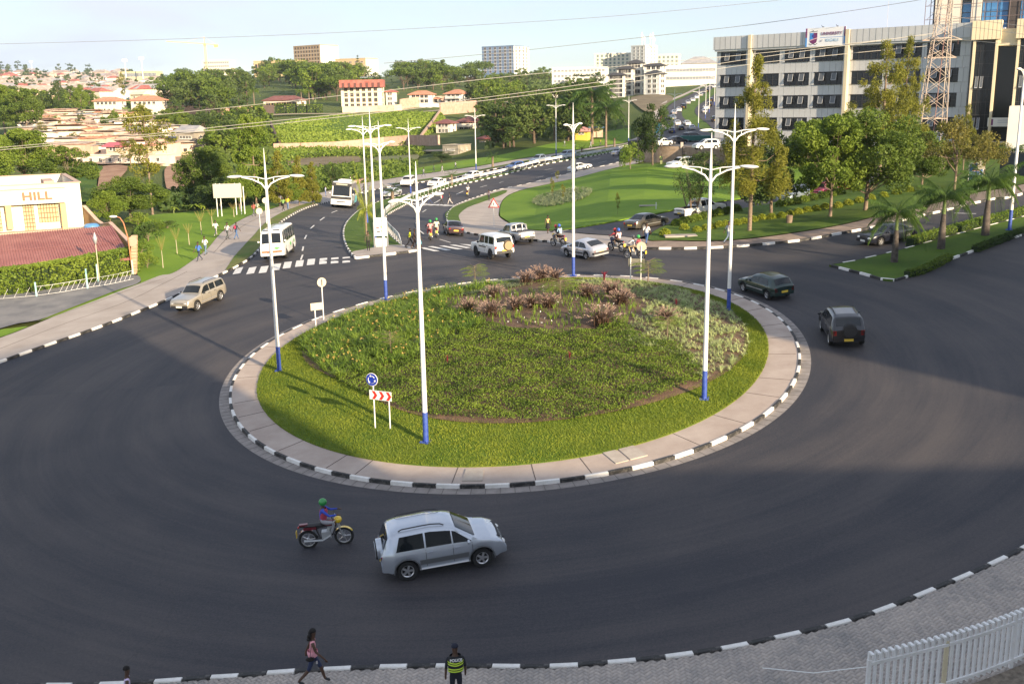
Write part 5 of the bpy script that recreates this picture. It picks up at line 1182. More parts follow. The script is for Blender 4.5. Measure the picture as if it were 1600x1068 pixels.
# -- the office block with the banner
def office():
    A=at_depth(1115,240,174);B=at_depth(1503,236,148);A[2]=B[2]=7.0
    M4=frame_between(A,B);Wd=math.hypot(B[0]-A[0],B[1]-A[1]);Mi=M4.inverted()
    root=empty('office_building','long grey panelled office block with dark window bands and a university banner','building',mw=M4)
    H=19.3;Dp=16
    def sx(px,py=150):
        d=ray_dir(px,py);n=Vector((M4[0][1],M4[1][1],0));t=(n.x*A[0]+n.y*A[1])/(n.x*d[0]+n.y*d[1]);q=Vector((d[0]*t,d[1]*t,CAMH+d[2]*t));return (Mi @ q).x
    b=MB();b.prism([(0,.25),(Wd,.25),(Wd,Dp),(0,Dp)],-4,H-1.7);b.build('wall',GREYC,root)
    # parapet of vertical panels
    par=MB();par.box((Wd/2,-.15,H-.9),(Wd+.6,.9,2.0));par.box((-.1,Dp/2,H-.9),(.5,Dp+.4,2.0));par.box((Wd/2,Dp,H-.9),(Wd,.4,2.0));par.box((Wd/2,-.1,H-2.05),(Wd+.2,.7,.3));par.build('parapet',GREYC,root)
    seam=MB();npan=int(Wd/.95)
    for i in range(npan+1):
        x=Wd*i/npan;seam.box((x,-.605,H-.9),(.035,.02,1.98))
    rows=[15.0,11.45,8.0,4.6];wins=[(1124,1163),(1178,1215),(1223,1262),(1270,1314),(1328,1376),(1386,1435),(1443,1494)]
    sp=MB()
    xs=[(sx(a),sx(c)) for a,c in wins]
    panel={}
    edges=[0]+[v for w in xs for v in w]+[Wd]
    for k,z in enumerate(rows):
        for i,(x0,x1) in enumerate(xs):
            key=round(x1-x0,1);w=x1-x0
            me=office_window(w,1.95);o=link('window',me,root);o.matrix_local=Matrix.Translation(((x0+x1)/2,.1,z+.97))
            if (i*7+k*3) % 3!=1:
                for q in (-.22,.22):
                    f=link('open_pane',sash_mesh(),o);f.matrix_local=Matrix.Translation((w*q,-.05,.78)) @ Matrix.Rotation(math.radians(-14),4,'X')
    # cladding panels, each its own part below the windows
    pm={}
    zb=[-0.6]+[z for z in reversed(rows)];bands=[]
    for k in range(len(rows)):
        z=rows[len(rows)-1-k];bands.append((z+1.95,(rows[len(rows)-2-k] if k<len(rows)-1 else H-2.2)))
    bands.append((3.2,rows[-1]))
    cnt=0
    for (z0,z1) in bands:
        n=int(Wd/.92)
        for i in range(n):
            x=Wd*(i+.5)/n;w=Wd/n-.03;h=z1-z0-.03;key=(round(h,2),)
            if key not in pm:
                q=MB();q.box((0,0,0),(w,.12,h));pm[key]=q.mesh('cladding_panel',GREYC)
            if cnt<290:o=link('cladding_panel',pm[key],root);o.matrix_local=Matrix.Translation((x,.18+((i*37) % 5)*.003,(z0+z1)/2));cnt+=1
    pil=MB()
    for i in range(len(xs)+1):
        x0=edges[2*i];x1=edges[2*i+1]
        for z in rows:
            pil.box(((x0+x1)/2,.17,z+.97),(x1-x0-.04,.16,1.92))
            seam.box(((x0+x1)/2,.085,z+.97),(.03,.02,1.92))
    pil.build('pier_panels',GREYC,root,kind='stuff');seam.build('panel_seams',MT('seam_dark',(.16,.165,.17),.8),root,kind='stuff')
    for px in (1172,1322):
        x=sx(px);f=MB();f.box((x,-.35,H/2-1.4),(.5,1.0,H-1.4));f.build('fin',CREAMC,root)
        f2=MB();f2.box((x,-.5,H-.9),(.55,.8,2.1));f2.build('fin',CREAMC,root)
    # ground floor: recessed glazing with light frames at the left end
    g=MB();g.box((Wd/2,.6,1.4),(Wd-.4,.1,3.4));g.build('shopfront_glass',GLASS,root)
    for i in range(int(Wd/1.35)):
        f=MB();f.box((.3+i*1.35,.5,1.4),(.09,.12,3.4));f.build('mullion',LIGHTM,root)
    f=MB();f.box((Wd/2,.48,.9),(Wd,.1,.09));f.box((Wd/2,.1,-.4),(Wd,1.0,1.2));f.build('plinth',GREYC,root)
    # banner
    x0,x1=sx(1262,65),sx(1324,65);z0,z1=17.15,19.9
    ban=MB();ban.box(((x0+x1)/2,-.75,(z0+z1)/2),(x1-x0,.08,z1-z0));bo=ban.build('banner',MT('banner_white',(.78,.79,.82),.7),root)
    yb=-.80;w=x1-x0
    def flat(nm,m,c,d):q=MB();q.box(c,d);q.build(nm,m,bo)
    PUR=MT('logo_purple',(.16,.03,.13),.7);BLU=MT('logo_blue',(.05,.25,.62),.7)
    for xx in (x0+.12,x1-.12):
        flat('banner_edge',PUR,(xx,yb,z0+(z1-z0)*.74),(.24,.03,(z1-z0)*.5));flat('banner_edge',BLU,(xx,yb,z0+(z1-z0)*.25),(.24,.03,(z1-z0)*.48))
    cx=x0+w*.20;cz=z0+(z1-z0)*.5
    q=MB();q.add([(cx-.62,yb,cz+.65),(cx,yb,cz+.65),(cx,yb,cz-.45),(cx-.62,yb,cz-.45)],[(0,3,2,1)]);q.build('crest_field',BLU,bo)
    q=MB();q.add([(cx,yb,cz+.65),(cx+.62,yb,cz+.65),(cx+.62,yb,cz-.2),(cx,yb,cz-.2)],[(0,3,2,1)]);q.build('crest_field',PUR,bo)
    q=MB();q.add([(cx-.62,yb-.004,cz-.45),(cx+.62,yb-.004,cz-.2),(cx+.5,yb-.004,cz-.75),(cx,yb-.004,cz-1.0),(cx-.5,yb-.004,cz-.75)],[(0,4,3,2,1)]);q.build('crest_point',PUR,bo)
    q=MB();q.add([(cx-.3,yb-.008,cz+.2),(cx-.05,yb-.008,cz+.5),(cx+.2,yb-.008,cz+.2),(cx-.05,yb-.008,cz-.1)],[(0,3,2,1)]);q.build('crest_charge',MT('logo_deep',(.05,.06,.3),.7),bo)
    q=MB();q.bar((cx-.6,yb-.01,cz-.45),(cx+.6,yb-.01,cz-.12),.02,.12);q.build('crest_band',MT('logo_pink',(.7,.4,.45),.7),bo)
    for s in (-1,1):
        q=MB();q.tube([(cx+s*.1,yb,cz-.92),(cx+s*.35,yb,cz-1.1),(cx+s*.65,yb,cz-.9)],.04,5);q.build('crest_scroll',MT('logo_dark',(.08,.06,.05),.7),bo)
    q=MB();q.tube([(cx-.6,yb,cz+.8),(cx-.2,yb,cz+.85),(cx-.05,yb,cz+1.0),(cx+.1,yb,cz+.8),(cx+.65,yb,cz+.9)],.045,5);q.build('crest_top',MT('logo_dark',(.08,.06,.05),.7),bo)
    RX=Matrix.Rotation(math.pi/2,4,'X')
    o=link('lettering',text_mesh('UNIVERSITY',.62,.01,PUR,.006),bo);o.matrix_local=Matrix.Translation((x0+w*.655,yb-.03,z0+(z1-z0)*.66)) @ RX
    o=link('lettering',text_mesh('of',.48,.01,MT('logo_grey',(.3,.32,.4),.7)),bo);o.matrix_local=Matrix.Translation((x0+w*.40,yb-.03,z0+(z1-z0)*.3)) @ RX
    o=link('lettering',text_mesh('KIGALI',.62,.01,MT('logo_light',(.30,.48,.68),.7),spacing=1.1),bo);o.matrix_local=Matrix.Translation((x0+w*.68,yb-.03,z0+(z1-z0)*.31)) @ RX
    q=MB();q.box((x0+w*.66,yb,z0+(z1-z0)*.47),(w*.56,.02,.05));q.build('underline',BLU,bo)
    for s in (.42,.78):
        q=MB();q.box((x0+w*s,yb+.2,z1+.1),(.1,.5,.1));q.bar((x0+w*s,yb+.1,z1),(x0+w*s,yb-.4,z1+.3),.05);q.build('banner_lamp',DARKM,root)
    # rod on the roof
    q=MB();x=sx(1378,40);q.cyl((x,2,H),(x,2,H+4),.03,5);q.build('roof_rod',LIGHTM,root)
    # entrance block: two lit bays with fins, recess between
    E0=at_depth(1507,236,146.5);E1=at_depth(1597,236,143);E0[2]=E1[2]=7.0;M5=frame_between(E0,E1);We=math.hypot(E1[0]-E0[0],E1[1]-E0[1]);ent=empty('entrance_block','entrance bays of the office block with cream fins and tall dark glazing','building',mw=M5)
    q=MB();q.box((We/2,8,H/2-2),(We,14,H+2));q.build('wall',GREYC,ent)
    for (x0,x1,y) in ((.1,3.1,0),(5.6,7.9,0)):
        q=MB();q.box(((x0+x1)/2,.2,8.3),(x1-x0-.5,1.2,16.6));q.build('tall_glazing',GLASS,ent)
        for k in range(1,10):
            q=MB();q.box(((x0+x1)/2,-.42,k*1.72),(x1-x0-.5,.06,.07));q.build('transom',DARKM,ent)
        for k in range(1,4):
            q=MB();q.box((x0+.25+(x1-x0-.5)*k/4,-.42,8.3),(.05,.06,16.4));q.build('mullion',DARKM,ent)
        for xx in (x0+.1,x1-.1):
            q=MB();q.box((xx,-.1,8.0),(.32,1.9,18.0));q.build('fin',CREAMC,ent)
        q=MB();q.box(((x0+x1)/2,-.2,18.2),(x1-x0+.7,2.4,2.5));q.build('cap',CREAMC,ent)
        n=7
        for k in range(n+1):
            q=MB();q.box((x0-.3+(x1-x0+.6)*k/n,-1.41,18.2),(.03,.02,2.45));q.build('cap_seam',MT('seam_cream',(.3,.26,.19),.8),ent)
        for k,zz in enumerate((11.2,5.6)):
            for xx in (x0+.75,x0+1.35):
                f=link('open_pane',sash_mesh(),ent);f.matrix_local=Matrix.Translation((xx,-.45,zz+.9)) @ Matrix.Rotation(math.radians(-28),4,'X') @ Matrix.Diagonal((.45,1,1.6,1))
    q=MB();q.box((4.35,1.0,9),(2.4,.3,14));q.build('recess_glazing',GLASS,ent);q=MB();q.box((4.35,.4,17.2),(2.6,2.0,2.2));q.build('cap',CREAMC,ent)
    q=MB();q.box((4.3,-1.1,3.1),(5.4,3.4,.35));q.build('canopy',CREAMC,ent)
    q=MB();q.box((4.3,-.9,5.9),(3.2,.15,1.2));so_=q.build('sign_board',WHITE,ent);q=MB();q.box((3.2,-.99,5.9),(.4,.03,.8));q.build('emblem',PUR,so_)
    q=MB();[q.box((4.9,-.99,6.15-i*.28),(1.9,.03,.07)) for i in range(2)];q.build('small_print',MT('logo_grey',(.3,.32,.4),.7),so_)
    for xx in (2.9,5.7):q=MB();q.cyl((xx,-.8,0),(xx,-.8,5.3),.09,8);q.build('post',LIGHTM,ent)
    q=MB();q.box((4.3,.5,1.4),(2.6,.2,2.8));q.build('door',MT('door_brown',(.2,.13,.08),.6),ent)
def office_window(w,h):
    key=('off',round(w,1))
    if key in _wm:return _wm[key]
    b=MB();b.box((0,.1,0),(w,.08,h),mi=1);n=max(3,round(w/1.0))
    for k in range(1,n):b.box((w*(k/n-.5),.03,0),(.05,.08,h),mi=0)
    b.box((0,.03,0),(w,.08,.05));b.box((0,.0,h/2-.03),(w,.16,.06));b.box((0,.0,-h/2+.03),(w,.2,.06))
    _wm[key]=b.mesh('window',[DARKM,GLASS]);return _wm[key]
def sash_mesh():
    if 'sash' in _wm:return _wm['sash']
    b=MB();b.box((0,0,-.55),(.75,.04,1.1),mi=1)
    for s in (-1,1):b.box((s*.375,-.01,-.55),(.05,.06,1.1));
    b.box((0,-.01,-1.1),(.8,.06,.05));_wm['sash']=b.mesh('open_pane',[LIGHTM,mat('pane_sky',(.09,.10,.11),.15,spec=.6)]);return _wm['sash']
office()
# -- blue glass tower behind
def blue_tower():
    A=at_depth(1444,200,196);B=at_depth(1640,200,186);A[2]=B[2]=6;M4=frame_between(A,B);Wd=math.hypot(B[0]-A[0],B[1]-A[1]);H=46
    root=empty('glass_tower','unfinished blue glass tower with white shafts and bamboo scaffolding behind the office block','building',mw=M4)
    q=MB();q.box((Wd/2,10,H/2-2),(Wd,19.2,H));q.build('wall',MT('tower_core',(.09,.1,.12),.7),root)
    m=Wd/196.0
    strips=[(1448,1489,'w'),(1490,1504,'b'),(1505,1520,'w'),(1521,1561,'b'),(1562,1578,'k'),(1579,1640,'b')]
    for a,c,k in strips:
        x0,x1=(a-1444)*m,(c-1444)*m
        if k=='w':q=MB();q.box(((x0+x1)/2,-.1,H/2-2),(x1-x0,1.4,H));q.build('shaft',MT('tower_white',(.62,.58,.52),.8),root)
        elif k=='k':q=MB();q.box(((x0+x1)/2,.3,H/2-2),(x1-x0,1.0,H));q.build('shaft',MT('tower_brown',(.06,.05,.05),.8),root)
        else:
            n=max(1,round((x1-x0)/1.3));w=(x1-x0)/n;me=MB();me.box((0,0,0),(w-.1,.1,1.62));me=me.mesh('glass_panel',GLASS_B);mo=MB();mo.box((0,0,0),(w-.25,.1,1.2));mo=mo.mesh('opening',DARKM)
            for i in range(n):
                for j in range(24):
                    z=1.0+j*1.78
                    if z<12:continue
                    op=(j % 6==3) and (i % 3!=2);o=link('opening' if op else 'glass_panel',mo if op else me,root);o.matrix_local=Matrix.Translation((x0+w*(i+.5),.35+((i*5+j*3) % 4)*.01,z))
    for i in range(15):
        x=-1.2+i*2.0;q=MB();q.cyl((x,-1.5,6),(x+.1,-1.5,H),.06,5);q.build('scaffold_pole',MT('scaffold',(.16,.12,.12),.8),root)
    for j in range(14):
        z=12+j*2.4;q=MB();q.cyl((-1.2,-1.5,z),(Wd*.98,-1.5,z+.15),.05,5);q.build('scaffold_pole',MT('scaffold',(.16,.12,.12),.8),root)
    for x in (-.6,.2):q=MB();q.cyl((x,1.5,4),(x,1.5,H),.06,5);q.build('scaffold_pole',MT('scaffold'),root)
    for j in range(16):q=MB();q.bar((-.8,-1.2,8+j*2.3),(.4,1.5,9.6+j*2.3),.06);q.build('scaffold_brace',MT('scaffold'),root)
blue_tower()
# white annexe, grey wall and boards at the right edge
def annex():
    A=at_depth(1573,212,138);B=at_depth(1660,212,135);A[2]=B[2]=7;M4=frame_between(A,B);r=empty('annexe','low white rendered annexe under the glass tower at the right edge','building',mw=M4)
    q=MB();q.box((6,4,3.6),(12,8,9.0));q.build('wall',WHITE,r)
    for z in (7.0,5.8):q=MB();q.box((2.6,-.03,z),(1.2 if z>6 else .5,.05,.18));q.build('small_sign',MT('logo_grey',(.3,.32,.4),.7),r)
    A=at_depth(1562,262,108);B=at_depth(1680,262,102);A[2]=B[2]=zf(A[0],A[1]);M4=frame_between(A,B);r=empty('site_hoarding','dark grey hoarding with two horizontal joints at the right edge','wall',mw=M4)
    for k in range(5):
        q=MB();q.box((.75+k*1.5,0,1.3),(1.46,.08,2.7));q.build('board',MT('hoarding',(.055,.065,.08),.7),r)
    q=MB();q.box((3.8,-.06,1.3),(7.5,.05,.08));q.build('rail',DARKM,r)
    q=MB();q.box((3.8,.0,2.72),(7.6,.16,.1));q.build('rail',DARKM,r)
annex()
# -- cream restaurant with the red roof
def restaurant():
    C=at_depth(124,285.5,99);zt_=float(C[2]);ux=Vector((15,8,0)).normalized();uy=Vector((-8,15,0)).normalized()
    M4=Matrix(((ux.x,uy.x,0,C[0]),(ux.y,uy.y,0,C[1]),(0,0,1,zt_),(0,0,0,1)));root=empty('restaurant','cream two storey restaurant with HILL lettering and a dark red lean-to roof','building',mw=M4)
    Mi=M4.inverted()
    def loc(px,py,y):   # where the sight line meets the plane y (local)
        d=Vector(ray_dir(px,py));o=Mi @ Vector((0,0,CAMH));dd=Mi.to_3x3() @ d;t=(y-o.y)/dd.y;return o+dd*t
    W_=22;Dp=15;CR=MT('restaurant_cream',(.78,.73,.61),.8,var=.05,scale=.6)
    q=MB();q.box((-W_/2,Dp/2,-5.2),(W_,Dp,8.0));q.build('wall',CR,root)
    q=MB();q.box((-W_/2,.15,-.6),(W_,.3,1.25));q.box((-.15,Dp/2,-.6),(.3,Dp-.6,1.25));q.box((-W_/2,Dp-.15,-.6),(W_,.3,1.25));q.build('parapet',CR,root)
    q=MB();q.box((-W_/2,.12,.06),(W_+.1,.5,.1));q.box((-.12,Dp/2,.06),(.5,Dp,.1));q.box((-W_/2,Dp-.12,.06),(W_,.5,.1));q.build('coping',MT('coping_pink',(.5,.36,.28),.85),root)
    q=MB();q.box((-W_/2,Dp/2,-1.15),(W_-.7,Dp-.7,.1));q.build('roof',MT('roof_stained',(.22,.17,.13),.9,col2=(.08,.08,.085),scale=.35),root)
    # forward sign band with the lettering
    a=loc(101,294,-.9);b_=loc(0,297,-.9);x1=a.x;zt2=a.z
    zb=loc(101,316,-.9).z
    q=MB();q.box(((x1-W_)/2,-.45,(zt2+zb)/2),(W_+x1,.9,zt2-zb));q.build('sign_band',CR,root)
    q=MB();q.box(((x1-W_)/2,-.45,zt2+.04),(W_+x1+.1,1.0,.08));q.build('coping',MT('coping_pink',(.5,.36,.28),.85),root)
    l0,l1=loc(34,308,-.93),loc(81,308,-.93);hh=abs(loc(57,301,-.93).z-loc(57,314,-.93).z)
    me=text_mesh('HILL',1.0,.04,MT('letter_orange',(.34,.15,.085),.8),0.035,spacing=1.05);vs=[v.co for v in me.vertices];w0=max(v.x for v in vs)-min(v.x for v in vs);h0=max(v.y for v in vs)-min(v.y for v in vs)
    o=link('lettering',me,root);sx_=(l1.x-l0.x)/w0;o.matrix_local=Matrix.Translation(((l0.x+l1.x)/2,-.95,l0.z)) @ Matrix.Rotation(math.pi/2,4,'X') @ Matrix.Diagonal((sx_,hh/h0,1,1))
    me2=text_mesh('L',1.0,.04,MT('letter_orange'),0.035);o=link('lettering',me2,root);p=loc(-3,311,-.93);o.matrix_local=Matrix.Translation((p.x-.2,-.95,p.z)) @ Matrix.Rotation(math.pi/2,4,'X') @ Matrix.Diagonal((1.0,1.1,1,1))
    # windows, doors, pillars
    FR=MT('window_brown',(.16,.09,.05),.6);GL2=MT('glass_warm',(.50,.42,.22),.25,spec=.8)
    def grille(px0,py0,px1,py1,nx,ny,nm):
        a,c=loc(px0,py0,0),loc(px1,py1,0);w=c.x-a.x;h=a.z-c.z;cx,cz=(a.x+c.x)/2,(a.z+c.z)/2;q=MB();q.box((cx,-.03,cz),(w,.06,h));par=q.build(nm,FR,root)
        for i in range(nx):
            for j in range(ny):
                g=MB();g.box((a.x+w*(i+.5)/nx,-.075,c.z+h*(j+.5)/ny),(w/nx-.08,.03,h/ny-.09));g.build('pane',GL2,par)
    grille(34.5,319,57,359.5,4,7,'door');grille(58,318.5,93,346,7,4,'window');grille(-20,322,5,361,4,7,'door')
    for px0,px1 in ((9,20),(95,106)):
        a,c=loc(px0,318,-.8),loc(px1,358,-.8);q=MB();q.box(((a.x+c.x)/2,-.55,(a.z+c.z)/2),(.5,.5,a.z-c.z));q.build('pillar',MT('pillar_ochre',(.58,.44,.20),.8),root)
    q=MB();a=loc(100,360,-1.2);q.box(((1.0-W_)/2,-.7,a.z),(W_-1.0,1.6,.25));q.build('ledge',MT('coping_pink'),root)
    # dish, tank and vents on the roof
    q=MB();q.ell((-8.4,.6,.75),(.9,.35,.8),12,8);q.cyl((-8.4,.9,-1),(-8.4,.9,.8),.05,6);q.build('dish',WHITE,root,smooth=60)
    q=MB();q.cyl((-3.6,2.6,-1.1),(-3.6,2.6,.2),.06,6);q.box((-3.9,3.2,-1.0),(2.6,.3,.15));q.build('vent_pipe',WHITE,root)
    q=MB();q.box((-2.2,8.6,-.55),(1.0,4.5,.9));q.build('roof_upstand',MT('coping_pink'),root)
    # lean-to roof of ribbed sheets
    TL,TR,BR,BL_=(Mi @ Vector(at_depth(*t)) for t in ((-70,373,87.5),(173,353,94),(203,402.5,85),(-70,425,79)))
    n=62;q=MB()
    for i in range(n):
        u0,u1,u2,u3=i/n,(i+.62)/n,(i+.72)/n,(i+.9)/n
        nrm=(TR-TL).cross(BL_-TL).normalized();nrm=nrm if nrm.z>0 else -nrm
        prof=[(u0,0),(u1,0),(u2,.07),(u3,.07),((i+1)/n,0)]
        for (ua,ha),(ub,hb) in zip(prof[:-1],prof[1:]):
            A0,A1=TL.lerp(TR,ua)+nrm*ha,TL.lerp(TR,ub)+nrm*hb;B0,B1=BL_.lerp(BR,ua)+nrm*ha,BL_.lerp(BR,ub)+nrm*hb;q.add([A0,A1,B1,B0],[(0,3,2,1)])
    LR=MT('lean_to_red',(.27,.095,.085),.55,col2=(.36,.15,.13),scale=.5);lr=q.build('lean_to_roof',LR,root)
    q=MB();q.bar(BL_+Vector((0,0,-.1)),BR+Vector((0,0,-.1)),.16,.2);q.bar(TR,BR,.2,.12);q.bar(TL.lerp(BL_,.55)+Vector((0,0,.1)),TR.lerp(BR,.55)+Vector((0,0,.1)),.03,.02);q.build('roof_trim',MT('trim_red',(.2,.07,.065),.7),root)
    q=MB();q.bar(BL_+Vector((0,.6,-1.6)),BR+Vector((0,.6,-1.6)),.2,2.8);q.build('wall',CR,root)
    # boundary wall stepping down at the right side
    w=empty('boundary_wall','sloping rendered boundary wall beside the red lean-to roof','wall');WM=MT('wall_ochre',(.44,.3,.16),.9,var=.15,scale=.6)
    tops=[(131,322,101),(142,334,100),(152,345,98.5),(160,350,97.5),(172,348,96),(186,362,93),(203,379,89),(208,384,88)]
    for (a,b2) in zip(tops[:-1],tops[1:]):
        A,B=Vector(at_depth(*a)),Vector(at_depth(*b2));q=MB();x=(B-A);x.z=0;x.normalize();s=Vector((-x.y,x.x,0))*.12
        q.add([A-s,B-s,B+s,A+s,A-s-Vector((0,0,3.4)),B-s-Vector((0,0,3.4)),B+s-Vector((0,0,3.4)),A+s-Vector((0,0,3.4))],[(0,1,2,3),(7,6,5,4),(0,4,5,1),(1,5,6,2),(2,6,7,3),(3,7,4,0)]);q.build('wall_section',WM,w)
        q=MB();q.bar(A+Vector((0,0,.04)),B+Vector((0,0,.04)),.36,.09);q.build('coping',MT('coping_pink'),w)
    p=Vector(at_depth(143,352,97.5));c=empty('water_tank','blue tank top behind the boundary wall','tank',p);q=MB();q.lathe([(0,.2),(.5,.16),(.72,0),(.75,-.8)],14);q.build('tank_body',MT('tank_blue',(.09,.25,.5),.5),c,smooth=40)
    # pillar end of the wall, painted panel
    p=G(215,428);q=MB();c=empty('wall_pillar','leaning striped brick pillar at the end of the boundary wall','pillar',p);h=3.3
    for k in range(12):q=MB();q.box((-.28+.03*k,0,.14+k*h/12),(.42,.35,h/12-.03));q.build('brick_course',MT('pillar_pink',(.5,.33,.22),.9,var=.15,scale=2),c)
restaurant()

# -- far blocks
corner_block('tower_block','tan tower block with deep balcony grid and a blank white side wall',502,112,71,960,46,22,38,TAN,7,9,0,ww=2.2,wh=2.0,wallr=WHITE,glass=DARKM,fr=TAN,mull=0)
r_,_,_,_,_,_=corner_block('low_wing','low tan wing left of the tan tower block',466,112,95,955,68,6,12,MT('tan_light',(.5,.38,.22),.9),1,14,0,ww=2.4,wh=4,glass=DARKM,fr=TAN,mull=0)
corner_block('low_block','stepped low buildings right of the tan tower block',572,112,92,950,48,14,25,MT('tan_light'),2,5,0,ww=3,wh=1.4,wallr=WHITE,glass=MT('brown_shade',(.12,.08,.06),.8))
corner_block('blue_block','blue and grey flats with balconies and a white stair front',803,114,72,1080,47,23,30,MT('blue_wall',(.13,.20,.34),.8,var=.2,scale=.06),8,6,4,ww=2.6,wh=2.6,wallr=MT('white_lit',(.66,.66,.64),.8),fr=WHITE,glass=DARKM)
corner_block('apartment_block','white four storey flats with a red mansard roof band',596,169,135,462,60,3,8,MT('warm_white',(.72,.66,.56),.85),4,6,1,ww=1.6,wh=1.7,fr=MT('frame_cream',(.5,.44,.3),.8),glass=DARKM,parapet=0)
q=MB()
def roof_band(label,px,py,top,D,w,h,drop,name='mansard_roof',m=REDR):
    p=at_depth(px,py,D);m_=D/FPX*1.03;o=empty('roof_storey',label,'roof',p);b=MB();W_=w*m_
    b.prism([(-W_-.5,-.8),(.5,-.8),(.2,10),(-W_-.2,10)],0,h);b.build(name,m,o)
    for k in range(7):c=MB();c.box((-W_*(k+.5)/7,-.85,h*.3),(1.0,.3,h*.6));c.build('recess',MT('recess_dark',(.12,.05,.045),.8),o)
roof_band('red roof storey on top of the white four storey flats',597,136,126,461.5,61,3.2,0)
corner_block('apartment_block','narrow white stair block beside the red roofed flats',616,166,143,466,12,3,12,MT('warm_white'),3,2,0,ww=1.2,wh=1.3,parapet=0,roof='hip',roofm=REDR)
corner_block('villa','white villa with a broad dark maroon roof behind clipped hedges',468,170,156,452,56,6,15,WHITE,1,6,1,ww=2.4,wh=1.6,roof='hip',roofm=MAROON,parapet=0,fr=MT('frame_ochre',(.5,.36,.16),.8))
corner_block('villa','left one of the two red roofed villas, with an arched porch',673,162,147,455,32,5,15,WHITE,2,4,1,ww=1.7,wh=1.5,roof='hip',roofm=ORANGER,parapet=0)
corner_block('villa','right one of the two red roofed villas, with a columned balcony',722,162,146,450,26,11,30,WHITE,2,3,1,ww=1.7,wh=1.5,roof='hip',roofm=ORANGER,parapet=0,balc=True)
corner_block('villa_link','low red roofed garage between the two villas',686,162,154,458,14,2,15,WHITE,1,1,0,ww=3.0,wh=1.8,roof='hip',roofm=ORANGER,parapet=0)
corner_block('villa','cream villa left wing with maroon hip roof below the pink walls',704,209,192,330,22,8,25,MT('warm_white'),2,3,1,ww=1.4,wh=1.2,roof='hip',roofm=MAROON,parapet=0)
corner_block('villa','cream villa right wing with maroon roof and white balcony',744,206,190,336,30,12,25,MT('warm_white'),2,3,2,ww=1.5,wh=1.2,roof='hip',roofm=MAROON,parapet=0,balc=True)
corner_block('store_shed','grey block shed with a flat pale roof and ventilation holes',716,242,227,246,24,18,30,MT('shed_grey',(.3,.27,.22),.9,var=.15,scale=1),1,6,2,ww=.6,wh=.5,roof='flat',parapet=.1)
corner_block('house','small ochre house half hidden in the dark grove',763,232,216,270,14,6,25,MT('ochre_house',(.5,.4,.24),.9),1,2,1,ww=1,wh=.8,roof='hip',roofm=REDR,parapet=0)
corner_block('house','white three storey gabled house in the trees',866,167,145,400,28,7,20,WHITE,3,4,1,ww=1.2,wh=1.2,roof='gable',roofm=WHITE,parapet=0)
corner_block('house','pale villa with a red roof left of the white gabled house',800,166,152,480,22,5,15,MT('warm_white'),2,3,1,ww=1.4,wh=1.2,roof='hip',roofm=ORANGER,parapet=0)
corner_block('house','small red roofed house at the left edge of the white gabled house',838,163,153,485,12,4,15,WHITE,1,2,0,ww=1.2,wh=1.1,roof='hip',roofm=ORANGER,parapet=0)
for i,(px,py,top,wl,wr,D,lb) in enumerate(((975,152,117,23,4,440,'lowest front wing of the white stepped flats'),(988,150,107,22,5,446,'middle wing of the white stepped flats'),(1002,148,98,20,6,452,'tallest wing of the white stepped flats'))):
    corner_block('apartment_block',lb+', with a dark hip roof',px,py,top,D,wl,wr,20,WHITE,5,3,1,ww=2.4,wh=1.7,roof='hip',roofm=MT('slate',(.05,.05,.055),.8),parapet=0,glass=DARKM)
corner_block('apartment_block','rounded bright white front wing of the stepped flats',1030,155,115,432,20,11,35,MT('white_lit'),5,2,2,ww=1.6,wh=1.5,roof='hip',roofm=MT('slate'),parapet=0)
corner_block('apartment_block','bright white rear wing of the stepped flats',1035,152,102,445,26,6,25,MT('white_lit'),6,3,1,ww=1.6,wh=1.5,roof='hip',roofm=MT('slate'),parapet=0)
corner_block('white_tower','white tower with roof antennas behind the stepped flats',1008,115,72,800,19,20,42,MT('white_lit'),8,3,3,ww=2.0,wh=1.8,glass=MT('grey_win',(.2,.22,.25),.4))
for i,(x,h) in enumerate(((1003,9),(1007,6),(1016,8),(1020,9),(1022,5))):
    q=at_depth(x,70,803);b=MB();b.cyl((0,0,-1),(0,0,h),.35,5);b.box((0,0,h*.7),(1.4,.5,2.2));o=b.build('antenna',WHITE);o.location=q;tag(o,'white antenna mast on the white tower roof','antenna','antennas on the white tower')
corner_block('block','green striped pale block left of the white tower',985,118,84,830,52,4,12,MT('warm_white'),6,8,0,ww=1.6,wh=1.6,fr=MT('green_strip',(.12,.3,.14),.8),glass=MT('grey_win'))
corner_block('block','pale pinkish block right of the white tower',1062,118,86,830,34,4,12,MT('warm_white'),5,5,0,ww=1.8,wh=1.6,fr=MT('green_strip'),glass=MT('grey_win'))
corner_block('school','long low white building left of the stepped flats',948,130,106,700,80,6,10,WHITE,3,14,1,ww=1.8,wh=1.5,glass=MT('grey_win'))
corner_block('terminal','long low pale building with a flat roof right of the stepped flats',1120,128,103,560,80,8,8,WHITE,2,16,1,ww=2.0,wh=1.6,glass=MT('grey_win'))
corner_block('terminal','building with a wide grey roof near the office block',1120,108,98,600,50,6,10,WHITE,1,8,0,ww=2.0,wh=1.2,roof='hip',roofm=GREYR,parapet=0,glass=MT('grey_win'))
corner_block('kiosk','yellow kiosk with pink end and blue roof in the dark grove',918,213,204,262,18,6,15,MT('kiosk_yellow',(.62,.45,.08),.8),1,2,0,ww=.8,wh=.6,roof='gable',roofm=MT('pink_sheet',(.5,.25,.25),.8),parapet=0)
b=MB();b.box((0,0,0),(6,3,.3));b.box((0,0,-1.3),(5.4,2.6,2.4),mi=1);o=b.build('market_shelter',[MT('blue_sheet',(.1,.2,.45),.6),PINKW]);o.location=at_depth(925,199,268);tag(o,'blue sheet roof shelter beside the yellow kiosk','shelter')
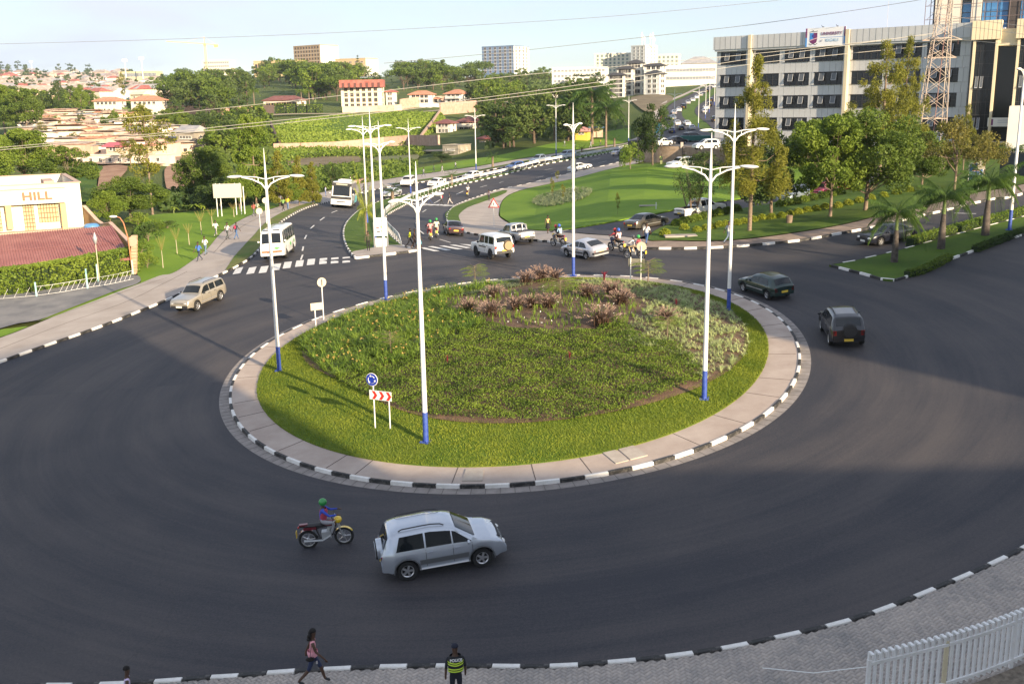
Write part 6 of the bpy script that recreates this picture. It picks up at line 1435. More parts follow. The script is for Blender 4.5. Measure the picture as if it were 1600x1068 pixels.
# orange roofed bungalows above the settlement, stadium, crane, masts
corner_block('bungalow','orange hip roofed bungalow above the settlement, left one',186,166,157,445,40,4,12,MT('warm_white'),1,5,1,ww=1.4,wh=1.2,roof='hip',roofm=ORANGER,parapet=0)
corner_block('bungalow','orange hip roofed bungalow above the settlement, right one',248,166,156,440,44,5,12,MT('warm_white'),1,5,1,ww=1.4,wh=1.2,roof='hip',roofm=ORANGER,parapet=0)
corner_block('gabled_hall','cream gabled hall between the orange roofed bungalows',224,158,147,470,22,6,25,CREAM,1,2,0,ww=1.2,wh=1,roof='gable',roofm=CREAM,parapet=0)
corner_block('stadium_stand','pale yellow stadium stand on the skyline',245,122,112,1500,58,3,8,MT('stand_yellow',(.6,.52,.3),.8),1,18,0,ww=4,wh=5,glass=MT('grey_win'),base_drop=20)
corner_block('site_block','unfinished concrete frame building below the tower crane',360,112,95,1150,42,3,10,MT('warm_white'),3,12,0,ww=2.2,wh=2.2,glass=MT('grey_win'),base_drop=10)
def crane():
    p=at_depth(323,108,1130);o=empty('tower_crane','yellow tower crane over the wooded hill','crane',p);Y_=MT('crane_yellow',(.6,.42,.18),.7);H=26
    b=MB();[b.cyl((x,y,-3),(x,y,H),.16,4) for x in (-.8,.8) for y in (-.8,.8)];[b.bar((-.8,-.8,i*1.6),(.8,-.8,i*1.6+1.6),.14) for i in range(16)];b.build('mast',Y_,o)
    b=MB();b.bar((-40,-2,H+3),(0,0,H),.7,.7);b.bar((0,0,H),(14,1,H-1.5),.7,.7);b.box((11.5,1,H-2.6),(4,1.5,2.4));b.build('jib',Y_,o)
    b=MB();b.bar((0,0,H),(0,0,H+7),.5);b.bar((0,0,H+7),(-22,-1,H+1.8),.14);b.bar((0,0,H+7),(12,1,H-1),.14);b.box((0,-1.2,H-1),(2,1.6,2));b.build('tower_head',Y_,o)
crane()
for x,y,t,D,lb in ((197,118,96,1480,'floodlight mast at the left end of the stadium'),(223,116,93,1480,'floodlight mast right of the stadium middle'),(51,118,98,2300,'thin mast on the left skyline')):
    p=at_depth(x,y,D);h=(y-t)/FPX*D;o=empty('floodlight_mast',lb,'mast',p);b=MB();b.cyl((0,0,-10),(0,0,h),.9,5,.5);b.build('pole',WHITE,o);b=MB();b.box((0,0,h),(7,1,3.4));b.build('lamp_head',WHITE,o)

# ---- huts of the settlement
rh=random.Random(21)
HW=[MT('hut_%d' % i,c,.92,var=.12,scale=.5) for i,c in enumerate(((.60,.47,.36),(.66,.56,.45),(.50,.34,.26),(.60,.50,.33),(.70,.64,.55)))]
def hut_proto(i):
    w,d,h=rh.uniform(6.5,10),rh.uniform(4.5,6.5),rh.uniform(2.5,3.1);root=bpy.data.objects.new('hut',None);COL.objects.link(root)
    b=MB();b.box((0,0,h/2-1),(w,d,h+2));b.build('wall',HW[i % 5],root)
    b=MB();s=rh.choice((-.5,-.35,-.2,.15));e=.4;n=9
    b.add([(-w/2-e,-d/2-e,h-s),(w/2+e,-d/2-e,h-s+.1),(w/2+e,d/2+e,h+s+.1),(-w/2-e,d/2+e,h+s),(-w/2-e,-d/2-e,h-s+.14),(w/2+e,-d/2-e,h-s+.24),(w/2+e,d/2+e,h+s+.24),(-w/2-e,d/2+e,h+s+.14)],[(3,2,1,0),(4,5,6,7),(0,1,5,4),(1,2,6,5),(2,3,7,6),(3,0,4,7)])
    for k in range(n):t=(k+.5)/n;x=-w/2-e+(w+2*e)*t;b.bar((x,-d/2-e,h-s+.2),(x,d/2+e,h+s+.2),.08,.06)
    if i % 3==0:
        for k in range(4):b.ell((rh.uniform(-w/2,w/2),rh.uniform(-d/3,d/3),h+.35),(.25,.2,.15),5,3)
    b.build('roof',[RUST,GREYR,RUST,ORANGER if i==3 else RUST,GREYR,MT('pale_sheet',(.5,.44,.38),.7,col2=(.36,.26,.2),scale=.4)][i % 6],root)
    for x in (-w*.28,w*.22):
        b=MB();b.box((x,-d/2-.03,1.45),(.9,.08,.8));b.build('window',DARKM,root)
    b=MB();b.box((w*.02,-d/2-.03,1.0),(.9,.08,2.0));b.build('door',MT('door_red',(.25,.08,.07),.8) if i % 2 else MT('door_brown',(.2,.13,.08),.6),root)
    root['_w']=w;return root
HP=[hut_proto(i) for i in range(8)];used_h=set()
spots=[]
for row,(y,x0,x1,n) in enumerate(((185,55,190,9),(191,50,205,10),(198,46,215,10),(206,44,225,10),(214,44,300,12),(223,50,305,11),(233,60,300,9),(243,95,295,8))):
    for k in range(n):spots.append((x0+(x1-x0)*(k+.5)/n+rh.uniform(-4,4),y+rh.uniform(-2,2),row,k))
wallc=['pinkish','pale cream','brown','ochre','whitish']
for j,(x,y,row,k) in enumerate(spots):
    i=(j*5+row) % 8;o=HP[i] if i not in used_h else copy_tree(HP[i]);used_h.add(i);p=G(x,y);o.location=p;o.rotation_euler=(0,0,rh.uniform(-.5,.4));s=rh.uniform(.85,1.15);o.scale=(s,s,s)
    tag(o,'%s hut, number %d from the left in the %s settlement row' % (wallc[i % 5],k+1,('topmost','second highest','third','fourth','middle','sixth','second lowest','lowest')[row]),'house','huts of the hillside settlement')
corner_block('shed','shed with a bright pink roof in the lower settlement',187,239,228,238,22,5,15,HW[0],1,2,1,ww=.9,wh=.8,roof='gable',roofm=MT('pink_roof',(.45,.12,.15),.7),parapet=0)
corner_block('compound_wall','long pale compound wall with doorway at the foot of the settlement',262,258,242,228,150,4,8,HW[1],1,9,0,ww=.8,wh=.9,parapet=.1)
corner_block('store','grey roofed store right of the settlement',305,226,205,262,30,10,20,MT('shed_grey'),1,4,1,ww=.9,wh=.8,roof='gable',roofm=GREYR,parapet=0)
# garden walls on the valley side
def wall_line(name,label,pts,h,t,m,lift=0,cat='wall'):
    root=empty(name,label,cat);P=[G(*p) if len(p)==2 else Vector(at_depth(*p)) for p in pts]
    for a,c in zip(P[:-1],P[1:]):
        b=MB();x=(c-a);x.z=0;x.normalize();s=Vector((-x.y,x.x,0))*t/2;L_=[a-s,c-s,c+s,a+s];b.add([v+Vector((0,0,-1.0)) for v in L_]+[v+Vector((0,0,h)) for v in L_],[(3,2,1,0),(4,5,6,7),(0,1,5,4),(1,2,6,5),(2,3,7,6),(3,0,4,7)]);b.build('wall_section',m,root)
    return root
wall_line('retaining_wall','long pinkish stone retaining wall at the foot of the green slope',[(428,239),(470,238),(520,236),(560,232.5),(600,228),(640,225),(686,226)],2.6,.6,STONE2)
wall_line('retaining_wall','stone wall climbing the right edge of the green slope',[(655,224),(662,214),(668,206),(676,196),(684,184),(688,179)],1.8,.5,STONE2)
wall_line('retaining_wall','dark stone wall down the left edge of the green slope',[(424,207),(432,228),(438,238)],3.5,.6,MT('dark_stone',(.09,.06,.05),.95))
wall_line('garden_wall','pale pillared garden wall in front of the red roofed flats',[(535,175.5),(560,175),(590,174),(615,173),(628,172)],2.4,.4,PINKW)
wall_line('garden_wall','pink terraced wall below the two villas',[(625,171),(650,167),(690,165),(744,168)],4.2,.5,STONE2)
wall_line('garden_wall','lower grey-pink wall under the villas',[(688,179),(715,177),(745,174)],4.5,.5,STONE2)
wall_line('garden_wall','red brick wall right of the settlement',[(262,176),(300,178),(345,182),(395,178)],3.2,.4,MT('brick_wall',(.42,.25,.18),.9))
wall_line('low_wall','low stone wall along the footpath behind the bus',[(545,291),(562,287),(582,281)],.9,.4,STONE2)
wall_line('retaining_wall','grey stone terrace wall on the slope below the long white building',[(862,150),(900,150),(950,150)],4,.8,MT('grey_stone',(.2,.18,.16),.95))
for i,(x0,x1) in enumerate(((398,414),(431,445),(447,461),(463,477),(479,491),(493,503))):
    hedge('hedge',[Vector((p.x,p.y,0)) for p in (G(x0,177),G(x1,177))],1.6,3.4,LF['bright'],('clipped garden hedge %s in front of the maroon roofed villa' % ('left of the gate','right of the gate','in the middle, left half','in the middle, right half','beside the pair of palms','at the right end')[i]),60,leaf=.45,seed=30+i)
b=MB();p=G(420,178.5);b.box((0,0,1.7),(4.4,.2,3.6));o=b.build('gate',MT('gate_brown',(.1,.07,.06),.7));o.location=p;tag(o,'dark brown gate in the hedge of the maroon roofed villa','gate')
# ---- far city on the left horizon
def house_mesh(w,d,h,wall,roof):
    b=MB();b.box((0,0,h/2-2),(w,d,h+4));rh_=d*.25;e=.6
    V=[(-w/2-e,-d/2-e,h),(w/2+e,-d/2-e,h),(w/2+e,d/2+e,h),(-w/2-e,d/2+e,h),(-w/2+d*.3,0,h+rh_),(w/2-d*.3,0,h+rh_)]
    b.add(V,[(0,1,5,4),(1,2,5),(2,3,4,5),(3,0,4),(3,2,1,0)],1);return b.mesh('house',[wall,roof])
hm=[house_mesh(rh.uniform(11,20),rh.uniform(9,12),rh.uniform(3,6.5),[HW[1],WHITE,HW[4],PINKW][i % 4],[RUST,MT('pale_sheet'),GREYR,MT('pale_sheet'),REDR,WHITE][i % 6]) for i in range(14)]
cnt=0;tries=0;ind=[]
while cnt<230 and tries<9000:
    tries+=1;x=rh.uniform(-5,250);y=rh.uniform(117,158)
    if any(abs(x-a)*.7+abs(y-b_)*2.2<5.2 for a,b_ in ind):continue
    p=G(x,y)
    if p.y<620 or p.y>4000:continue
    ind.append((x,y));o=link('distant_house',hm[cnt % 14]);s=min(2.2,max(1.0,p.y/1300));o.location=(p.x,p.y,p.z);o.scale=(s,s,s);o.rotation_euler=(0,0,rh.uniform(-.6,.6))
    tag(o,'small distant house on the hazy hillside at the upper left','house','distant houses on the hazy hillside');cnt+=1
k=0
while k<60:
    x=rh.uniform(-5,250);y=rh.uniform(112,156);p=G(x,y)
    if p.y<600 or p.y>4000:continue
    kd=rh.choice(('far_a','far_b','far_d'));o=copy_tree(proto(kd));s=min(2.0,max(.8,p.y/1300));o.location=(p.x,p.y,p.z-1);o.scale=(s,s,s);o.rotation_euler=(0,0,k);tag(o,'distant tree among the houses of the hazy hillside','tree','distant trees on the hazy hillside');k+=1
# ---- walled car park on the right, with its stone wall
def car_park():
    pts=[(1000,253),(1012,252),(1040,251),(1066,250)];root=empty('stone_wall','curved rubble retaining wall of the car park beside the far road','wall')
    P=[G(996,250),G(1004,252),G(1020,252.5),G(1040,252),G(1066,251)];P.insert(0,G(1003,238));H=2.6;rs=random.Random(4)
    L_=smooth_line([Vector((p.x,p.y,0)) for p in P],8);zt0=min(zf(p.x,p.y) for p in L_)+H+.2
    b=MB();zb=[zf(p.x,p.y) for p in L_]
    for i in range(len(L_)-1):
        a,c=L_[i],L_[i+1];b.add([(a.x,a.y,zb[i]-.5),(c.x,c.y,zb[i+1]-.5),(c.x,c.y+.6,zt0),(a.x,a.y+.6,zt0)],[(0,1,2,3)])
    b.build('backing',STONE,root)
    Q=resample(L_,.62);ms=[MB() for _ in range(3)]
    for mm in ms:mm.ell((0,0,0),(.30,.16,.2),7,5)
    sm=[mm.mesh('stone',s_) for mm,s_ in zip(ms,(STONE,MT('stone_b',(.18,.14,.10),.95),MT('stone_c',(.40,.32,.25),.95)))]
    cnt=0
    for i in range(len(Q)-1):
        a=(Q[i]+Q[i+1])/2;zb0=zf(a.x,a.y);n=8
        for j in range(n):
            if cnt>=290:break
            u=(j+.5)/n;o=link('stone',sm[rs.randrange(3)],root);o.location=(a.x+rs.uniform(-.12,.12),a.y+.6*u-.02,zb0+(zt0-zb0)*u);d=Q[i+1]-Q[i];o.rotation_euler=(rs.uniform(-.1,.1),rs.uniform(-.5,.5),math.atan2(d.y,d.x));s=rs.uniform(.8,1.3);o.scale=(s,s,s);cnt+=1
    # platform
    far=[G(1180,236),G(1180,215),G(1090,207),G(1046,212),G(1012,222)];poly=[Vector((p.x,p.y+.6,0)) for p in L_]+[Vector((at_depth(1120,240,172)[0],170,0)),Vector((at_depth(1190,240,168)[0],164,0)),Vector((52,190,0)),Vector((34,205,0)),Vector((23,200,0))]
    area('car_park',poly,zt0,MT('car_park_paving',(.12,.115,.115),.9,var=.2,scale=.3),6,skirt=3.0,zfun=lambda X,Y:np.zeros_like(np.asarray(X,float)))
    fence=empty('railing','dark railing on top of the car park wall','railing')
    R_=resample([p+Vector((0,.8,0)) for p in L_],1.6)
    for a,c in zip(R_[:-1],R_[1:]):
        for h in (.4,1.0):q=MB();q.cyl((a.x,a.y,zt0+h),(c.x,c.y,zt0+h),.03,5);q.build('rail',DARKM,fence)
        q=MB();q.cyl((a.x,a.y,zt0),(a.x,a.y,zt0+1.25),.045,5);q.build('post',DARKM,fence)
    b=MB();p=R_[-1];b.box((p.x,p.y,zt0-.6),(.45,.45,2.6));o=b.build('gate_pillar',CONC);tag(o,'pale pillar at the right end of the stone wall','pillar')
    P2=[G(1070,251),G(1120,256),G(1180,262),G(1250,262)];w2=empty('stone_wall','long rubble wall behind the small multi-stemmed tree','wall')
    for a,c in zip(P2[:-1],P2[1:]):q=MB();q.bar((a.x,a.y+1,zf(a.x,a.y)+1.0),(c.x,c.y+1,zf(c.x,c.y)+1.0),.5,2.6);q.build('wall_section',STONE,w2)
    for a,c in zip(P2[:2],P2[1:3]):
        for i in range(16):
            for j in range(5):
                if cnt<298:t=(i+.5)/16;o=link('stone',sm[rs.randrange(3)],w2);x,y=a.x+(c.x-a.x)*t,a.y+(c.y-a.y)*t;o.location=(x,y+.72,zf(x,y)+.1+j*.48);o.rotation_euler=(0,rs.uniform(-.4,.4),0);s=rs.uniform(1.0,1.7);o.scale=(s,s,s*.9);cnt+=1
    return zt0
ZP=car_park()
# ---------------------------------------------------------------- street furniture
STEEL=MT('painted_white_steel',(.76,.76,.75),.45,col2=(.62,.61,.58),scale=1.3,stops=(.45,.8));BLUE=MT('post_blue',(.015,.045,.30),.55,col2=(.05,.10,.36),scale=5);GALV=MT('galvanised',(.45,.46,.47),.45,.5)
def lamp_proto():
    root=bpy.data.objects.new('street_lamp',None);COL.objects.link(root)
    b=MB();b.lathe([(.11,1.35),(.095,5),(.07,9.9),(.055,10.6),(.01,11.9)],12);b.build('pole',STEEL,root,smooth=50)
    b=MB();b.lathe([(.118,0),(.114,1.35)],12);b.build('painted_base',BLUE,root,smooth=50)
    b=MB();b.box((0,0,.015),(.42,.42,.03));[b.cyl((x,y,.03),(x,y,.09),.018,6) for x in (-.16,.16) for y in (-.16,.16)];b.build('base_plate',BLUE,root)
    for s in (-1,1):
        b=MB();b.tube([(0,0,9.75),(s*.25,0,10.08),(s*.7,0,10.3),(s*1.25,0,10.42)],[.045,.045,.04,.035],7);b.tube([(0,0,10.3),(s*.5,0,10.42),(s*1.2,0,10.46)],.03,6);b.cyl((s*.4,0,10.15),(s*.4,0,10.4),.022,5);a=b.build('arm',STEEL,root,smooth=60)
        b=MB();b.ell((s*1.62,0,10.46),(.42,.13,.075),12,6,Matrix.Rotation(s*.04,4,'Y'));h=b.build('lamp_head',STEEL,a,smooth=60);b=MB();b.ell((s*1.68,0,10.42),(.28,.09,.05),10,5);b.build('lens',MT('lamp_lens',(.5,.5,.48),.2),h,smooth=60)
    return root
_lp=lamp_proto();first=True
for x,y,a,s,lb in ((437,586,0,1,'white lamp post with blue foot, leftmost on the island'),(666,702,1.08,1,'white lamp post with blue foot, nearest the camera on the island'),(603.5,471,1.15,1,'white lamp post with blue foot on the far left rim of the island'),(896,434,1.2,1,'white lamp post with blue foot at the far middle of the island'),(1138,492,.08,1,'white lamp post with blue foot on the far right rim of the island'),(1100,632,-.32,1,'white lamp post with blue foot on the near right of the island'),
        (587,388,.5,1,'lamp post beside the advert panel on the median nose'),(574,350,.5,1,'lamp post behind the golden palm on the median'),(642,305,.2,1,'lamp post on the median beside the silver jeep'),(744,268,0,1,'lamp post rising above the white saloon on the far road'),(869,245,0,1,'lamp post left of the white hatchback on the far road'),(982,225,0,1,'lamp post by the footpath near the far bend'),
        (1053,209,0,.95,'small lamp post on the left of the climbing road'),(1091,200,0,.9,'small lamp post at the start of the upper median'),(1102,186,0,.9,'small lamp post halfway up the climbing road'),(1108,177,0,.9,'distant lamp post higher up the climbing road'),(1116,165,0,.9,'farthest lamp post on the climbing road'),(1577,362,.9,1.1,'tall lamp post on the palm median at the right edge')):
    o=_lp if first else copy_tree(_lp);first=False;p=G(x,y,y>400);z=float(zi(p.x,p.y))+.15 if 430<y<710 else p.z+.12;o.location=(p.x,p.y,z);o.scale=(s,s,s);o.rotation_euler=(0,0,a);tag(o,lb,'street lamp','double armed white street lamps')
def post_thing(name,label,cat,px,py,plane=False,D=None,rz=0,group=None):
    p=G(px,py,plane) if D is None else Vector(at_depth(px,py,D));z=float(zi(p.x,p.y))+.16 if plane=='isl' else p.z+.1
    return empty(name,label,cat,(p.x,p.y,z),rz,group)
SW=MT('sign_white',(.75,.75,.73),.5);SR=MT('sign_red',(.55,.03,.02),.5);SB=MT('sign_blue',(.01,.035,.33),.45);SBK=MT('sign_back',(.52,.47,.36),.6)
def disc(b,c,r,t=.02,n=28,mi=None):b.lathe([(0,-t/2),(r,-t/2),(r,t/2),(0,t/2)],n,Matrix.Translation(c) @ Matrix.Rotation(math.pi/2,4,'X'),mi)
# roundabout and chevron sign, facing the camera
r=post_thing('chevron_sign','blue roundabout disc above a red and white chevron board on two posts','road sign',587,681,'isl',rz=-.42)
b=MB();b.cyl((0,0,-.2),(0,0,2.2),.03,8);b.build('post',STEEL,r);b=MB();b.cyl((.78,0,-.4),(.78,0,1.55),.03,8);b.build('post',STEEL,r)
b=MB();disc(b,Vector((-.02,-.05,2.25)),.30);d=b.build('disc',SW,r);b=MB();disc(b,Vector((-.02,-.065,2.25)),.275);b.build('disc_face',SB,d)
for k in range(3):
    a0=k*2*math.pi/3+.5;b=MB();P=[(-.02+.17*math.cos(a0+t*.2),-.082,2.25+.17*math.sin(a0+t*.2)) for t in range(7)];b.tube(P,.022,5,flat=.4);e=Vector(P[-1]);a1=a0+1.2;tx=Vector((-math.sin(a1),0,math.cos(a1)));nx_=Vector((math.cos(a1),0,math.sin(a1)));b.add([e-nx_*.06,e+tx*.09,e+nx_*.06],[(0,1,2)]);b.build('arrow',SW,d)
b=MB();b.box((.38,-.05,1.55),(1.12,.03,.42));bd=b.build('board',SW,r)
for k in range(3):
    x=-.05+k*.36;z=1.55;b=MB();b.add([(x,-.07,z-.19),(x+.13,-.07,z),(x,-.07,z+.19),(x+.15,-.07,z+.19),(x+.28,-.07,z),(x+.15,-.07,z-.19)],[(0,5,4,1),(1,4,3,2)]);b.build('chevron',SR,bd)
# the backs of the other two pairs
r=post_thing('sign_back','back of a round sign on a post at the far left rim of the island','road sign',506,502,'isl',rz=.5);b=MB();b.cyl((0,0,-.2),(0,0,2.5),.035,8);b.build('post',STEEL,r);b=MB();disc(b,Vector((0,-.03,2.4)),.3);b.build('disc',SBK,r);b=MB();b.box((0,-.06,2.4),(.05,.04,.4));b.build('clamp',DARKM,r)
r=post_thing('sign_back','back of a square chevron board beside the round sign at the left rim','road sign',494,516,'isl',rz=.5);b=MB();b.cyl((0,0,-.2),(0,0,1.5),.035,8);b.build('post',STEEL,r);b=MB();b.box((.1,-.03,1.35),(.75,.03,.45));b.build('board',SBK,r)
r=post_thing('sign_back','tall grey sign back on a post at the far right rim of the island','road sign',1001,447,'isl',rz=-.3);b=MB();b.cyl((0,0,-.2),(0,0,2.5),.035,8);b.build('post',STEEL,r);b=MB();disc(b,Vector((.02,.03,2.45)),.32);b.build('disc',SBK,r)
r=post_thing('sign_back','low chevron board seen from behind at the far right rim of the island','road sign',985,442,'isl',rz=-.3);b=MB();b.cyl((0,0,-.2),(0,0,1.6),.035,8);b.build('post',STEEL,r);b=MB();b.box((.4,.03,1.25),(1.1,.03,.5));b.build('board',MT('sign_back_dark',(.2,.19,.15),.6),r)
def tri_sign(px,py,label,rz=0,h=2.3,back=False,s=.5):
    r=post_thing('triangle_sign',label,'road sign',px,py,rz=rz);b=MB();b.cyl((0,0,-.1),(0,0,h),.03,8);b.build('post',STEEL,r)
    def tri(sz,y,m,nm,par,zc):q=MB();q.prism([(-sz,-sz*.58),(sz,-sz*.58),(0,sz*1.16)],-.012,.012,M4=Matrix.Translation((0,y,zc)) @ Matrix.Rotation(math.pi/2,4,'X'));return q.build(nm,m,par)
    t=tri(s,-.05,MT('sign_back_dark') if back else SR,'plate',r,h)
    if not back:
        tri(s*.72,-.066,SW,'face',t,h-.0);q=MB();q.ell((0,-.085,h+.14),(.04,.01,.045),8,5);q.bar((0,-.085,h+.1),(0,-.085,h-.06),.07,.01);q.bar((0,-.085,h-.04),(-.1,-.085,h-.2),.035,.01);q.bar((0,-.085,h-.04),(.1,-.085,h-.2),.035,.01);q.build('walker',DARKM,t)
tri_sign(772,358,'red bordered triangular pedestrian warning sign on the right pavement',h=2.6,s=.62);tri_sign(1528,300,'dark triangular sign seen from behind left of the blue advert',back=True)
for x,y,lb in ((408,372,'sign back nearest the white minibus'),(417,352,'narrow sign post behind the white minibus')):
    r=post_thing('sign_back',lb,'road sign',x,y,rz=.3);b=MB();b.cyl((0,0,0),(0,0,2.7),.035,8);b.build('post',STEEL,r);b=MB();disc(b,Vector((0,-.03,2.6)),.32);b.build('disc',SBK,r)
# advert panels
def advert(px,py,label,rz,w,h,z0,frame,face,items,D=None):
    r=post_thing('advert_panel',label,'advert',px,py,rz=rz,D=D);b=MB();b.box((0,0,z0+h/2),(w,.18,h));f=b.build('case',frame,r);b=MB();b.box((0,-.1,z0+h/2),(w-.16,.03,h-.16));p=b.build('poster',face,f)
    for (x,z,ww,hh,m) in items:b=MB();b.box((x*w/2,-.125,z0+h*z),(ww*w,.02,hh*h));b.build('print',m,p)
    return r
GRN=MT('print_green',(.12,.4,.12),.6);YEL=MT('print_yellow',(.75,.55,.08),.6);TEA=MT('print_teal',(.15,.5,.55),.6)
r=advert(596,388,'white advert panel with small coloured prints on the median nose',-.1,1.15,1.6,1.0,STEEL,SW,((-.4,.88,.2,.04,TEA),(.4,.84,.3,.07,TEA),(-.4,.45,.22,.05,SR),(.35,.5,.28,.1,YEL),(-.3,.25,.25,.06,DARKM),(.4,.28,.25,.08,GRN)))
b=MB();b.box((0,0,.42),(1.0,.14,.8));b.build('lower_panel',SW,r);b=MB();[b.box((x,0,1.1),(.08,.12,2.2)) for x in (-.6,.6)];b.build('frame_posts',GALV,r)
advert(1522,300,'blue advert light box with a white frame and a striped oval emblem',-.25,1.3,1.7,.9,SW,MT('poster_blue',(.02,.05,.28),.4,col2=(.1,.25,.55),scale=1),((0,.62,.5,.13,MT('print_pink',(.5,.3,.32),.6)),(0,.62,.42,.05,SW),(.0,.45,.2,.05,DARKM),(0,.35,.14,.16,MT('print_navy',(.03,.05,.12),.5)),(0,.12,.8,.05,TEA)))
b=MB(); # blank billboard
r=post_thing('billboard','blank pale billboard on thin posts behind the left lawn','billboard',350,347,rz=.05,D=125);b.box((.7,0,3.7),(3.4,.12,1.7));b.build('board',MT('board_pale',(.42,.42,.38),.8),r)
for x in (-.7,-.2,1.6,2.2,2.6):b=MB();b.cyl((x,.1,-.5),(x,.1,4.6 if x<2.4 else 4.2),.06,7);b.build('post',STEEL,r)
r=post_thing('advert_panel','small white advert stand beside the white hatchback on the far road','advert',896,270);b=MB();b.box((0,0,1.6),(.9,.2,1.6));b.build('case',SBK,r);b=MB();b.box((0,0,.4),(.8,.3,.8));b.build('base',SW,r)
r=post_thing('advert_panel','blue and white banner stand at the far bend','advert',1029,216,D=205);b=MB();b.box((0,0,1.9),(1.1,.1,2.0));b.build('poster',TEA,r);b=MB();b.box((0,.0,.6),(.8,.1,.6));b.build('base',SW,r)
# rusty lamp, mirror, bullet lamp by the restaurant
r=post_thing('yard_lamp','rusty curved lamp post beside the boundary wall','lamp',208,430);RU=MT('rust_paint',(.42,.17,.08),.7);b=MB();b.tube([(0,0,0),(-.1,0,3.0),(-.35,0,4.3),(-.6,0,4.75),(-.95,0,4.85)],[.07,.06,.05,.04,.04],8);b.build('pole',RU,r,smooth=60);b=MB();b.ell((-1.15,0,4.85),(.35,.14,.1),10,6);b.build('lamp_head',SW,r,smooth=60)
b=MB();b.cyl((0,0,0),(0,0,1.2),.075,8);b.build('painted_base',MT('pale_green',(.4,.55,.45),.7),r)
r=post_thing('traffic_mirror','round pinkish plate on the end of the boundary wall','mirror',214,428);b=MB();disc(b,Vector((0,-.3,2.7)),.42,.05);b.build('plate',MT('plate_pink',(.55,.32,.24),.7),r)
r=post_thing('garden_lamp','bullet shaped silver lamp on a thin stake in front of the red roof','lamp',156,441);b=MB();b.cyl((0,0,0),(0,0,3.2),.03,6);b.build('stake',SBK,r);b=MB();b.lathe([(.02,3.0),(.16,3.3),(.18,3.55),(.02,4.0)],10);b.build('lamp_head',GALV,r,smooth=50);b=MB();b.cyl((.0,-.3,0),(0,-.3,1.45),.06,8);b.build('post',MT('pale_teal',(.35,.6,.62),.6),r)
# fence in front of the restaurant hedge
r=empty('slanted_fence','white fence of slanted bars in front of the restaurant hedge','fence');P=resample(gl([(-20,470),(40,465),(90,459),(130,452),(170,446),(207,438)],4),.42)
P=[p+Vector((.3,-.55,0)) for p in P]
for i,(a,c) in enumerate(zip(P[:-1],P[1:])):
    za,zc=zf(a.x,a.y)+.1,zf(c.x,c.y)+.1
    if 12<i<34 or i % 2:b=MB();b.bar((a.x,a.y,za+.12),(c.x,c.y,zc+.8),.016);b.build('bar',STEEL,r)
    for h in (.12,.8):
        if h<.5 or 8<i<34:b=MB();b.bar((a.x,a.y,za+h),(c.x,c.y,zc+h),.02);b.build('rail',STEEL,r)
    if i % 9==0:b=MB();b.bar((a.x,a.y,za-.1),(a.x,a.y,za+(1.6 if i==18 else 1.15)),.09);b.build('post',MT('pale_teal'),r)
# guard rail along the median
gp=resample([p for p in gl([(627,385),(612,368),(601,352),(600,341),(608,331),(622,322.5),(645,311),(680,299.5),(728,284.5),(800,268.5),(850,255.8),(925,243.3),(975,234),(1003,227.5)],5)],2.0)
r=empty('guard_rail','white steel guard rail along the median up to the far bend','guard rail')
for i,(a,c) in enumerate(zip(gp[:-1],gp[1:])):
    za,zc=zf(a.x,a.y)+.14,zf(c.x,c.y)+.14;low=i==0;b=MB();A_,C_=Vector((a.x,a.y,za+(.15 if low else .62))),Vector((c.x,c.y,zc+.62))
    for dz in (-.13,.13):b.bar(A_+Vector((0,0,dz)),C_+Vector((0,0,dz)),.05,.15)
    b.bar(A_+Vector((.03,.03,0)),C_+Vector((.03,.03,0)),.03,.16);b.build('rail',GALV if i % 5==4 else STEEL,r)
    if i:b=MB();b.bar((a.x,a.y,za-.1),(a.x,a.y,za+.72),.1);b.build('post',GALV,r)
# white fence, bottom right corner
r=empty('picket_fence','white steel fence with bent picket tops at the bottom right corner','fence');FP=gl([(1352,1112),(1440,1090),(1520,1066),(1585,1041),(1640,1016),(1700,985)],6,plane=True);Q=resample(FP,.185);FH=1.62
pb=MB();pb.bar((0,0,.08),(0,0,FH-.02),.05,.075);pb.bar((0,0,FH),(0,-.16,FH-.0),.075,.05);pb.bar((0,-.16,FH+.02),(0,-.16,FH-.14),.05,.03);pm_=pb.mesh('picket',STEEL)
for i,a in enumerate(Q[:-1]):
    c=Q[i+1];ang=math.atan2(c.y-a.y,c.x-a.x);z=float(PLANE_Z(a.x,a.y))+.05;o=link('picket',pm_,r);o.location=(a.x,a.y,z);o.rotation_euler=(0,0,ang)
R6=Q[::6]
for i,(a,c) in enumerate(zip(R6[:-1],R6[1:])):
    z0,z1=float(PLANE_Z(a.x,a.y))+.05,float(PLANE_Z(c.x,c.y))+.05;b=MB();b.bar((a.x,a.y-.05,z0+FH-.30),(c.x,c.y-.05,z1+FH-.30),.05,.08);b.build('top_rail',STEEL,r);b=MB();b.bar((a.x,a.y-.05,z0+.22),(c.x,c.y-.05,z1+.22),.05,.08);b.build('bottom_rail',STEEL,r)
    if i % 2==0:b=MB();b.bar((a.x,a.y-.02,z0-.1),(a.x,a.y-.02,z0+FH-.2),.09,.09);b.build('post',MT('sunlit_cream',(.62,.55,.38),.6) if i==2 else STEEL,r)  # one post is cream: warm sunlight put into its colour
a=Q[0];p=G(1190,1072,True);b=MB();b.tube([(a.x,a.y,float(PLANE_Z(a.x,a.y))+FH-.35),((a.x+p.x)/2,(a.y+p.y)/2,float(PLANE_Z((a.x+p.x)/2,(a.y+p.y)/2))+.75),(p.x,p.y,p.z+.55)],.012,5);o=b.build('rope',SW);tag(o,'thin white rope running left from the end of the white fence','rope')
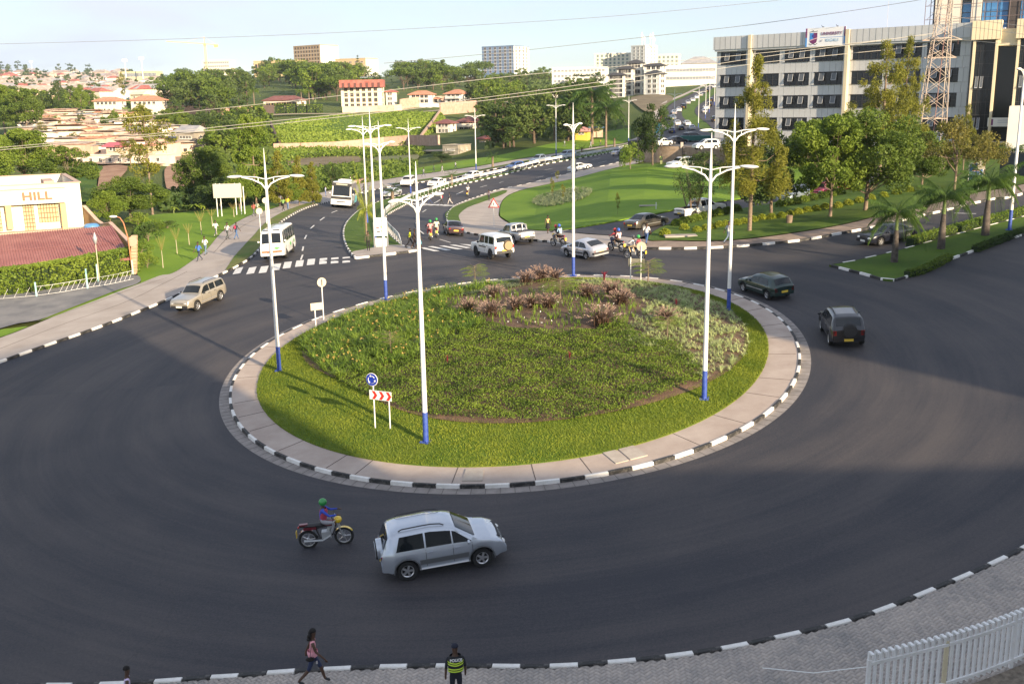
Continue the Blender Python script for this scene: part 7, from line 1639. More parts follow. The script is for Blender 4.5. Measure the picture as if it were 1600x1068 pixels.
area('gravel_strip',[p+Vector((0,-.1,0)) for p in FP]+[Vector((30,12,0)),Vector((3,12,0))],.075,MT('gravel',(.12,.1,.08),.95,col2=(.26,.22,.17),scale=6),2)
# litter-like small furniture on the lawn
b=MB();b.box((0,0,.04),(1.9,.7,.08));o=b.build('slab',CONC);p=G(1013,325);o.location=(p.x,p.y,p.z+.22);tag(o,'flat pale slab lying on the right lawn','slab');b=MB();b.cyl((0,0,0),(0,0,.7),.05,6);o=b.build('marker_post',SW);p=G(1025,330);o.location=(p.x,p.y,p.z+.2);tag(o,'short white marker stake on the right lawn','post')
b=MB();b.lathe([(.16,0),(.17,.35),(.14,.36),(0,.34)],10);o=b.build('tree_stump',BARK);p=G(1233,352);o.location=(p.x,p.y,p.z+.2);o.scale=(1.6,1.6,1.8);tag(o,'short brown stump on the grass bank','stump')
b=MB();b.box((0,0,.05),(2.6,1.2,.12));o=b.build('slab',CONC);p=G(1063,373);o.location=(p.x,p.y,p.z+.2);tag(o,'low concrete cover beside the golden shrubs','slab')
# lattice pylon and the cables
def pylon():
    p=at_depth(1448,255,125);z0=zf(p[0],p[1]);r=empty('lattice_pylon','cream and rust lattice pylon in front of the office block','pylon',(p[0],p[1],z0),-.2);H=27;m=MT('pylon_cream',(.50,.44,.37),.7,col2=(.34,.26,.22),scale=.4);tx=1.0
    def hw(z):return 1.45*(1-z/H)+.28
    def c(k,z):s=((-1,-1),(1,-1),(1,1),(-1,1))[k];return Vector((s[0]*hw(z)+tx*z/H,s[1]*hw(z),z))
    for k in range(4):b=MB();b.bar(c(k,-.5),c(k,H),.09);b.build('leg',m,r)
    zs=[0];
    while zs[-1]<H-1:zs.append(zs[-1]+max(1.0,hw(zs[-1])*1.5))
    for z0_,z1_ in zip(zs[:-1],zs[1:]):
        for k in range(4):b=MB();b.bar(c(k,z0_),c((k+1) % 4,z1_),.045);b.bar(c((k+1) % 4,z0_),c(k,z1_),.045);b.build('cross_brace',m,r)
    for z in (3.2,6.2,13.2,15.4,20.5):
        for k in range(4):b=MB();b.bar(c(k,z),c((k+1) % 4,z),.1);b.build('ring_beam',m,r)
    for z,w in ((15.2,2.2),(13.2,1.8),(23.0,2.6),(26.0,2.8)):b=MB();b.bar((tx*z/H-w,-.5,z),(tx*z/H+w,-.5,z),.14);b.bar((tx*z/H-w,-.5,z),(tx*z/H,-.5,z+.8),.07);b.bar((tx*z/H+w,-.5,z),(tx*z/H,-.5,z+.8),.07);b.build('cross_arm',DARKM if z>20 else m,r)
    for x,z in ((-2.5,25.4),(2.7,25.4),(-2.4,22.4),(2.5,22.4),(1.8,14.7)):b=MB();[b.ell((x+tx*z/H,-.5,z+.12*q),(.09,.09,.04),8,4) for q in range(5)];b.build('insulator',MT('insulator',(.12,.06,.05),.3),r)
    b=MB();b.tube([c(1,0)*.5+c(0,0)*.5,Vector((tx,-.2,20))],.06,5);b.build('cable_riser',MT('riser_red',(.22,.12,.11),.6),r)
pylon()
CABLE=MT('cable_pale',(.42,.40,.36),.6)
for i,(pts,rad,m,lb) in enumerate((([(-40,204,118),(200,184,118),(400,163.5,118),(600,142,118),(800,119,119),(1000,101,120),(1200,82,121),(1448,55,124)],.026,CABLE,'upper pale power cable crossing the valley to the pylon'),([(-40,234,112),(200,213,112),(400,192,112),(600,171,113),(800,147,114),(1000,119,117),(1200,88,120),(1460,52,124)],.026,CABLE,'middle pale power cable crossing the valley'),
        ([(-40,238,110),(200,216,110),(400,197,110),(600,175,111),(800,152,113),(1000,126,116),(1200,97,119),(1448,72,124)],.026,CABLE,'lowest pale power cable crossing the valley'),([(-40,70,180),(250,62,180),(530,51,180),(800,36,180),(1000,22,180),(1280,-6,180)],.035,MT('cable_grey',(.18,.18,.19),.6),'thin dark cable across the top of the sky'),
        ([(600,99,150),(755,85,150),(840,76.5,150),(1075,50.5,148),(1200,35.5,145),(1350,14,140),(1462,-4,136)],.035,MT('cable_grey'),'thin dark cable rising to the top of the pylon'),([(1448,60,124),(1520,64,120),(1640,76,112)],.024,CABLE,'cable from the pylon over the entrance bays'),([(1455,20,124),(1530,32,120),(1640,46,112)],.024,CABLE,'cable in front of the blue glass tower'),([(1455,38,124),(1530,44,120),(1640,60,112)],.02,CABLE,'lower cable in front of the blue glass tower'))):
    b=MB();b.tube([Vector(v) for v in smooth_line([Vector(at_depth(*p)) for p in pts],4)],rad,5);o=b.build('power_cable',m);tag(o,lb,'cable')
# ---------------------------------------------------------------- vehicles
TYRE=MT('tyre',(.018,.018,.018),.85);ALLOY=MT('alloy',(.55,.55,.56),.3,.7);CGL=mat('car_glass',(.012,.015,.018),.05,spec=.55);BLKP=MT('black_plastic',(.025,.025,.027),.6)
HL=MT('headlight',(.7,.7,.68),.1,spec=1);TL_=MT('taillight',(.38,.015,.015),.15,spec=1);AMB=MT('amber_lamp',(.6,.22,.03),.2);PL_Y=MT('plate_yellow',(.72,.5,.06),.5);PL_W=MT('plate_white',(.7,.7,.65),.5)
def paint(name,c=0,metal=.35,r=.28):return MT('paint_'+name,c,r,metal,coat=.8,spec=.6)
_wh={}
def wheel_meshes(r,w,style='alloy'):
    k=(round(r,3),w,style)
    if k in _wh:return _wh[k]
    X=Matrix.Rotation(-math.pi/2,4,'X');b=MB();b.lathe([(r*.62,-w/2),(r*.93,-w/2),(r,-w*.35),(r,w*.35),(r*.93,w/2),(r*.62,w/2),(r*.60,0),(r*.62,-w/2)],24,X);t=b.mesh('tyre',TYRE,40)
    b=MB();b.lathe([(0,-w*.1),(r*.6,-w*.1)],20,X)
    b.cm=1;b.lathe([(r*.53,-w*.35),(r*.63,-w*.47),(r*.63,w*.3),(r*.53,w*.3)],24,X)
    n=5 if style=='alloy' else 8
    if style=='steel':b.lathe([(0,-w*.25),(r*.25,-w*.3),(r*.5,-w*.2)],16,X,0);
    else:
        for i in range(n):a=2*math.pi*i/n;b.bar((r*.05*math.cos(a),-w*.38,r*.05*math.sin(a)),(r*.58*math.cos(a),-w*.36,r*.58*math.sin(a)),r*.2,w*.12,up=(0,1,0))
    b.lathe([(0,-w*.45),(r*.13,-w*.43),(r*.14,-w*.3)],10,X);m=b.mesh('rim',[BLKP,ALLOY if style!='steel' else BLKP],40);_wh[k]=(t,m);return _wh[k]
TYPES={  # top line (x from rear to front), belt height, cabin range, windows, rear window, windscreen
 'suv':dict(L=4.2,W=1.74,wb=2.49,r=.345,sill=.32,top=[(-2.03,.98),(-1.96,1.08),(-1.74,1.58),(-1.4,1.66),(-.4,1.69),(.2,1.62),(.42,1.56),(1.12,1.10),(1.6,1.02),(1.95,.88),(2.1,.66)],belt=1.02,ws=(.42,1.10),rw=(-1.95,-1.74),win=[(-1.55,-1.40,-.62,-.62),(-.56,-.56,.28,.28),(.34,.32,.95,.42)],th=.20),
 'suvb':dict(L=4.3,W=1.82,wb=2.6,r=.36,sill=.34,top=[(-2.1,1.0),(-2.02,1.12),(-1.8,1.60),(-1.4,1.68),(-.3,1.70),(.2,1.64),(.42,1.58),(1.15,1.12),(1.65,1.04),(2.0,.9),(2.15,.68)],belt=1.05,ws=(.42,1.13),rw=(-2.0,-1.8),win=[(-1.65,-1.5,-.72,-.72),(-.66,-.66,.25,.25),(.31,.3,.95,.42)],th=.22),
 'wagonsuv':dict(L=4.6,W=1.72,wb=2.72,r=.36,sill=.36,top=[(-2.28,1.0),(-2.2,1.1),(-2.05,1.55),(-1.7,1.64),(0,1.66),(.22,1.62),(.36,1.56),(.9,1.1),(1.5,1.04),(2.2,.96),(2.3,.72)],belt=1.05,ws=(.36,.88),rw=(-2.18,-2.05),win=[(-1.95,-1.85,-1.0,-1.0),(-.88,-.88,-.28,-.28),(-.2,-.2,.74,.36)],th=.14),
 'hatch':dict(L=3.95,W=1.66,wb=2.46,r=.29,sill=.25,top=[(-1.95,.82),(-1.88,.92),(-1.60,1.30),(-1.25,1.37),(-.3,1.40),(.1,1.35),(.3,1.29),(.95,.93),(1.5,.86),(1.85,.72),(1.97,.55)],belt=.86,ws=(.3,.93),rw=(-1.86,-1.60),win=[(-1.35,-1.2,-.38,-.38),(-.32,-.32,.78,.32)],th=.26),
 'liftback':dict(L=4.2,W=1.70,wb=2.46,r=.29,sill=.24,top=[(-2.1,.78),(-2.02,.92),(-1.78,1.0),(-1.0,1.31),(-.6,1.37),(-.1,1.38),(.15,1.34),(.35,1.27),(1.05,.88),(1.6,.82),(2.0,.66),(2.1,.52)],belt=.84,ws=(.35,1.03),rw=(-1.76,-1.0),win=[(-1.3,-.95,-.38,-.38),(-.32,-.32,.88,.35)],th=.30),
 'saloon':dict(L=4.45,W=1.71,wb=2.62,r=.31,sill=.26,top=[(-2.22,.72),(-2.18,.90),(-1.9,.95),(-1.5,.97),(-.85,1.33),(-.5,1.38),(0,1.39),(.2,1.36),(.4,1.29),(1.05,.94),(1.7,.88),(2.1,.76),(2.24,.55)],belt=.88,ws=(.4,1.04),rw=(-1.48,-.85),win=[(-1.1,-.82,-.38,-.38),(-.32,-.32,.9,.4)],th=.28),
 'cruiser':dict(L=4.7,W=1.75,wb=2.73,r=.40,sill=.45,top=[(-2.3,.95),(-2.26,1.22),(-2.15,1.82),(-1.8,1.92),(0,1.95),(.35,1.93),(.55,1.88),(.85,1.22),(1.5,1.18),(2.25,1.1),(2.35,.8)],belt=1.18,ws=(.55,.84),rw=(-2.24,-2.15),win=[(-2.0,-2.0,-1.15,-1.15),(-1.02,-1.02,-.42,-.42),(-.3,-.3,.66,.45)],th=.10),
 'pickup':dict(L=5.2,W=1.80,wb=3.05,r=.38,sill=.40,top=[(-2.58,1.05),(-2.5,1.12),(-.86,1.12),(-.80,1.20),(-.68,1.70),(-.4,1.76),(.25,1.77),(.5,1.72),(.65,1.66),(1.28,1.18),(1.9,1.10),(2.45,.98),(2.6,.72)],belt=1.08,ws=(.65,1.26),rw=(-.79,-.69),win=[(-.6,-.55,-.02,-.02),(.05,.05,1.1,.62)],th=.20,bed=(-2.45,-.9)),
 'minibus':dict(L=6.2,W=2.05,wb=3.3,r=.38,sill=.38,top=[(-3.1,.9),(-3.07,1.2),(-3.0,2.35),(-2.8,2.5),(-1,2.55),(1.8,2.55),(2.35,2.48),(2.6,2.32),(2.92,1.45),(3.0,1.25),(3.08,.8),(3.1,.6)],belt=1.30,ws=(2.6,2.94),rw=(-3.06,-3.0),win=[(-2.9,-2.9,-2.0,-2.0),(-1.9,-1.9,-1.0,-1.0),(-.9,-.9,.0,.0),(.1,.1,1.0,1.0),(1.1,1.1,1.75,1.75),(1.9,1.9,2.66,2.45)],th=.06),
 'bus':dict(L=9.2,W=2.45,wb=4.6,r=.48,sill=.34,top=[(-4.6,.9),(-4.57,1.2),(-4.5,2.8),(-4.3,3.0),(-1,3.03),(3.8,3.03),(4.3,2.98),(4.45,2.85),(4.56,1.2),(4.6,.8),(4.62,.6)],belt=1.35,ws=(4.46,4.555),rw=(-4.56,-4.5),win=[(-4.3,-4.3,-2.7,-2.7),(-2.65,-2.65,-1.0,-1.0),(-.95,-.95,.7,.7),(.75,.75,2.4,2.4),(2.45,2.45,4.35,4.3)],th=.04),
}
def car(kind,label,cat,rear,front,side,col,name='parked_car',extras=(),plate=PL_Y,wheel='alloy',group=None,z=None,scale=1.0):
    """rear / front: where the visible wheels touch the ground in the photograph; side: 'L' or 'R' is the side seen"""
    T=TYPES[kind];L_,W_,wb,r=T['L'],T['W'],T['wb'],T['r'];P=T['top'];tx=[p[0] for p in P];tz=[p[1] for p in P];detail=None
    if z is None:A,B=G(*rear,rear[1]>400),G(*front,front[1]>400)
    else:
        def onz(px,py):d=ray_dir(px,py);t=(z-CAMH)/d[2];return Vector((d[0]*t,d[1]*t,z))
        A,B=onz(*rear),onz(*front)
    h=B-A;h.z=0;h.normalize();sgn=1 if side=='L' else -1;s=Vector((-h.y,h.x,0));mid=(A+B)/2-s*sgn*(W_/2-.1)
    M4=slope_frame(mid,heading=h) if z is None else Matrix(((h.x,s.x,0,mid.x),(h.y,s.y,0,mid.y),(0,0,1,z),(0,0,0,1)))
    M4=M4 @ Matrix.Translation((0,0,.015)) @ Matrix.Scale(scale,4)
    root=empty(name,label,cat,mw=M4,group=group)
    def top(x):return float(np.interp(x,tx,tz))
    def topS(x):return sum(top(x+d)*w for d,w in ((-.05,.25),(0,.5),(.05,.25))) if tx[0]+.06<x<tx[-1]-.06 else top(x)
    def hw(x):
        e=max(0,(abs(x)-(L_/2-.55))/.55);big=kind in ('minibus','bus','cruiser');return W_/2*(1-(.05 if big else .16)*e**2.2)
    wx=(-wb/2,wb/2);ra=r+.06
    def zb(x):
        v=T['sill'] + (.05 if abs(x)>L_/2-.3 else 0)
        for w in wx:
            if abs(x-w)<ra:v=max(v,r+math.sqrt(ra*ra-(x-w)**2))
        return v
    def sec(x):
        w,zt_,z0=hw(x),topS(x),zb(x);bl=min(T['belt'],zt_-.05);bl=max(bl,z0+.08);y3=max(.25,w*.955-T['th']*max(0,zt_-bl)*1.0-.02)
        ze=max(bl+.012,zt_-.10 if zt_-bl>.2 else zt_-.03)
        return [(w*.95,z0),(w*1.0,z0+.4*(bl-z0)),(w*.985,bl-.07 if bl-.07>z0+.41*(bl-z0) else z0+.5*(bl-z0)),(w*.95,bl),(y3,ze),(y3-.09,zt_-.025),(y3*.55,zt_+.005),(0,zt_+.018)]
    def side_pt(x,t,off=.008):
        s_=sec(x);a,b_=s_[3],s_[4];return (a[0]+(b_[0]-a[0])*t+off,a[1]+(b_[1]-a[1])*t)
    xs=set(np.round(np.arange(-L_/2,L_/2+.001,L_/36),3));xs|={round(a,3) for a in tx}
    for w in wx:xs|={round(w+ra*math.cos(a)*s_,3) for a in (0.001,.3,.6,.95,1.3,1.57) for s_ in (-1,1)}
    bed=T.get('bed');xs=sorted(v for v in xs if tx[0]<=v<=tx[-1]);ys=[]
    for v in xs:
        if not ys or v-ys[-1]>.012:ys.append(v)
    xs=ys;b=MB();n=8;V=[]
    for x in xs:
        S_=sec(x);V+=[(x,y,z_) for y,z_ in S_]+[(x,-y,z_) for y,z_ in S_[::-1][1:]]
    m=15;F=[]
    for i in range(len(xs)-1):
        for j in range(m-1):
            if bed and bed[0]<=(xs[i]+xs[i+1])/2<=bed[1] and 5<=j<=8:continue
            F.append((i*m+j,(i+1)*m+j,(i+1)*m+j+1,i*m+j+1))
    F.append(tuple(range(m))[::-1]);F.append(tuple((len(xs)-1)*m+k for k in range(m)));b.add(V,[f[::-1] for f in F])
    body=b.build('body',col,root,smooth=38)
    b=MB();b.box((0,0,(T['sill']+T['belt'])/2-.04),(L_-.3,W_-.62,T['belt']-T['sill']-.12));b.box((0,0,T['sill']+.08),(wb-2*ra,W_-.16,.1));b.build('underbody',BLKP,root)
    if bed:b=MB();b.box(((bed[0]+bed[1])/2,0,T['belt']-.38),(bed[1]-bed[0],W_-.3,.05));[b.box(((bed[0]+bed[1])/2,q*(W_/2-.16),T['belt']-.18),(bed[1]-bed[0],.04,.4)) for q in (-1,1)];b.build('load_bed',BLKP,root)
    # glass
    for q in (1,-1):
        for (a0,a1,c0,c1) in T['win']:
            b=MB()
            def f(u,v):
                xb,xt=a0+(c0-a0)*u,a1+(c1-a1)*u;p0=side_pt(xb,.08);p1=side_pt(xt,.93);return (xb+(xt-xb)*v,q*(p0[0]+(p1[0]-p0[0])*v+.004),p0[1]+(p1[1]-p0[1])*v)
            b.grid(f,5,2);b.f=[t if q<0 else t[::-1] for t in b.f];b.f=[t[::-1] for t in b.f];b.build('side_window',CGL,root,smooth=60)
    for nm,(x0,x1) in (('windscreen',T['ws']),('rear_window',T['rw'])):
        b=MB()
        def f(u,v):
            x=x0+(x1-x0)*(.06+.88*u);S_=sec(x);w_=S_[5][0]*.95;y=(v*2-1)*w_;yy=abs(y);pts=S_[::-1];z_=np.interp(yy,[p[0] for p in pts[:4]],[p[1] for p in pts[:4]]);nx=.02*(1 if nm=='windscreen' else -1);return (x+nx,y,z_+.012)
        b.grid(f,5,8);b.build(nm,CGL,root,smooth=60)
    t_,rm=wheel_meshes(r,.22 if kind not in ('bus',) else .3,wheel)
    for w in wx:
        for q in (1,-1):
            o=link('wheel',t_,root);o.matrix_local=Matrix.Translation((w,q*(W_/2-.13),r)) @ Matrix.Rotation(0 if q<0 else math.pi,4,'Z');link('rim',rm,o)
    bz=T['belt'];fx=T['top'][-1][0];rx=T['top'][0][0];big=kind in ('minibus','bus')
    hz=.62*bz+.06 if not big else .72;tzl=bz-.2 if not big else .8
    for q in (1,-1):
        b=MB();b.ell((fx-.13,q*(W_/2-.33),hz),(.14,.19 if not big else .2,.085),10,6);b.build('headlight',HL,root,smooth=60)
        b=MB();b.box((rx+.07,q*(hw(rx)-.10),tzl),(.14,.17,.26 if kind in ('suv','suvb','cruiser','hatch') else .17));b.build('taillight',TL_,root)
        b=MB();xm=T['ws'][1]-.28;b.ell((xm,q*(W_/2+.10),bz+.06 if not big else bz+.3),(.06,.11,.08),8,5);b.build('mirror',BLKP if 'bm' in extras else col,root,smooth=60)
        if len(T['win'])>1 and not big:
            for w_ in [T['win'][k][2]+.03 for k in range(len(T['win'])-1)]+[T['win'][-1][2]+.0]:
                b=MB();P_=[(w_,q*(hw(w_)*.95+.006+.05*hw(w_)*(1-abs(2*k/5-1))),T['sill']+.1+(bz-T['sill']-.12)*k/5) for k in range(6)];b.tube([(p[0],q*(np.interp(p[2],[s_[1] for s_ in sec(w_)[:4]],[s_[0] for s_ in sec(w_)[:4]])+.002),p[2]) for p in P_],.008,4);b.build('door_gap',BLKP,root)
            for k in range(len(T['win'])-1 if len(T['win'])>2 else 2):
                xh=T['win'][-1-k][0]+.12 if k<len(T['win']) else -1;b=MB();b.box((xh,q*(hw(xh)*.99),bz-.12),(.16,.05,.035));b.build('door_handle',BLKP if 'bm' in extras else col,root)
    bm_=BLKP if 'blackbump' in extras or kind in ('cruiser','pickup') else col;b=MB();b.box((fx-.06,0,T['sill']+.14),(.16,W_*.78,.16));b.build('front_bumper',bm_,root);b=MB();b.box((rx+.05,0,T['sill']+.16),(.16,W_*.80,.2));b.build('rear_bumper',bm_,root)
    b=MB();b.box((fx-.055,0,hz),(.1,W_*.42,.14));b.build('grille',BLKP,root)
    for xx,zz,pl in ((rx-.03,T['sill']+.28 if kind!='suvb' else .48,plate),(fx+.035,T['sill']+.15,PL_W if plate is PL_Y else plate)):
        b=MB();b.box((xx,0,zz),(.03,.46,.13));b.build('number_plate',pl,root)
    def rails(x0,x1,m_=BLKP):
        for q in (1,-1):b=MB();b.tube([(x0,q*(sec(x0)[5][0]-.03),topS(x0)+.01)]+[(x,q*(sec(x)[5][0]-.03),topS(x)+.06) for x in np.linspace(x0+.12,x1-.12,5)]+[(x1,q*(sec(x1)[5][0]-.03),topS(x1)+.01)],.02,6);b.build('roof_rail',m_,root)
    if 'rails' in extras:rails(-1.4,.1)
    if 'spare' in extras:
        o=link('spare_wheel',t_,root);yo=-.05 if kind!='cruiser' else -.3;o.matrix_local=Matrix.Translation((rx-.04,yo,bz-.10)) @ Matrix.Rotation(-math.pi/2,4,'Z')
        c=MB();c.lathe([(0,-.13),(r*.85,-.12),(r*1.02,-.06),(r*1.04,.12),(r*.9,.13)],22,Matrix.Rotation(-math.pi/2,4,'X'));cm={'spare_c':col,'spare_k':BLKP}.get(next((e for e in extras if e.startswith('spare_')),''),MT('sunlit_tyre',(.3,.22,.13),.9));co=c.build('spare_cover',cm,o,smooth=40)  # tan default cover: golden sunlight on the jeep's spare put into its colour
    if 'clad' in extras:
        for q in (1,-1):
            b=MB()
            def f(u,v):
                x=-wb/2+ra+.03+(wb-2*ra-.06)*u;z_=.50+.17*v;S_=sec(x);return (x,q*(np.interp(z_,[p[1] for p in S_[:4]],[p[0] for p in S_[:4]])+.016),z_)
            b.grid(f,6,1);b.f=[t[::-1] for t in b.f] if q>0 else b.f;b.build('side_moulding',MT('moulding_grey',(.10,.105,.11),.5),root)
            b=MB();b.cyl((-wb/2+ra,q*W_*.49,.34),(wb/2-ra,q*W_*.49,.34),.03,6);b.build('side_step',ALLOY,root)
        for w in wx:
            for q in (1,-1):
                b=MB();b.tube([(w+(ra+.03)*math.cos(a),q*(W_/2-.005),r+(ra+.03)*math.sin(a)) for a in np.linspace(-.1,math.pi+.1,13)],.04,6,flat=.5);b.build('arch_flare',MT('moulding_grey'),root,smooth=60)
    if 'strip' in extras:
        for q in (1,-1):b=MB();b.bar((-wb/2+ra+.05,q*(W_/2+.004),.52),(wb/2-ra-.05,q*(W_/2+.004),.52),.012,.05);b.build('trim_strip',ALLOY,root)
    if 'band' in extras:b=MB();b.box((-L_/2+.1,0,.5),(.3,W_*.9,.14));b.box((0,W_/2-.01,.46),(wb-2*ra,.05,.09));b.box((0,-W_/2+.01,.46),(wb-2*ra,.05,.09));b.build('bumper_band',BLKP,root)
    if 'rollbar' in extras:
        b=MB();[b.tube([(-.95,q*.72,1.1),(-.92,q*.7,1.62),(-.9,0,1.72)],.035,7) for q in (1,-1)];[b.cyl((-.93,y,1.1),(-.9,y,1.7),.03,6) for y in (-.3,.3)];b.build('roll_bar',ALLOY,root)
    if 'cover' in extras:b=MB();b.box((-1.68,0,1.13),(1.6,1.55,.04));b.build('bed_cover',BLKP,root)
    if 'bull' in extras:b=MB();b.tube([(2.7,-.7,.5),(2.72,-.6,1.0),(2.74,0,1.05),(2.72,.6,1.0),(2.7,.7,.5)],.04,7);b.box((2.62,0,.55),(.18,1.8,.2));b.build('bull_bar',BLKP,root)
    return root
near=car('suv','silver sport utility car with roof rails and covered spare wheel crossing in the foreground','car',(636,906),(757,884),'R',paint('silver',(.50,.54,.60),.55,.25),'silver_car',('rails','spare','spare_c','clad'))
car('suvb','black sport utility car with a round spare wheel cover seen from behind','car',(1297,540),(1283,515.5),'L',paint('black',(.012,.014,.02),.3),'black_car',('spare','spare_k','rails'))
car('hatch','dark green hatchback with five-spoke wheels rounding the island','car',(1199.5,468),(1162,455.5),'L',paint('green',(.012,.035,.03),.3),'green_hatchback',('strip',))
car('saloon','black saloon with chrome grille behind the front palm trunk','car',(1418,376),(1376,384),'L',paint('blue_black',(.01,.012,.022),.3),'black_saloon',plate=PL_W)
car('wagonsuv','beige estate jeep with roof rack by the left kerb','car',(346,469),(308,486),'L',paint('champagne',(.42,.38,.31),.5),'beige_jeep',('rails','strip','blackbump','bm'),plate=PL_W)
car('cruiser','white boxy four wheel drive with black side lettering and tyre on the rear door','car',(773,404.5),(739.5,398.8),'L',paint('white',(.74,.74,.72),.0),'white_jeep',('spare','bm'),wheel='steel')
car('pickup','silver double cab pickup with roll bar and black bed cover','pickup',(809,383),(780,377.5),'L',paint('silver2',(.40,.42,.45),.55),'silver_pickup',('rollbar','cover'))
car('liftback','silver liftback with black bumper bands behind the far island lamp','car',(919.5,405.4),(884,400),'L',paint('silver3',(.55,.56,.60),.45),'silver_liftback',('band','bm'))
car('saloon','dark maroon saloon stopped at the crossing beside the motorcycle taxis','car',(704,371.5),(689,361),'L',paint('maroon',(.03,.008,.014),.2),'maroon_saloon',('bm',))
car('saloon','brown-grey saloon turning into the driveway','car',(1003,361),(1038,354.5),'R',paint('brown',(.10,.09,.075),.5),'brown_saloon',('strip',))
car('pickup','white double cab pickup with a black bull bar in the driveway','pickup',(1087,343),(1121,337.5),'R',paint('white'),'white_pickup',('bull',))
car('suv','pale blue-grey crossover parked beyond the trees in the driveway','car',(1262,312),(1240,317.5),'L',paint('iceblue',(.30,.36,.42),.5),'grey_crossover',('rails',))
car('hatch','pink-red small car parked behind the grey crossover','car',(1300,303),(1289,307),'L',paint('pinkred',(.45,.06,.12),.2),'pink_hatchback')
car('saloon','bright red saloon under the big trees','car',(1336,296),(1317,301),'L',paint('red',(.5,.03,.02),.2),'red_saloon')
mb=car('minibus','white minibus with green leaf marks coming down the left road','minibus',(460,392.5),(447,402.5),'L',paint('white'),'white_minibus',plate=PL_W,wheel='steel')
for x,z_,w_,y_ in ((-2.2,1.0,.5,1.0),(-.6,.95,.8,1.0)):b=MB();b.add([(x,1.035,z_),(x+w_*.5,1.035,z_-.2),(x+w_,1.035,z_+.05),(x+w_*.5,1.035,z_+.22)],[(0,1,2,3)]);b.build('leaf_mark',GRN,mb)
b=MB();b.add([(3.09,.15,1.05),(3.09,.45,.92),(3.07,.75,1.08),(3.07,.4,1.18)],[(0,1,2,3)]);b.build('leaf_mark',GRN,mb);b=MB();b.box((3.11,0,.78),(.05,1.7,.16));b.build('lamp_band',MT('brown_lens',(.3,.15,.08),.3),mb)
for y in (-.42,.42):b=MB();b.box((2.38,y,2.49),(.12,.55,.06));b.build('roof_vent',BLKP,mb)
bs=car('bus','white and teal city bus with a tall dark windscreen on the left road','bus',(553,319),(545,326.5),'L',paint('white'),'city_bus',plate=PL_W,wheel='steel',scale=1.2)
b=MB();b.box((4.50,0,2.72),(.3,2.2,.34));b.box((4.6,0,1.18),(.1,2.3,.3));b.build('front_mask',BLKP,bs);b=MB();b.box((4.66,.0,2.72),(.03,1.3,.16));b.build('route_display',MT('route_blank',(.35,.36,.3),.5),bs)
b=MB();b.add([(-4.4,1.245,.5),(-2.2,1.245,.5),(-.2,1.245,.5),(-1.6,1.245,1.3),(-4.4,1.245,1.3)],[(0,1,2,3,4)]);b.build('teal_wave',TEA,bs)
for x in (-2.4,.8):b=MB();b.box((x,0,3.1),(1.4,1.3,.16));b.build('roof_unit',MT('roof_unit',(.5,.5,.48),.6),bs)
# lettering on the side of the white jeep
jeep=[o for o in S.objects if o.name=='white_jeep'][0]
b=MB();[b.box((-.62+.16*i,.885,.93),(.10,.015,.10)) for i in range(8)];b.build('side_lettering',BLKP,jeep)
wp=[o for o in S.objects if o.name=='white_pickup'][0];o=link('lettering',text_mesh('TOYOTA',.17,.004,BLKP,.004,spacing=1.15),wp);o.matrix_local=Matrix.Translation((-2.62,0,.92)) @ Matrix.Rotation(-math.pi/2,4,'Z') @ Matrix.Rotation(math.pi/2,4,'X')
# cars farther up the roads
for kind,lb,a,c,sd,pt,nm in (('wagonsuv','white jeep coming down the upper carriageway beside a lamp post',(652,287),(636,293.5),'L','white','white_car'),('saloon','pale silver saloon behind the small palms of the median',(628,305),(610,309.5),'L','silver3','silver_car'),('saloon','white saloon between the two lamp posts of the upper carriageway',(697,289),(680,293),'L','white','white_car'),('liftback','white car behind the guard rail under the third lamp',(752,277.5),(734,281),'L','white','white_car'),
        ('pickup','pale blue pickup on the upper carriageway',(857,253.5),(842,256.5),'L','iceblue','blue_pickup'),('wagonsuv','pale minivan half hidden by the guard rail',(896,246.5),(884,248.5),'L','iceblue','pale_van'),('hatch','blue car mostly hidden by the guard rail',(815,263),(803,265.5),'L','bluec','blue_car'),('liftback','white hatchback beside the advert stand on the far road',(902,267.8),(915,264.8),'R','white','white_car'),('saloon','silver-green saloon going up the far road',(966,243.6),(982,241),'R','silver3','silver_car'),
        ('wagonsuv','white car arriving at the end of the lawn',(1076,262),(1060,263.5),'L','white','white_car'),
        ('saloon','small dark car lowest on the climbing road',(1046,209),(1045,207),'L','blue_black','distant_car'),('saloon','white taxi side by side with another on the climbing road',(1071,197),(1067,195),'L','white','distant_car'),('hatch','silver car at the foot of the upper median',(1078,204.5),(1074,203),'L','silver3','distant_car'),('hatch','dark car beside the silver one at the foot of the upper median',(1061,205),(1058,203),'L','blue_black','distant_car'),('saloon','white car on the first bend of the climbing road',(1048,188),(1046,186),'L','iceblue','distant_car'),
        ('saloon','white car second up the climbing road',(1057,175),(1056,173.5),'L','white','distant_car'),('saloon','white car high on the climbing road',(1072,163.5),(1070,162),'L','silver3','distant_car'),('hatch','pale car near the top of the climbing road',(1086,155),(1084,154),'L','white','distant_car'),('saloon','white car on the right carriageway of the climbing road',(1100,172),(1098,170),'L','white','distant_car'),('hatch','dark car high on the right carriageway',(1108,160),(1107,158),'L','blue_black','distant_car')):
    if pt=='bluec':paint('bluec',(.04,.1,.3),.3)
    car(kind,lb,'car',a,c,sd,M['paint_'+pt],nm)
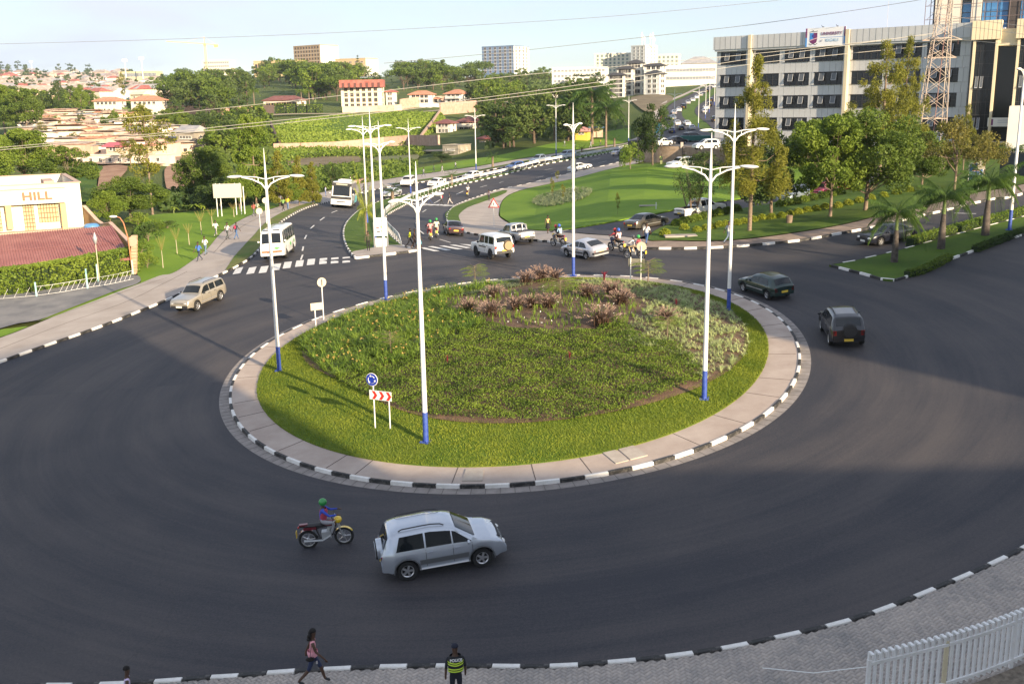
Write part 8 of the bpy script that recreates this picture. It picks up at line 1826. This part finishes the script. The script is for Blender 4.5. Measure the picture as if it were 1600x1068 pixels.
for kind,lb,a,c,sd,pt,nm in (('saloon','white saloon parked at the edge of the car park wall',(1030,229.5),(1050,228),'R','white','parked_car'),('liftback','dark saloon with pale roof parked behind the white one',(1052,226),(1072,225),'R','blue_black','parked_car'),('suvb','black sport utility parked at the office corner',(1076,221.5),(1098,220.5),'R','blue_black','parked_car'),('suv','white jeep parked before the office corner',(1122,234),(1092,235),'L','white','parked_car')):
    car(kind,lb,'car',a,c,sd,M['paint_'+pt],nm,z=ZP)
for j,(x,y) in enumerate(((1053,195),(1048,178),(1063,169),(1078,158),(1091,150),(1101,144),(1112,137),(1096,176),(1104,166),(1118,155),(1124,146),(1111,190))):
    car(('saloon','hatch','suv')[j % 3],('white','silver','dark')[j % 3]+' vehicle in the traffic on the climbing road','car',(x+1.6,y+1.2),(x,y),'L',M['paint_'+('white','silver3','blue_black')[j % 3]],'distant_car',group='traffic on the climbing road')
q=at_depth(1086,222,190);b=MB();b.box((0,0,1.3),(5.5,2.2,.08));b.prism([(-2.7,-1.1),(2.7,-1.1),(2.7,1.1),(-2.7,1.1)],1.3,2.1);o=b.build('tarpaulin_load',MT('tarp_green',(.03,.14,.12),.8));o.location=(q[0],q[1],ZP-1.0);tag(o,'dark green tarpaulin covered trailer in the car park','trailer')

# ---------------------------------------------------------------- people
SK=MT('skin_dark',(.075,.038,.022),.55);HAIR=MT('hair_black',(.012,.01,.009),.9);_pose={}
def cloth(c):return MT('cloth_%d_%d_%d' % tuple(int(v*255) for v in c),c,.9,var=.12,scale=9)
def body_mesh(pose,female=False,bag=False):
    """one skinned body; material slots: 0 skin, 1 top, 2 legs, 3 shoes"""
    key=(pose,female)
    if key in _pose:return _pose[key]
    sw={'walk':.30,'walk2':.20,'stand':.05,'ride':0,'pillion':0}[pose];ride=pose in ('ride','pillion');sh=.17 if female else .195;hp=.10
    V=[];E=[];R_=[];tagp=[]
    def add(p,r,parent=None,t=1,fl=1.0):
        V.append(p);R_.append((r,r*fl));tagp.append(t)
        if parent is not None:E.append((parent,len(V)-1))
        return len(V)-1
    zP=.93 if not ride else .0
    pel=add((0,0,zP),.115 if not female else .125,None,2,.85)
    lean=.12 if pose=='ride' else .03
    wst=add((lean*.35,0,zP+.16),.105 if not female else .09,pel,1);ch=add((lean*.8,0,zP+.36),.13 if not female else .115,wst,1,.85);nk=add((lean,0,zP+.53),.055,ch,0);hd0=add((lean+.02,0,zP+.60),.07,nk,0);hd=add((lean+.03,0,zP+.70),.085,hd0,0);add((lean+.015,0,zP+.775),.062,hd,0)
    for s in (1,-1):
        f=sw*s
        if not ride:
            h=add((0,s*hp*.9,zP-.06),.085,pel,2);k=add((f*.55+.03,s*hp*.9,.50),.06,h,2);a=add((f*1.0-(.14 if f<-.1 else 0),s*hp*.8,.11 if f>-.1 else .17),.04,k,2 if not female else 0);add((f*1.0+.15-(.12 if f<-.1 else 0),s*hp*.8,.045 if f>-.1 else .06),.042,a,3)
            if f<-.1:pass
        else:
            h=add((.06,s*.13,-.01),.085,pel,2);k=add((.46,s*.19,-.03),.062,h,2);a=add((.33,s*.17,-.43),.042,k,2);add((.48,s*.17,-.47),.042,a,3)
        so=add((lean*.95,s*sh,zP+.46),.055,ch,1)
        if pose=='ride':e=add((lean+.22,s*(sh+.09),zP+.27),.043,so,1);w=add((lean+.46,s*(sh+.06),zP+.29),.03,e,1);hnd=add((lean+.54,s*(sh+.05),zP+.28),.032,w,0)
        elif pose=='pillion':e=add((lean+.08,s*(sh+.05),zP+.22),.043,so,1);w=add((lean+.26,s*(sh-.02),zP+.14),.03,e,0);hnd=add((lean+.34,s*(sh-.04),zP+.13),.032,w,0)
        else:e=add((-f*.35,s*(sh+.05),zP+.20),.04,so,1 if not female else 0);w=add((-f*.9+.06,s*(sh+.06),zP-.02),.028,e,0);hnd=add((-f*.95+.08,s*(sh+.06),zP-.08),.032,w,0)
        base=Vector(V[hnd]);d=(base-Vector(V[w])).normalized()
        sd_=Vector((0,0,1)).cross(d).normalized() if abs(d.z)<.8 else Vector((1,0,0))
        for q in range(4):p=base+d*(.065+(.012 if q in (1,2) else 0))+sd_*(.02*(q-1.5));add(tuple(p),.0085,hnd,0)
        add(tuple(base+d*.02+sd_*.045),.0095,hnd,0)
    me=bpy.data.meshes.new('body');me.from_pydata(V,E,[]);o=bpy.data.objects.new('body',me);COL.objects.link(o);md=o.modifiers.new('s','SKIN');md.use_smooth_shade=True
    for i,(a,b_) in enumerate(R_):me.skin_vertices[0].data[i].radius=(a,b_)
    me.skin_vertices[0].data[0].use_root=True;o.modifiers.new('u','SUBSURF').levels=1
    out=bpy.data.meshes.new_from_object(o.evaluated_get(bpy.context.evaluated_depsgraph_get()));bpy.data.objects.remove(o);out.name='body'
    VV=np.array(V);segs=[(VV[a],VV[b_],tagp[b_]) for a,b_ in E];idx=[]
    for p in out.polygons:
        c=np.array(p.center);best=9;t=0
        for a,b_,tg in segs:
            ab=b_-a;u=max(0,min(1,(c-a)@ab/(ab@ab)));dd=np.linalg.norm(c-a-u*ab)
            if dd<best:best=dd;t=tg
        idx.append(t)
    out.materials.clear()
    for _ in range(4):out.materials.append(SK)
    out.polygons.foreach_set('material_index',idx);out.polygons.foreach_set('use_smooth',[True]*len(idx));_pose[key]=(out,lean,zP);return _pose[key]
def hair_mesh(kind):
    if ('h',kind) in _pose:return _pose[('h',kind)]
    b=MB()
    if kind=='short':b.ell((-.012,0,.025),(.098,.088,.098),12,7,a0=-.1)
    elif kind=='long':b.ell((-.012,0,.025),(.10,.09,.10),12,7,a0=-.1);[b.ell((-.07-.012*k,.04*math.sin(k*2.1),-.04*k),(.065,.085-.004*k,.05),9,5) for k in range(6)]
    elif kind=='cap':b.ell((0,0,.03),(.102,.094,.085),12,6,a0=0);b.box((.11,0,.035),(.1,.13,.015))
    elif kind=='helmet':b.ell((0,0,.0),(.145,.125,.145),14,9,a0=-.75)
    _pose[('h',kind)]=b.mesh('hair',HAIR,50);return _pose[('h',kind)]
def person(label,px,py,face,top=(.5,.5,.5),legs=(.04,.05,.1),pose='walk',female=False,hair='short',hcol=None,H=1.72,skirt=None,bag=None,plane=False,group=None,at=None,heading=None,vest=None):
    me,lean,zP=body_mesh(pose,female)
    if at is None:p=G(px,py,plane);a=math.radians(face);root=empty('person',label,'person',(p.x,p.y,p.z+.10),a,group);
    else:root=empty('person',label,'person',mw=at,group=group)
    s=H/1.72;root.scale=(s,s,s) if at is None else root.scale
    o=link('body',me,root)
    for i,m in enumerate((SK,cloth(top),cloth(legs),BLKP)):o.material_slots[i].link='OBJECT';o.material_slots[i].material=m
    h=link('hair' if hair in ('short','long') else ('cap' if hair=='cap' else 'helmet'),hair_mesh(hair),root);h.location=(lean+.02,0,zP+.71)
    if hcol:h.material_slots[0].link='OBJECT';h.material_slots[0].material=cloth(hcol) if hair!='helmet' else MT('helmet_%d' % int(sum(hcol)*99+hcol[0]*50),hcol,.3,coat=.5)
    if skirt:b=MB();b.lathe([(.11,zP+.12),(.16,zP-.02),(.24,zP-.42),(.235,zP-.42)],14);b.build('skirt',cloth(skirt),root,smooth=60)
    if bag=='back':b=MB();b.ell((lean-.19,0,zP+.33),(.10,.14,.19),10,6);b.build('backpack',cloth((.03,.03,.04) if vest is None else vest),root,smooth=60)
    if bag=='hand':b=MB();b.box((.05,-.27,zP-.28),(.12,.1,.3));b.build('carried_bag',cloth(vest or (.03,.03,.03)),root)
    return root
# the two large figures at the near kerb
w=person('woman in a pink sleeveless top and dark jeans striding right on the paved footway',492,1073,8,(.72,.32,.36),(.02,.03,.075),'walk',True,'long',H=1.66,plane=True)
b=MB();b.lathe([(.13,.90),(.155,.99),(.145,1.08)],16);b.build('top_hem',cloth((.78,.36,.42)),w,smooth=60)
b=MB();b.ell((-.06,-.24,.93),(.13,.05,.07),10,6);b.tube([(-.06,-.24,.98),(-.02,-.14,1.25),(.01,.1,1.42)],.008,4);b.build('shoulder_bag',HAIR,w,smooth=60);b=MB();b.box((.12,-.24,.82),(.05,.02,.09));b.build('phone',ALLOY,w)
b=MB();b.ell((.115,0,1.615),(.018,.012,.02),8,5);[b.ell((.1,q*.03,1.645),(.01,.014,.009),6,4) for q in (1,-1)];b.ell((.107,0,1.58),(.014,.024,.008),6,4);[b.ell((.03,q*.088,1.62),(.018,.012,.028),6,4) for q in (1,-1)];b.build('face_details',MT('skin_face',(.05,.022,.015),.5),w,smooth=60)
w=person('police officer seen from behind in a black jacket with yellow bands and a cap',714,1109,100,(.012,.014,.02),(.012,.014,.025),'stand',False,'cap',(.012,.015,.03),H=1.78,plane=True)
VY=MT('vest_yellow',(.55,.75,.06),.6);b=MB();b.lathe([(.15,1.02),(.165,1.2),(.165,1.38),(.12,1.47)],18,Matrix.Diagonal((.86,1.18,1,1)));ve=b.build('vest',MT('vest_black',(.012,.013,.016),.8),w,smooth=60)
for z_,dz in ((1.30,.05),(1.24,.04),(1.12,.0),(1.06,0)):
    b=MB();n=14
    for k in range(n):
        for q in (0,):
            a0,a1=math.pi*(.52+.96*k/n),math.pi*(.52+.96*(k+1)/n);v=[]
            for a_,zz in ((a0,0),(a1,0),(a1,.034),(a0,.034)):t_=(a_/math.pi-1);v.append((.86*.172*math.cos(a_),1.18*.172*math.sin(a_),z_+zz+dz*abs(t_)*1.6-dz*.4))
            b.add(v,[(0,1,2,3)])
    b.build('reflective_band',VY,ve)
o=link('lettering',text_mesh('POLICE',.095,.004,SW,.003),ve);o.matrix_local=Matrix.Translation((-.148,0,1.395)) @ Matrix.Rotation(-math.pi/2,4,'Z') @ Matrix.Rotation(math.radians(78),4,'X')
person('person in a lilac shirt with a hand to the face, cut by the bottom edge',205,1131,20,(.6,.5,.68),(.05,.05,.06),'stand',True,'short',H=1.6,plane=True)
# walkers around the junction
PP=[('man in a blue shirt walking down the left pavement',312,410,-120,(.06,.16,.5),(.03,.04,.07),'walk',0,'short',None),('man in a white shirt just behind the man in blue',322,400,-110,(.7,.7,.7),(.12,.18,.26),'walk2',0,'short',None),('man in a white shirt walking on the lawn edge',338,372,70,(.68,.68,.66),(.35,.33,.3),'walk',0,'short',None),('walker in grey carrying something, middle of the left pavement',356,376,60,(.5,.5,.5),(.05,.06,.06),'walk2',0,'short',None),('walker with a red and pink backpack on the left pavement',370,376,60,(.03,.03,.05),(.06,.12,.26),'walk',0,'short',(.4,.03,.08)),
 ('walker in a red top by the billboard',397,340,50,(.55,.12,.1),(.1,.1,.12),'walk2',0,'short',None),('walker beside the one in the red top',403,338,50,(.4,.42,.3),(.05,.05,.06),'walk',0,'short',None),('person in a yellow top under the pointed trees',450,329,60,(.8,.6,.05),(.12,.2,.35),'stand',0,'short',None),('person in black beside the yellow top',443,331,70,(.2,.35,.1),(.02,.02,.02),'walk',0,'short',None),('person in dark clothes left of the yellow top',439,324,50,(.3,.3,.32),(.03,.03,.03),'walk2',0,'short',None),
 ('person in black walking toward the bus',491,312,20,(.02,.02,.03),(.02,.02,.02),'walk',0,'short',None),('person in khaki near the front of the bus',496,306,30,(.25,.22,.15),(.2,.18,.12),'walk2',0,'short',None),('person in white and blue at the bus corner',509,308,30,(.6,.65,.75),(.1,.15,.3),'stand',0,'short',None),('person standing behind the bus roof in white',548,290,0,(.7,.7,.7),(.1,.1,.12),'stand',0,'short',None),('person in dark red behind the bus roof',553,289,0,(.15,.05,.05),(.05,.05,.05),'stand',0,'short',None),
 ('person in white on the upper footpath, left one',662,277,10,(.5,.5,.52),(.06,.07,.1),'walk',0,'short',None),('person in green on the upper footpath',678,271,10,(.15,.25,.15),(.04,.05,.05),'walk2',0,'short',None),('small walker in grey on the upper footpath',691,272,10,(.5,.5,.5),(.3,.3,.3),'walk',0,'short',None),('walker in a white shirt on the grass of the upper verge',712,266,190,(.72,.72,.7),(.05,.05,.08),'walk',0,'short',None),
 ('left one of three pedestrians on the far crossing, in white',672,321,180,(.65,.66,.7),(.04,.06,.14),'walk',0,'short',None),('middle one of three pedestrians, with a red backpack',690,322,170,(.6,.6,.6),(.03,.03,.03),'walk2',0,'short',(.35,.03,.04)),('right one of three pedestrians, with a black backpack',703,321,180,(.1,.1,.12),(.5,.45,.42),'walk',0,'short',(.02,.02,.02)),('man in a dark shirt standing on the wide right pavement',764,315,90,(.12,.1,.13),(.02,.02,.03),'stand',0,'short',None),
 ('man in a white shirt and jeans at the driveway mouth',1010,384,60,(.7,.7,.7),(.05,.1,.24),'walk2',0,'short',None),('person behind a lamp post carrying a red bag on the right footway',1137,383,20,(.45,.45,.45),(.15,.2,.28),'walk',0,'short',None),
 ('man in a yellow vest crossing at the median tip',641,390,0,(.7,.75,.05),(.02,.02,.025),'walk',0,'short',None),('woman in dark clothes with bare arms at the crossing',648,391,10,(.12,.08,.07),(.1,.06,.05),'walk2',1,'short',None),
 ('walker in white by the far footpath lamp',882,231,10,(.65,.65,.65),(.1,.1,.1),'walk',0,'short',None),('walker in yellow on the far footpath',938,229,10,(.7,.6,.1),(.06,.06,.08),'walk2',0,'short',None),('walker in white left of the yellow one',898,236,10,(.65,.65,.68),(.1,.1,.14),'walk',0,'short',None),('dark walker between the yellow one and the lamp',947,227,10,(.08,.08,.09),(.05,.05,.06),'walk',0,'short',None),('pale walker on the far footpath near the short palm',923,232,10,(.5,.5,.5),(.3,.3,.3),'walk',0,'short',None),('person dressed in yellow-green at the foot of the stone wall',1033,259,90,(.5,.6,.2),(.4,.45,.2),'stand',0,'short',None)]
for lb,x,y,f,tp,lg,ps,fem,hr,bg_ in PP:person(lb,x,y,f,tp,lg,ps,bool(fem),hr,bag='back' if bg_ else None,vest=bg_)
person('police officer in black and yellow standing on the median nose',576,394,-80,(.05,.055,.03),(.012,.012,.015),'stand',hair='cap',hcol=(.01,.01,.015));person('woman in a yellow top and black skirt beside the driveway',856,367,70,(.75,.5,.2),(.05,.03,.02),'walk2',True,skirt=(.012,.012,.015));person('woman in a blue skirt leading the group at the crossing',655,392,10,(.02,.02,.03),(.1,.05,.04),'walk2',True,skirt=(.2,.55,.65))
for i in range(14):person('tiny pedestrian on the footpath of the climbing road',1026+1.6*(i % 4)+(7 if i>8 else 0)*.6,209-i*2.0,i*40,rh.choice([(.6,.6,.6),(.1,.1,.15),(.5,.2,.15)]),(.06,.06,.08),'stand',group='pedestrians beside the climbing road')
# motorcycles
def moto(px,py,fx,fy,body_c,accent,label,riders,lift=0):
    A,B=G(px,py,py>400),G(fx,fy,py>400);mid=(A+B)/2;Mx=slope_frame(mid,B) if False else slope_frame(mid,heading=B-A);root=empty('motorcycle',label,'motorcycle',mw=Mx);X=Matrix.Rotation(math.pi/2,4,'X');cm,am=paint('m_'+body_c[0],body_c[1],.2),paint('m_'+accent[0],accent[1],.1)
    for x,nm in ((-.62,'rear'),(.64,'front')):
        b=MB();b.lathe([(.30-.05*math.cos(t),.05*math.sin(t)) for t in np.linspace(0,2*math.pi,9)],22,Matrix.Translation((x,0,.30)) @ X);wv=b.build('wheel',TYRE,root,smooth=60)
        b=MB();b.lathe([(.235,-.025),(.255,-.03),(.255,.03),(.235,.025)],20,Matrix.Translation((x,0,.30)) @ X);[b.bar((x,0,.30),(x+.24*math.cos(a),0,.30+.24*math.sin(a)),.035,.025) for a in np.arange(0,6.2,1.2566)];b.cyl((x,-.06,.3),(x,.06,.3),.05,8);b.build('rim',ALLOY,wv)
    b=MB();b.tube([(.45,0,.85),(.1,0,.78),(-.3,0,.72),(-.85,0,.82)],[.04,.05,.05,.03],7);b.tube([(.42,0,.82),(.25,0,.4),(-.2,0,.32),(-.3,0,.7)],.03,6);b.tube([(-.2,.09,.34),(-.62,.09,.30)],.025,6);b.tube([(-.2,-.09,.34),(-.62,-.09,.30)],.025,6);b.build('frame',BLKP,root,smooth=60)
    b=MB();b.box((.05,0,.45),(.34,.24,.24));b.cyl((.12,0,.5),(.2,0,.72),.09,10);b.tube([(.2,-.12,.42),(-.1,-.15,.28),(-.75,-.16,.32)],[.03,.035,.05],8);b.build('engine',GALV,root,smooth=40)
    b=MB();b.ell((.22,0,.86),(.26,.13,.12),12,8);b.build('fuel_tank',cm,root,smooth=60);b=MB();b.ell((-.32,0,.84),(.42,.13,.06),12,6);b.build('seat',BLKP,root,smooth=60)
    b=MB();[b.tube([(.45,y,.9),(.64,y,.3)],.025,6) for y in (-.08,.08)];b.tube([(.36,-.36,1.03),(.42,-.12,.98),(.42,.12,.98),(.36,.36,1.03)],.018,6);b.build('fork',GALV,root)
    b=MB();b.ell((.50,0,.95),(.15,.15,.13),10,7);b.build('headlight_cowl',am,root,smooth=60);b=MB();b.ell((.585,0,.92),(.04,.08,.07),8,5);b.build('headlight',HL,root,smooth=60)
    b=MB();b.grid(lambda u,v:(.64+.36*math.cos(.5+u*1.9),(v-.5)*.13,.30+.36*math.sin(.5+u*1.9)),8,2);b.build('front_fender',am,root,smooth=60);b=MB();b.grid(lambda u,v:(-.62+.37*math.cos(1.0+u*1.7),(v-.5)*.15,.32+.37*math.sin(1.0+u*1.7)),8,2);b.box((-.72,0,.88),(.3,.12,.06));[b.box((-.5,q*.12,.76),(.45,.02,.09)) for q in (1,-1)];b.build('tail',cm,root,smooth=60)
    b=MB();b.box((-1.0,0,.55),(.02,.2,.22));b.build('number_plate',PL_Y,root);b=MB();b.ell((-.9,0,.8),(.04,.07,.04),8,5);b.build('taillight',TL_,root);b=MB();[b.cyl((.36,y,1.03),(.36,y*1.15,1.2),.01,5) for y in (-.3,.3)];[b.ell((.35,y*1.17,1.22),(.02,.06,.04),8,4) for y in (-.3,.3)];b.build('mirrors',BLKP,root)
    for k,(lb,tp,lg,hc) in enumerate(riders):
        person(lb,0,0,0,tp,lg,'ride' if k==0 else 'pillion',False,'helmet',hc,at=Mx @ Matrix.Translation((-.08-.36*k,0,.96+.04*k)),bag=None)
GH=(.03,.28,.06);RH=(.45,.03,.03);BH=(.03,.1,.45)
moto(484,854,538,848,('burg',(.16,.02,.03)),('yel',(.75,.5,.02)),'red and yellow motorcycle taxi beside the silver car in the foreground',[('motorcycle taxi rider in a red bib, blue sleeves and green helmet in the foreground',(.04,.08,.45),(.3,.3,.32),GH)])
rd=[o for o in S.objects if o.name.startswith('person') and 'red bib' in o.get('label','')][0]
b=MB();b.lathe([(.125,.04),(.15,.25),(.145,.42),(.09,.5)],16,Matrix.Translation((.06,0,0)) @ Matrix.Rotation(.18,4,'Y') @ Matrix.Diagonal((.95,1.15,1,1)));b.build('bib',cloth((.42,.06,.10)),rd,smooth=60)
moto(675,377,668,371,('burg',0),('yel',0),'motorcycle taxi with two riders in pink beside the maroon saloon',[('rider in red trousers and green helmet, front of the left taxi',(.3,.05,.06),(.5,.03,.04),GH),('passenger in pink with a green helmet on the left taxi',(.65,.3,.3),(.3,.1,.1),GH)])
moto(684,373,678,367,('blk',(.02,.02,.02)),('yel',0),'motorcycle taxi with a pale clothed passenger nearest the maroon saloon',[('rider hidden in front on the right taxi with a green helmet',(.5,.4,.35),(.1,.1,.1),GH),('passenger in pale cream clothes and green helmet',(.72,.62,.5),(.6,.5,.4),GH)])
moto(884,384,862,384,('burg',0),('yel',0),'motorcycle with yellow front mudguard behind the silver liftback',[('rider with a red helmet and black jacket on the yellow fronted motorcycle',(.03,.03,.04),(.2,.22,.26),RH),('passenger with a blue helmet and big black backpack',(.3,.45,.6),(.15,.12,.1),BH)])
moto(973,393.5,954,390.5,('blk',0),('dark',(.03,.03,.035)),'black motorcycle in the middle of the right-hand pair',[('rider with a red bib and red helmet on the black motorcycle',(.4,.05,.06),(.04,.06,.14),RH),('passenger in pale pink with a blue helmet',(.65,.5,.5),(.12,.08,.06),BH)])
moto(1003,405,981,403,('blueb',(.05,.12,.4)),('dark',0),'blue and black motorcycle nearest the island sign',[('rider in a white sleeved top with a green helmet',(.6,.6,.62),(.5,.38,.2),(.06,.06,.07)),('passenger with red collar and green helmet',(.3,.06,.08),(.4,.3,.2),GH)])
moto(729,308.5,732,304,('blk',0),('dark',0),'motorcycle riding away up the far road',[('rider in white going away up the far road',(.65,.65,.68),(.2,.2,.22),(.6,.6,.6)),('pillion passenger in white going away up the far road',(.6,.6,.62),(.3,.25,.2),(.1,.1,.12))])
moto(571,303,568,307,('blk',0),('dark',0),'dark motorcycle behind the bus',[('rider in dark clothes behind the bus',(.03,.03,.04),(.03,.03,.04),(.02,.02,.02))])
# ---------------------------------------------------------------- the buildings behind the camera whose shade lies on the near road, plus an added low block
def shade_building(name,label,poly,z0,z1,floors,wcol):
    root=empty(name,label,'building',(0,0,0));b=MB();b.prism(poly,z0,z1);b.build('wall',wcol,root)
    for k in range(1,floors):
        z=z0+(z1-z0)*k/floors;q=MB();n=len(poly)
        for i in range(n):a,c=Vector((*poly[i],z)),Vector((*poly[(i+1) % n],z));q.bar(a,c,.3,.35)
        q.build('floor_band',WHITE,root)

shade_building('office_tower','cream office building behind the viewpoint whose shade covers the near road',[(27.3,-4),(57,-43.5),(37,-80),(7,-41)],-3,27.3,7,CREAM)
shade_building('office_tower','pale office building beyond the right picture edge shading the right-hand road',[(56,-2),(72,-23),(130,10),(112,36)],0,28,7,WHITE)

shade_building('blocker','low podium added behind the viewpoint to shade the near footway',[(4,-4),(58,-4),(80,-35),(30,-40)],-3,17.2,4,WHITE)  # unseen block added only to shade the near footway and lower road
# thin haze over the valley and hills
hz=MB();hz.box((0,1950,77),(7000,4300,190));o=hz.build('haze',None,kind='stuff');hm_=bpy.data.materials.new('haze_air');hm_.use_nodes=True;n_=hm_.node_tree.nodes;n_.clear()
pv_=n_.new('ShaderNodeVolumePrincipled');pv_.inputs['Density'].default_value=0.0001;pv_.inputs['Color'].default_value=(.84,.92,1,1);pv_.inputs['Anisotropy'].default_value=0.3;mo_=n_.new('ShaderNodeOutputMaterial');hm_.node_tree.links.new(pv_.outputs[0],mo_.inputs['Volume'])
o.data.materials.clear();o.data.materials.append(hm_)
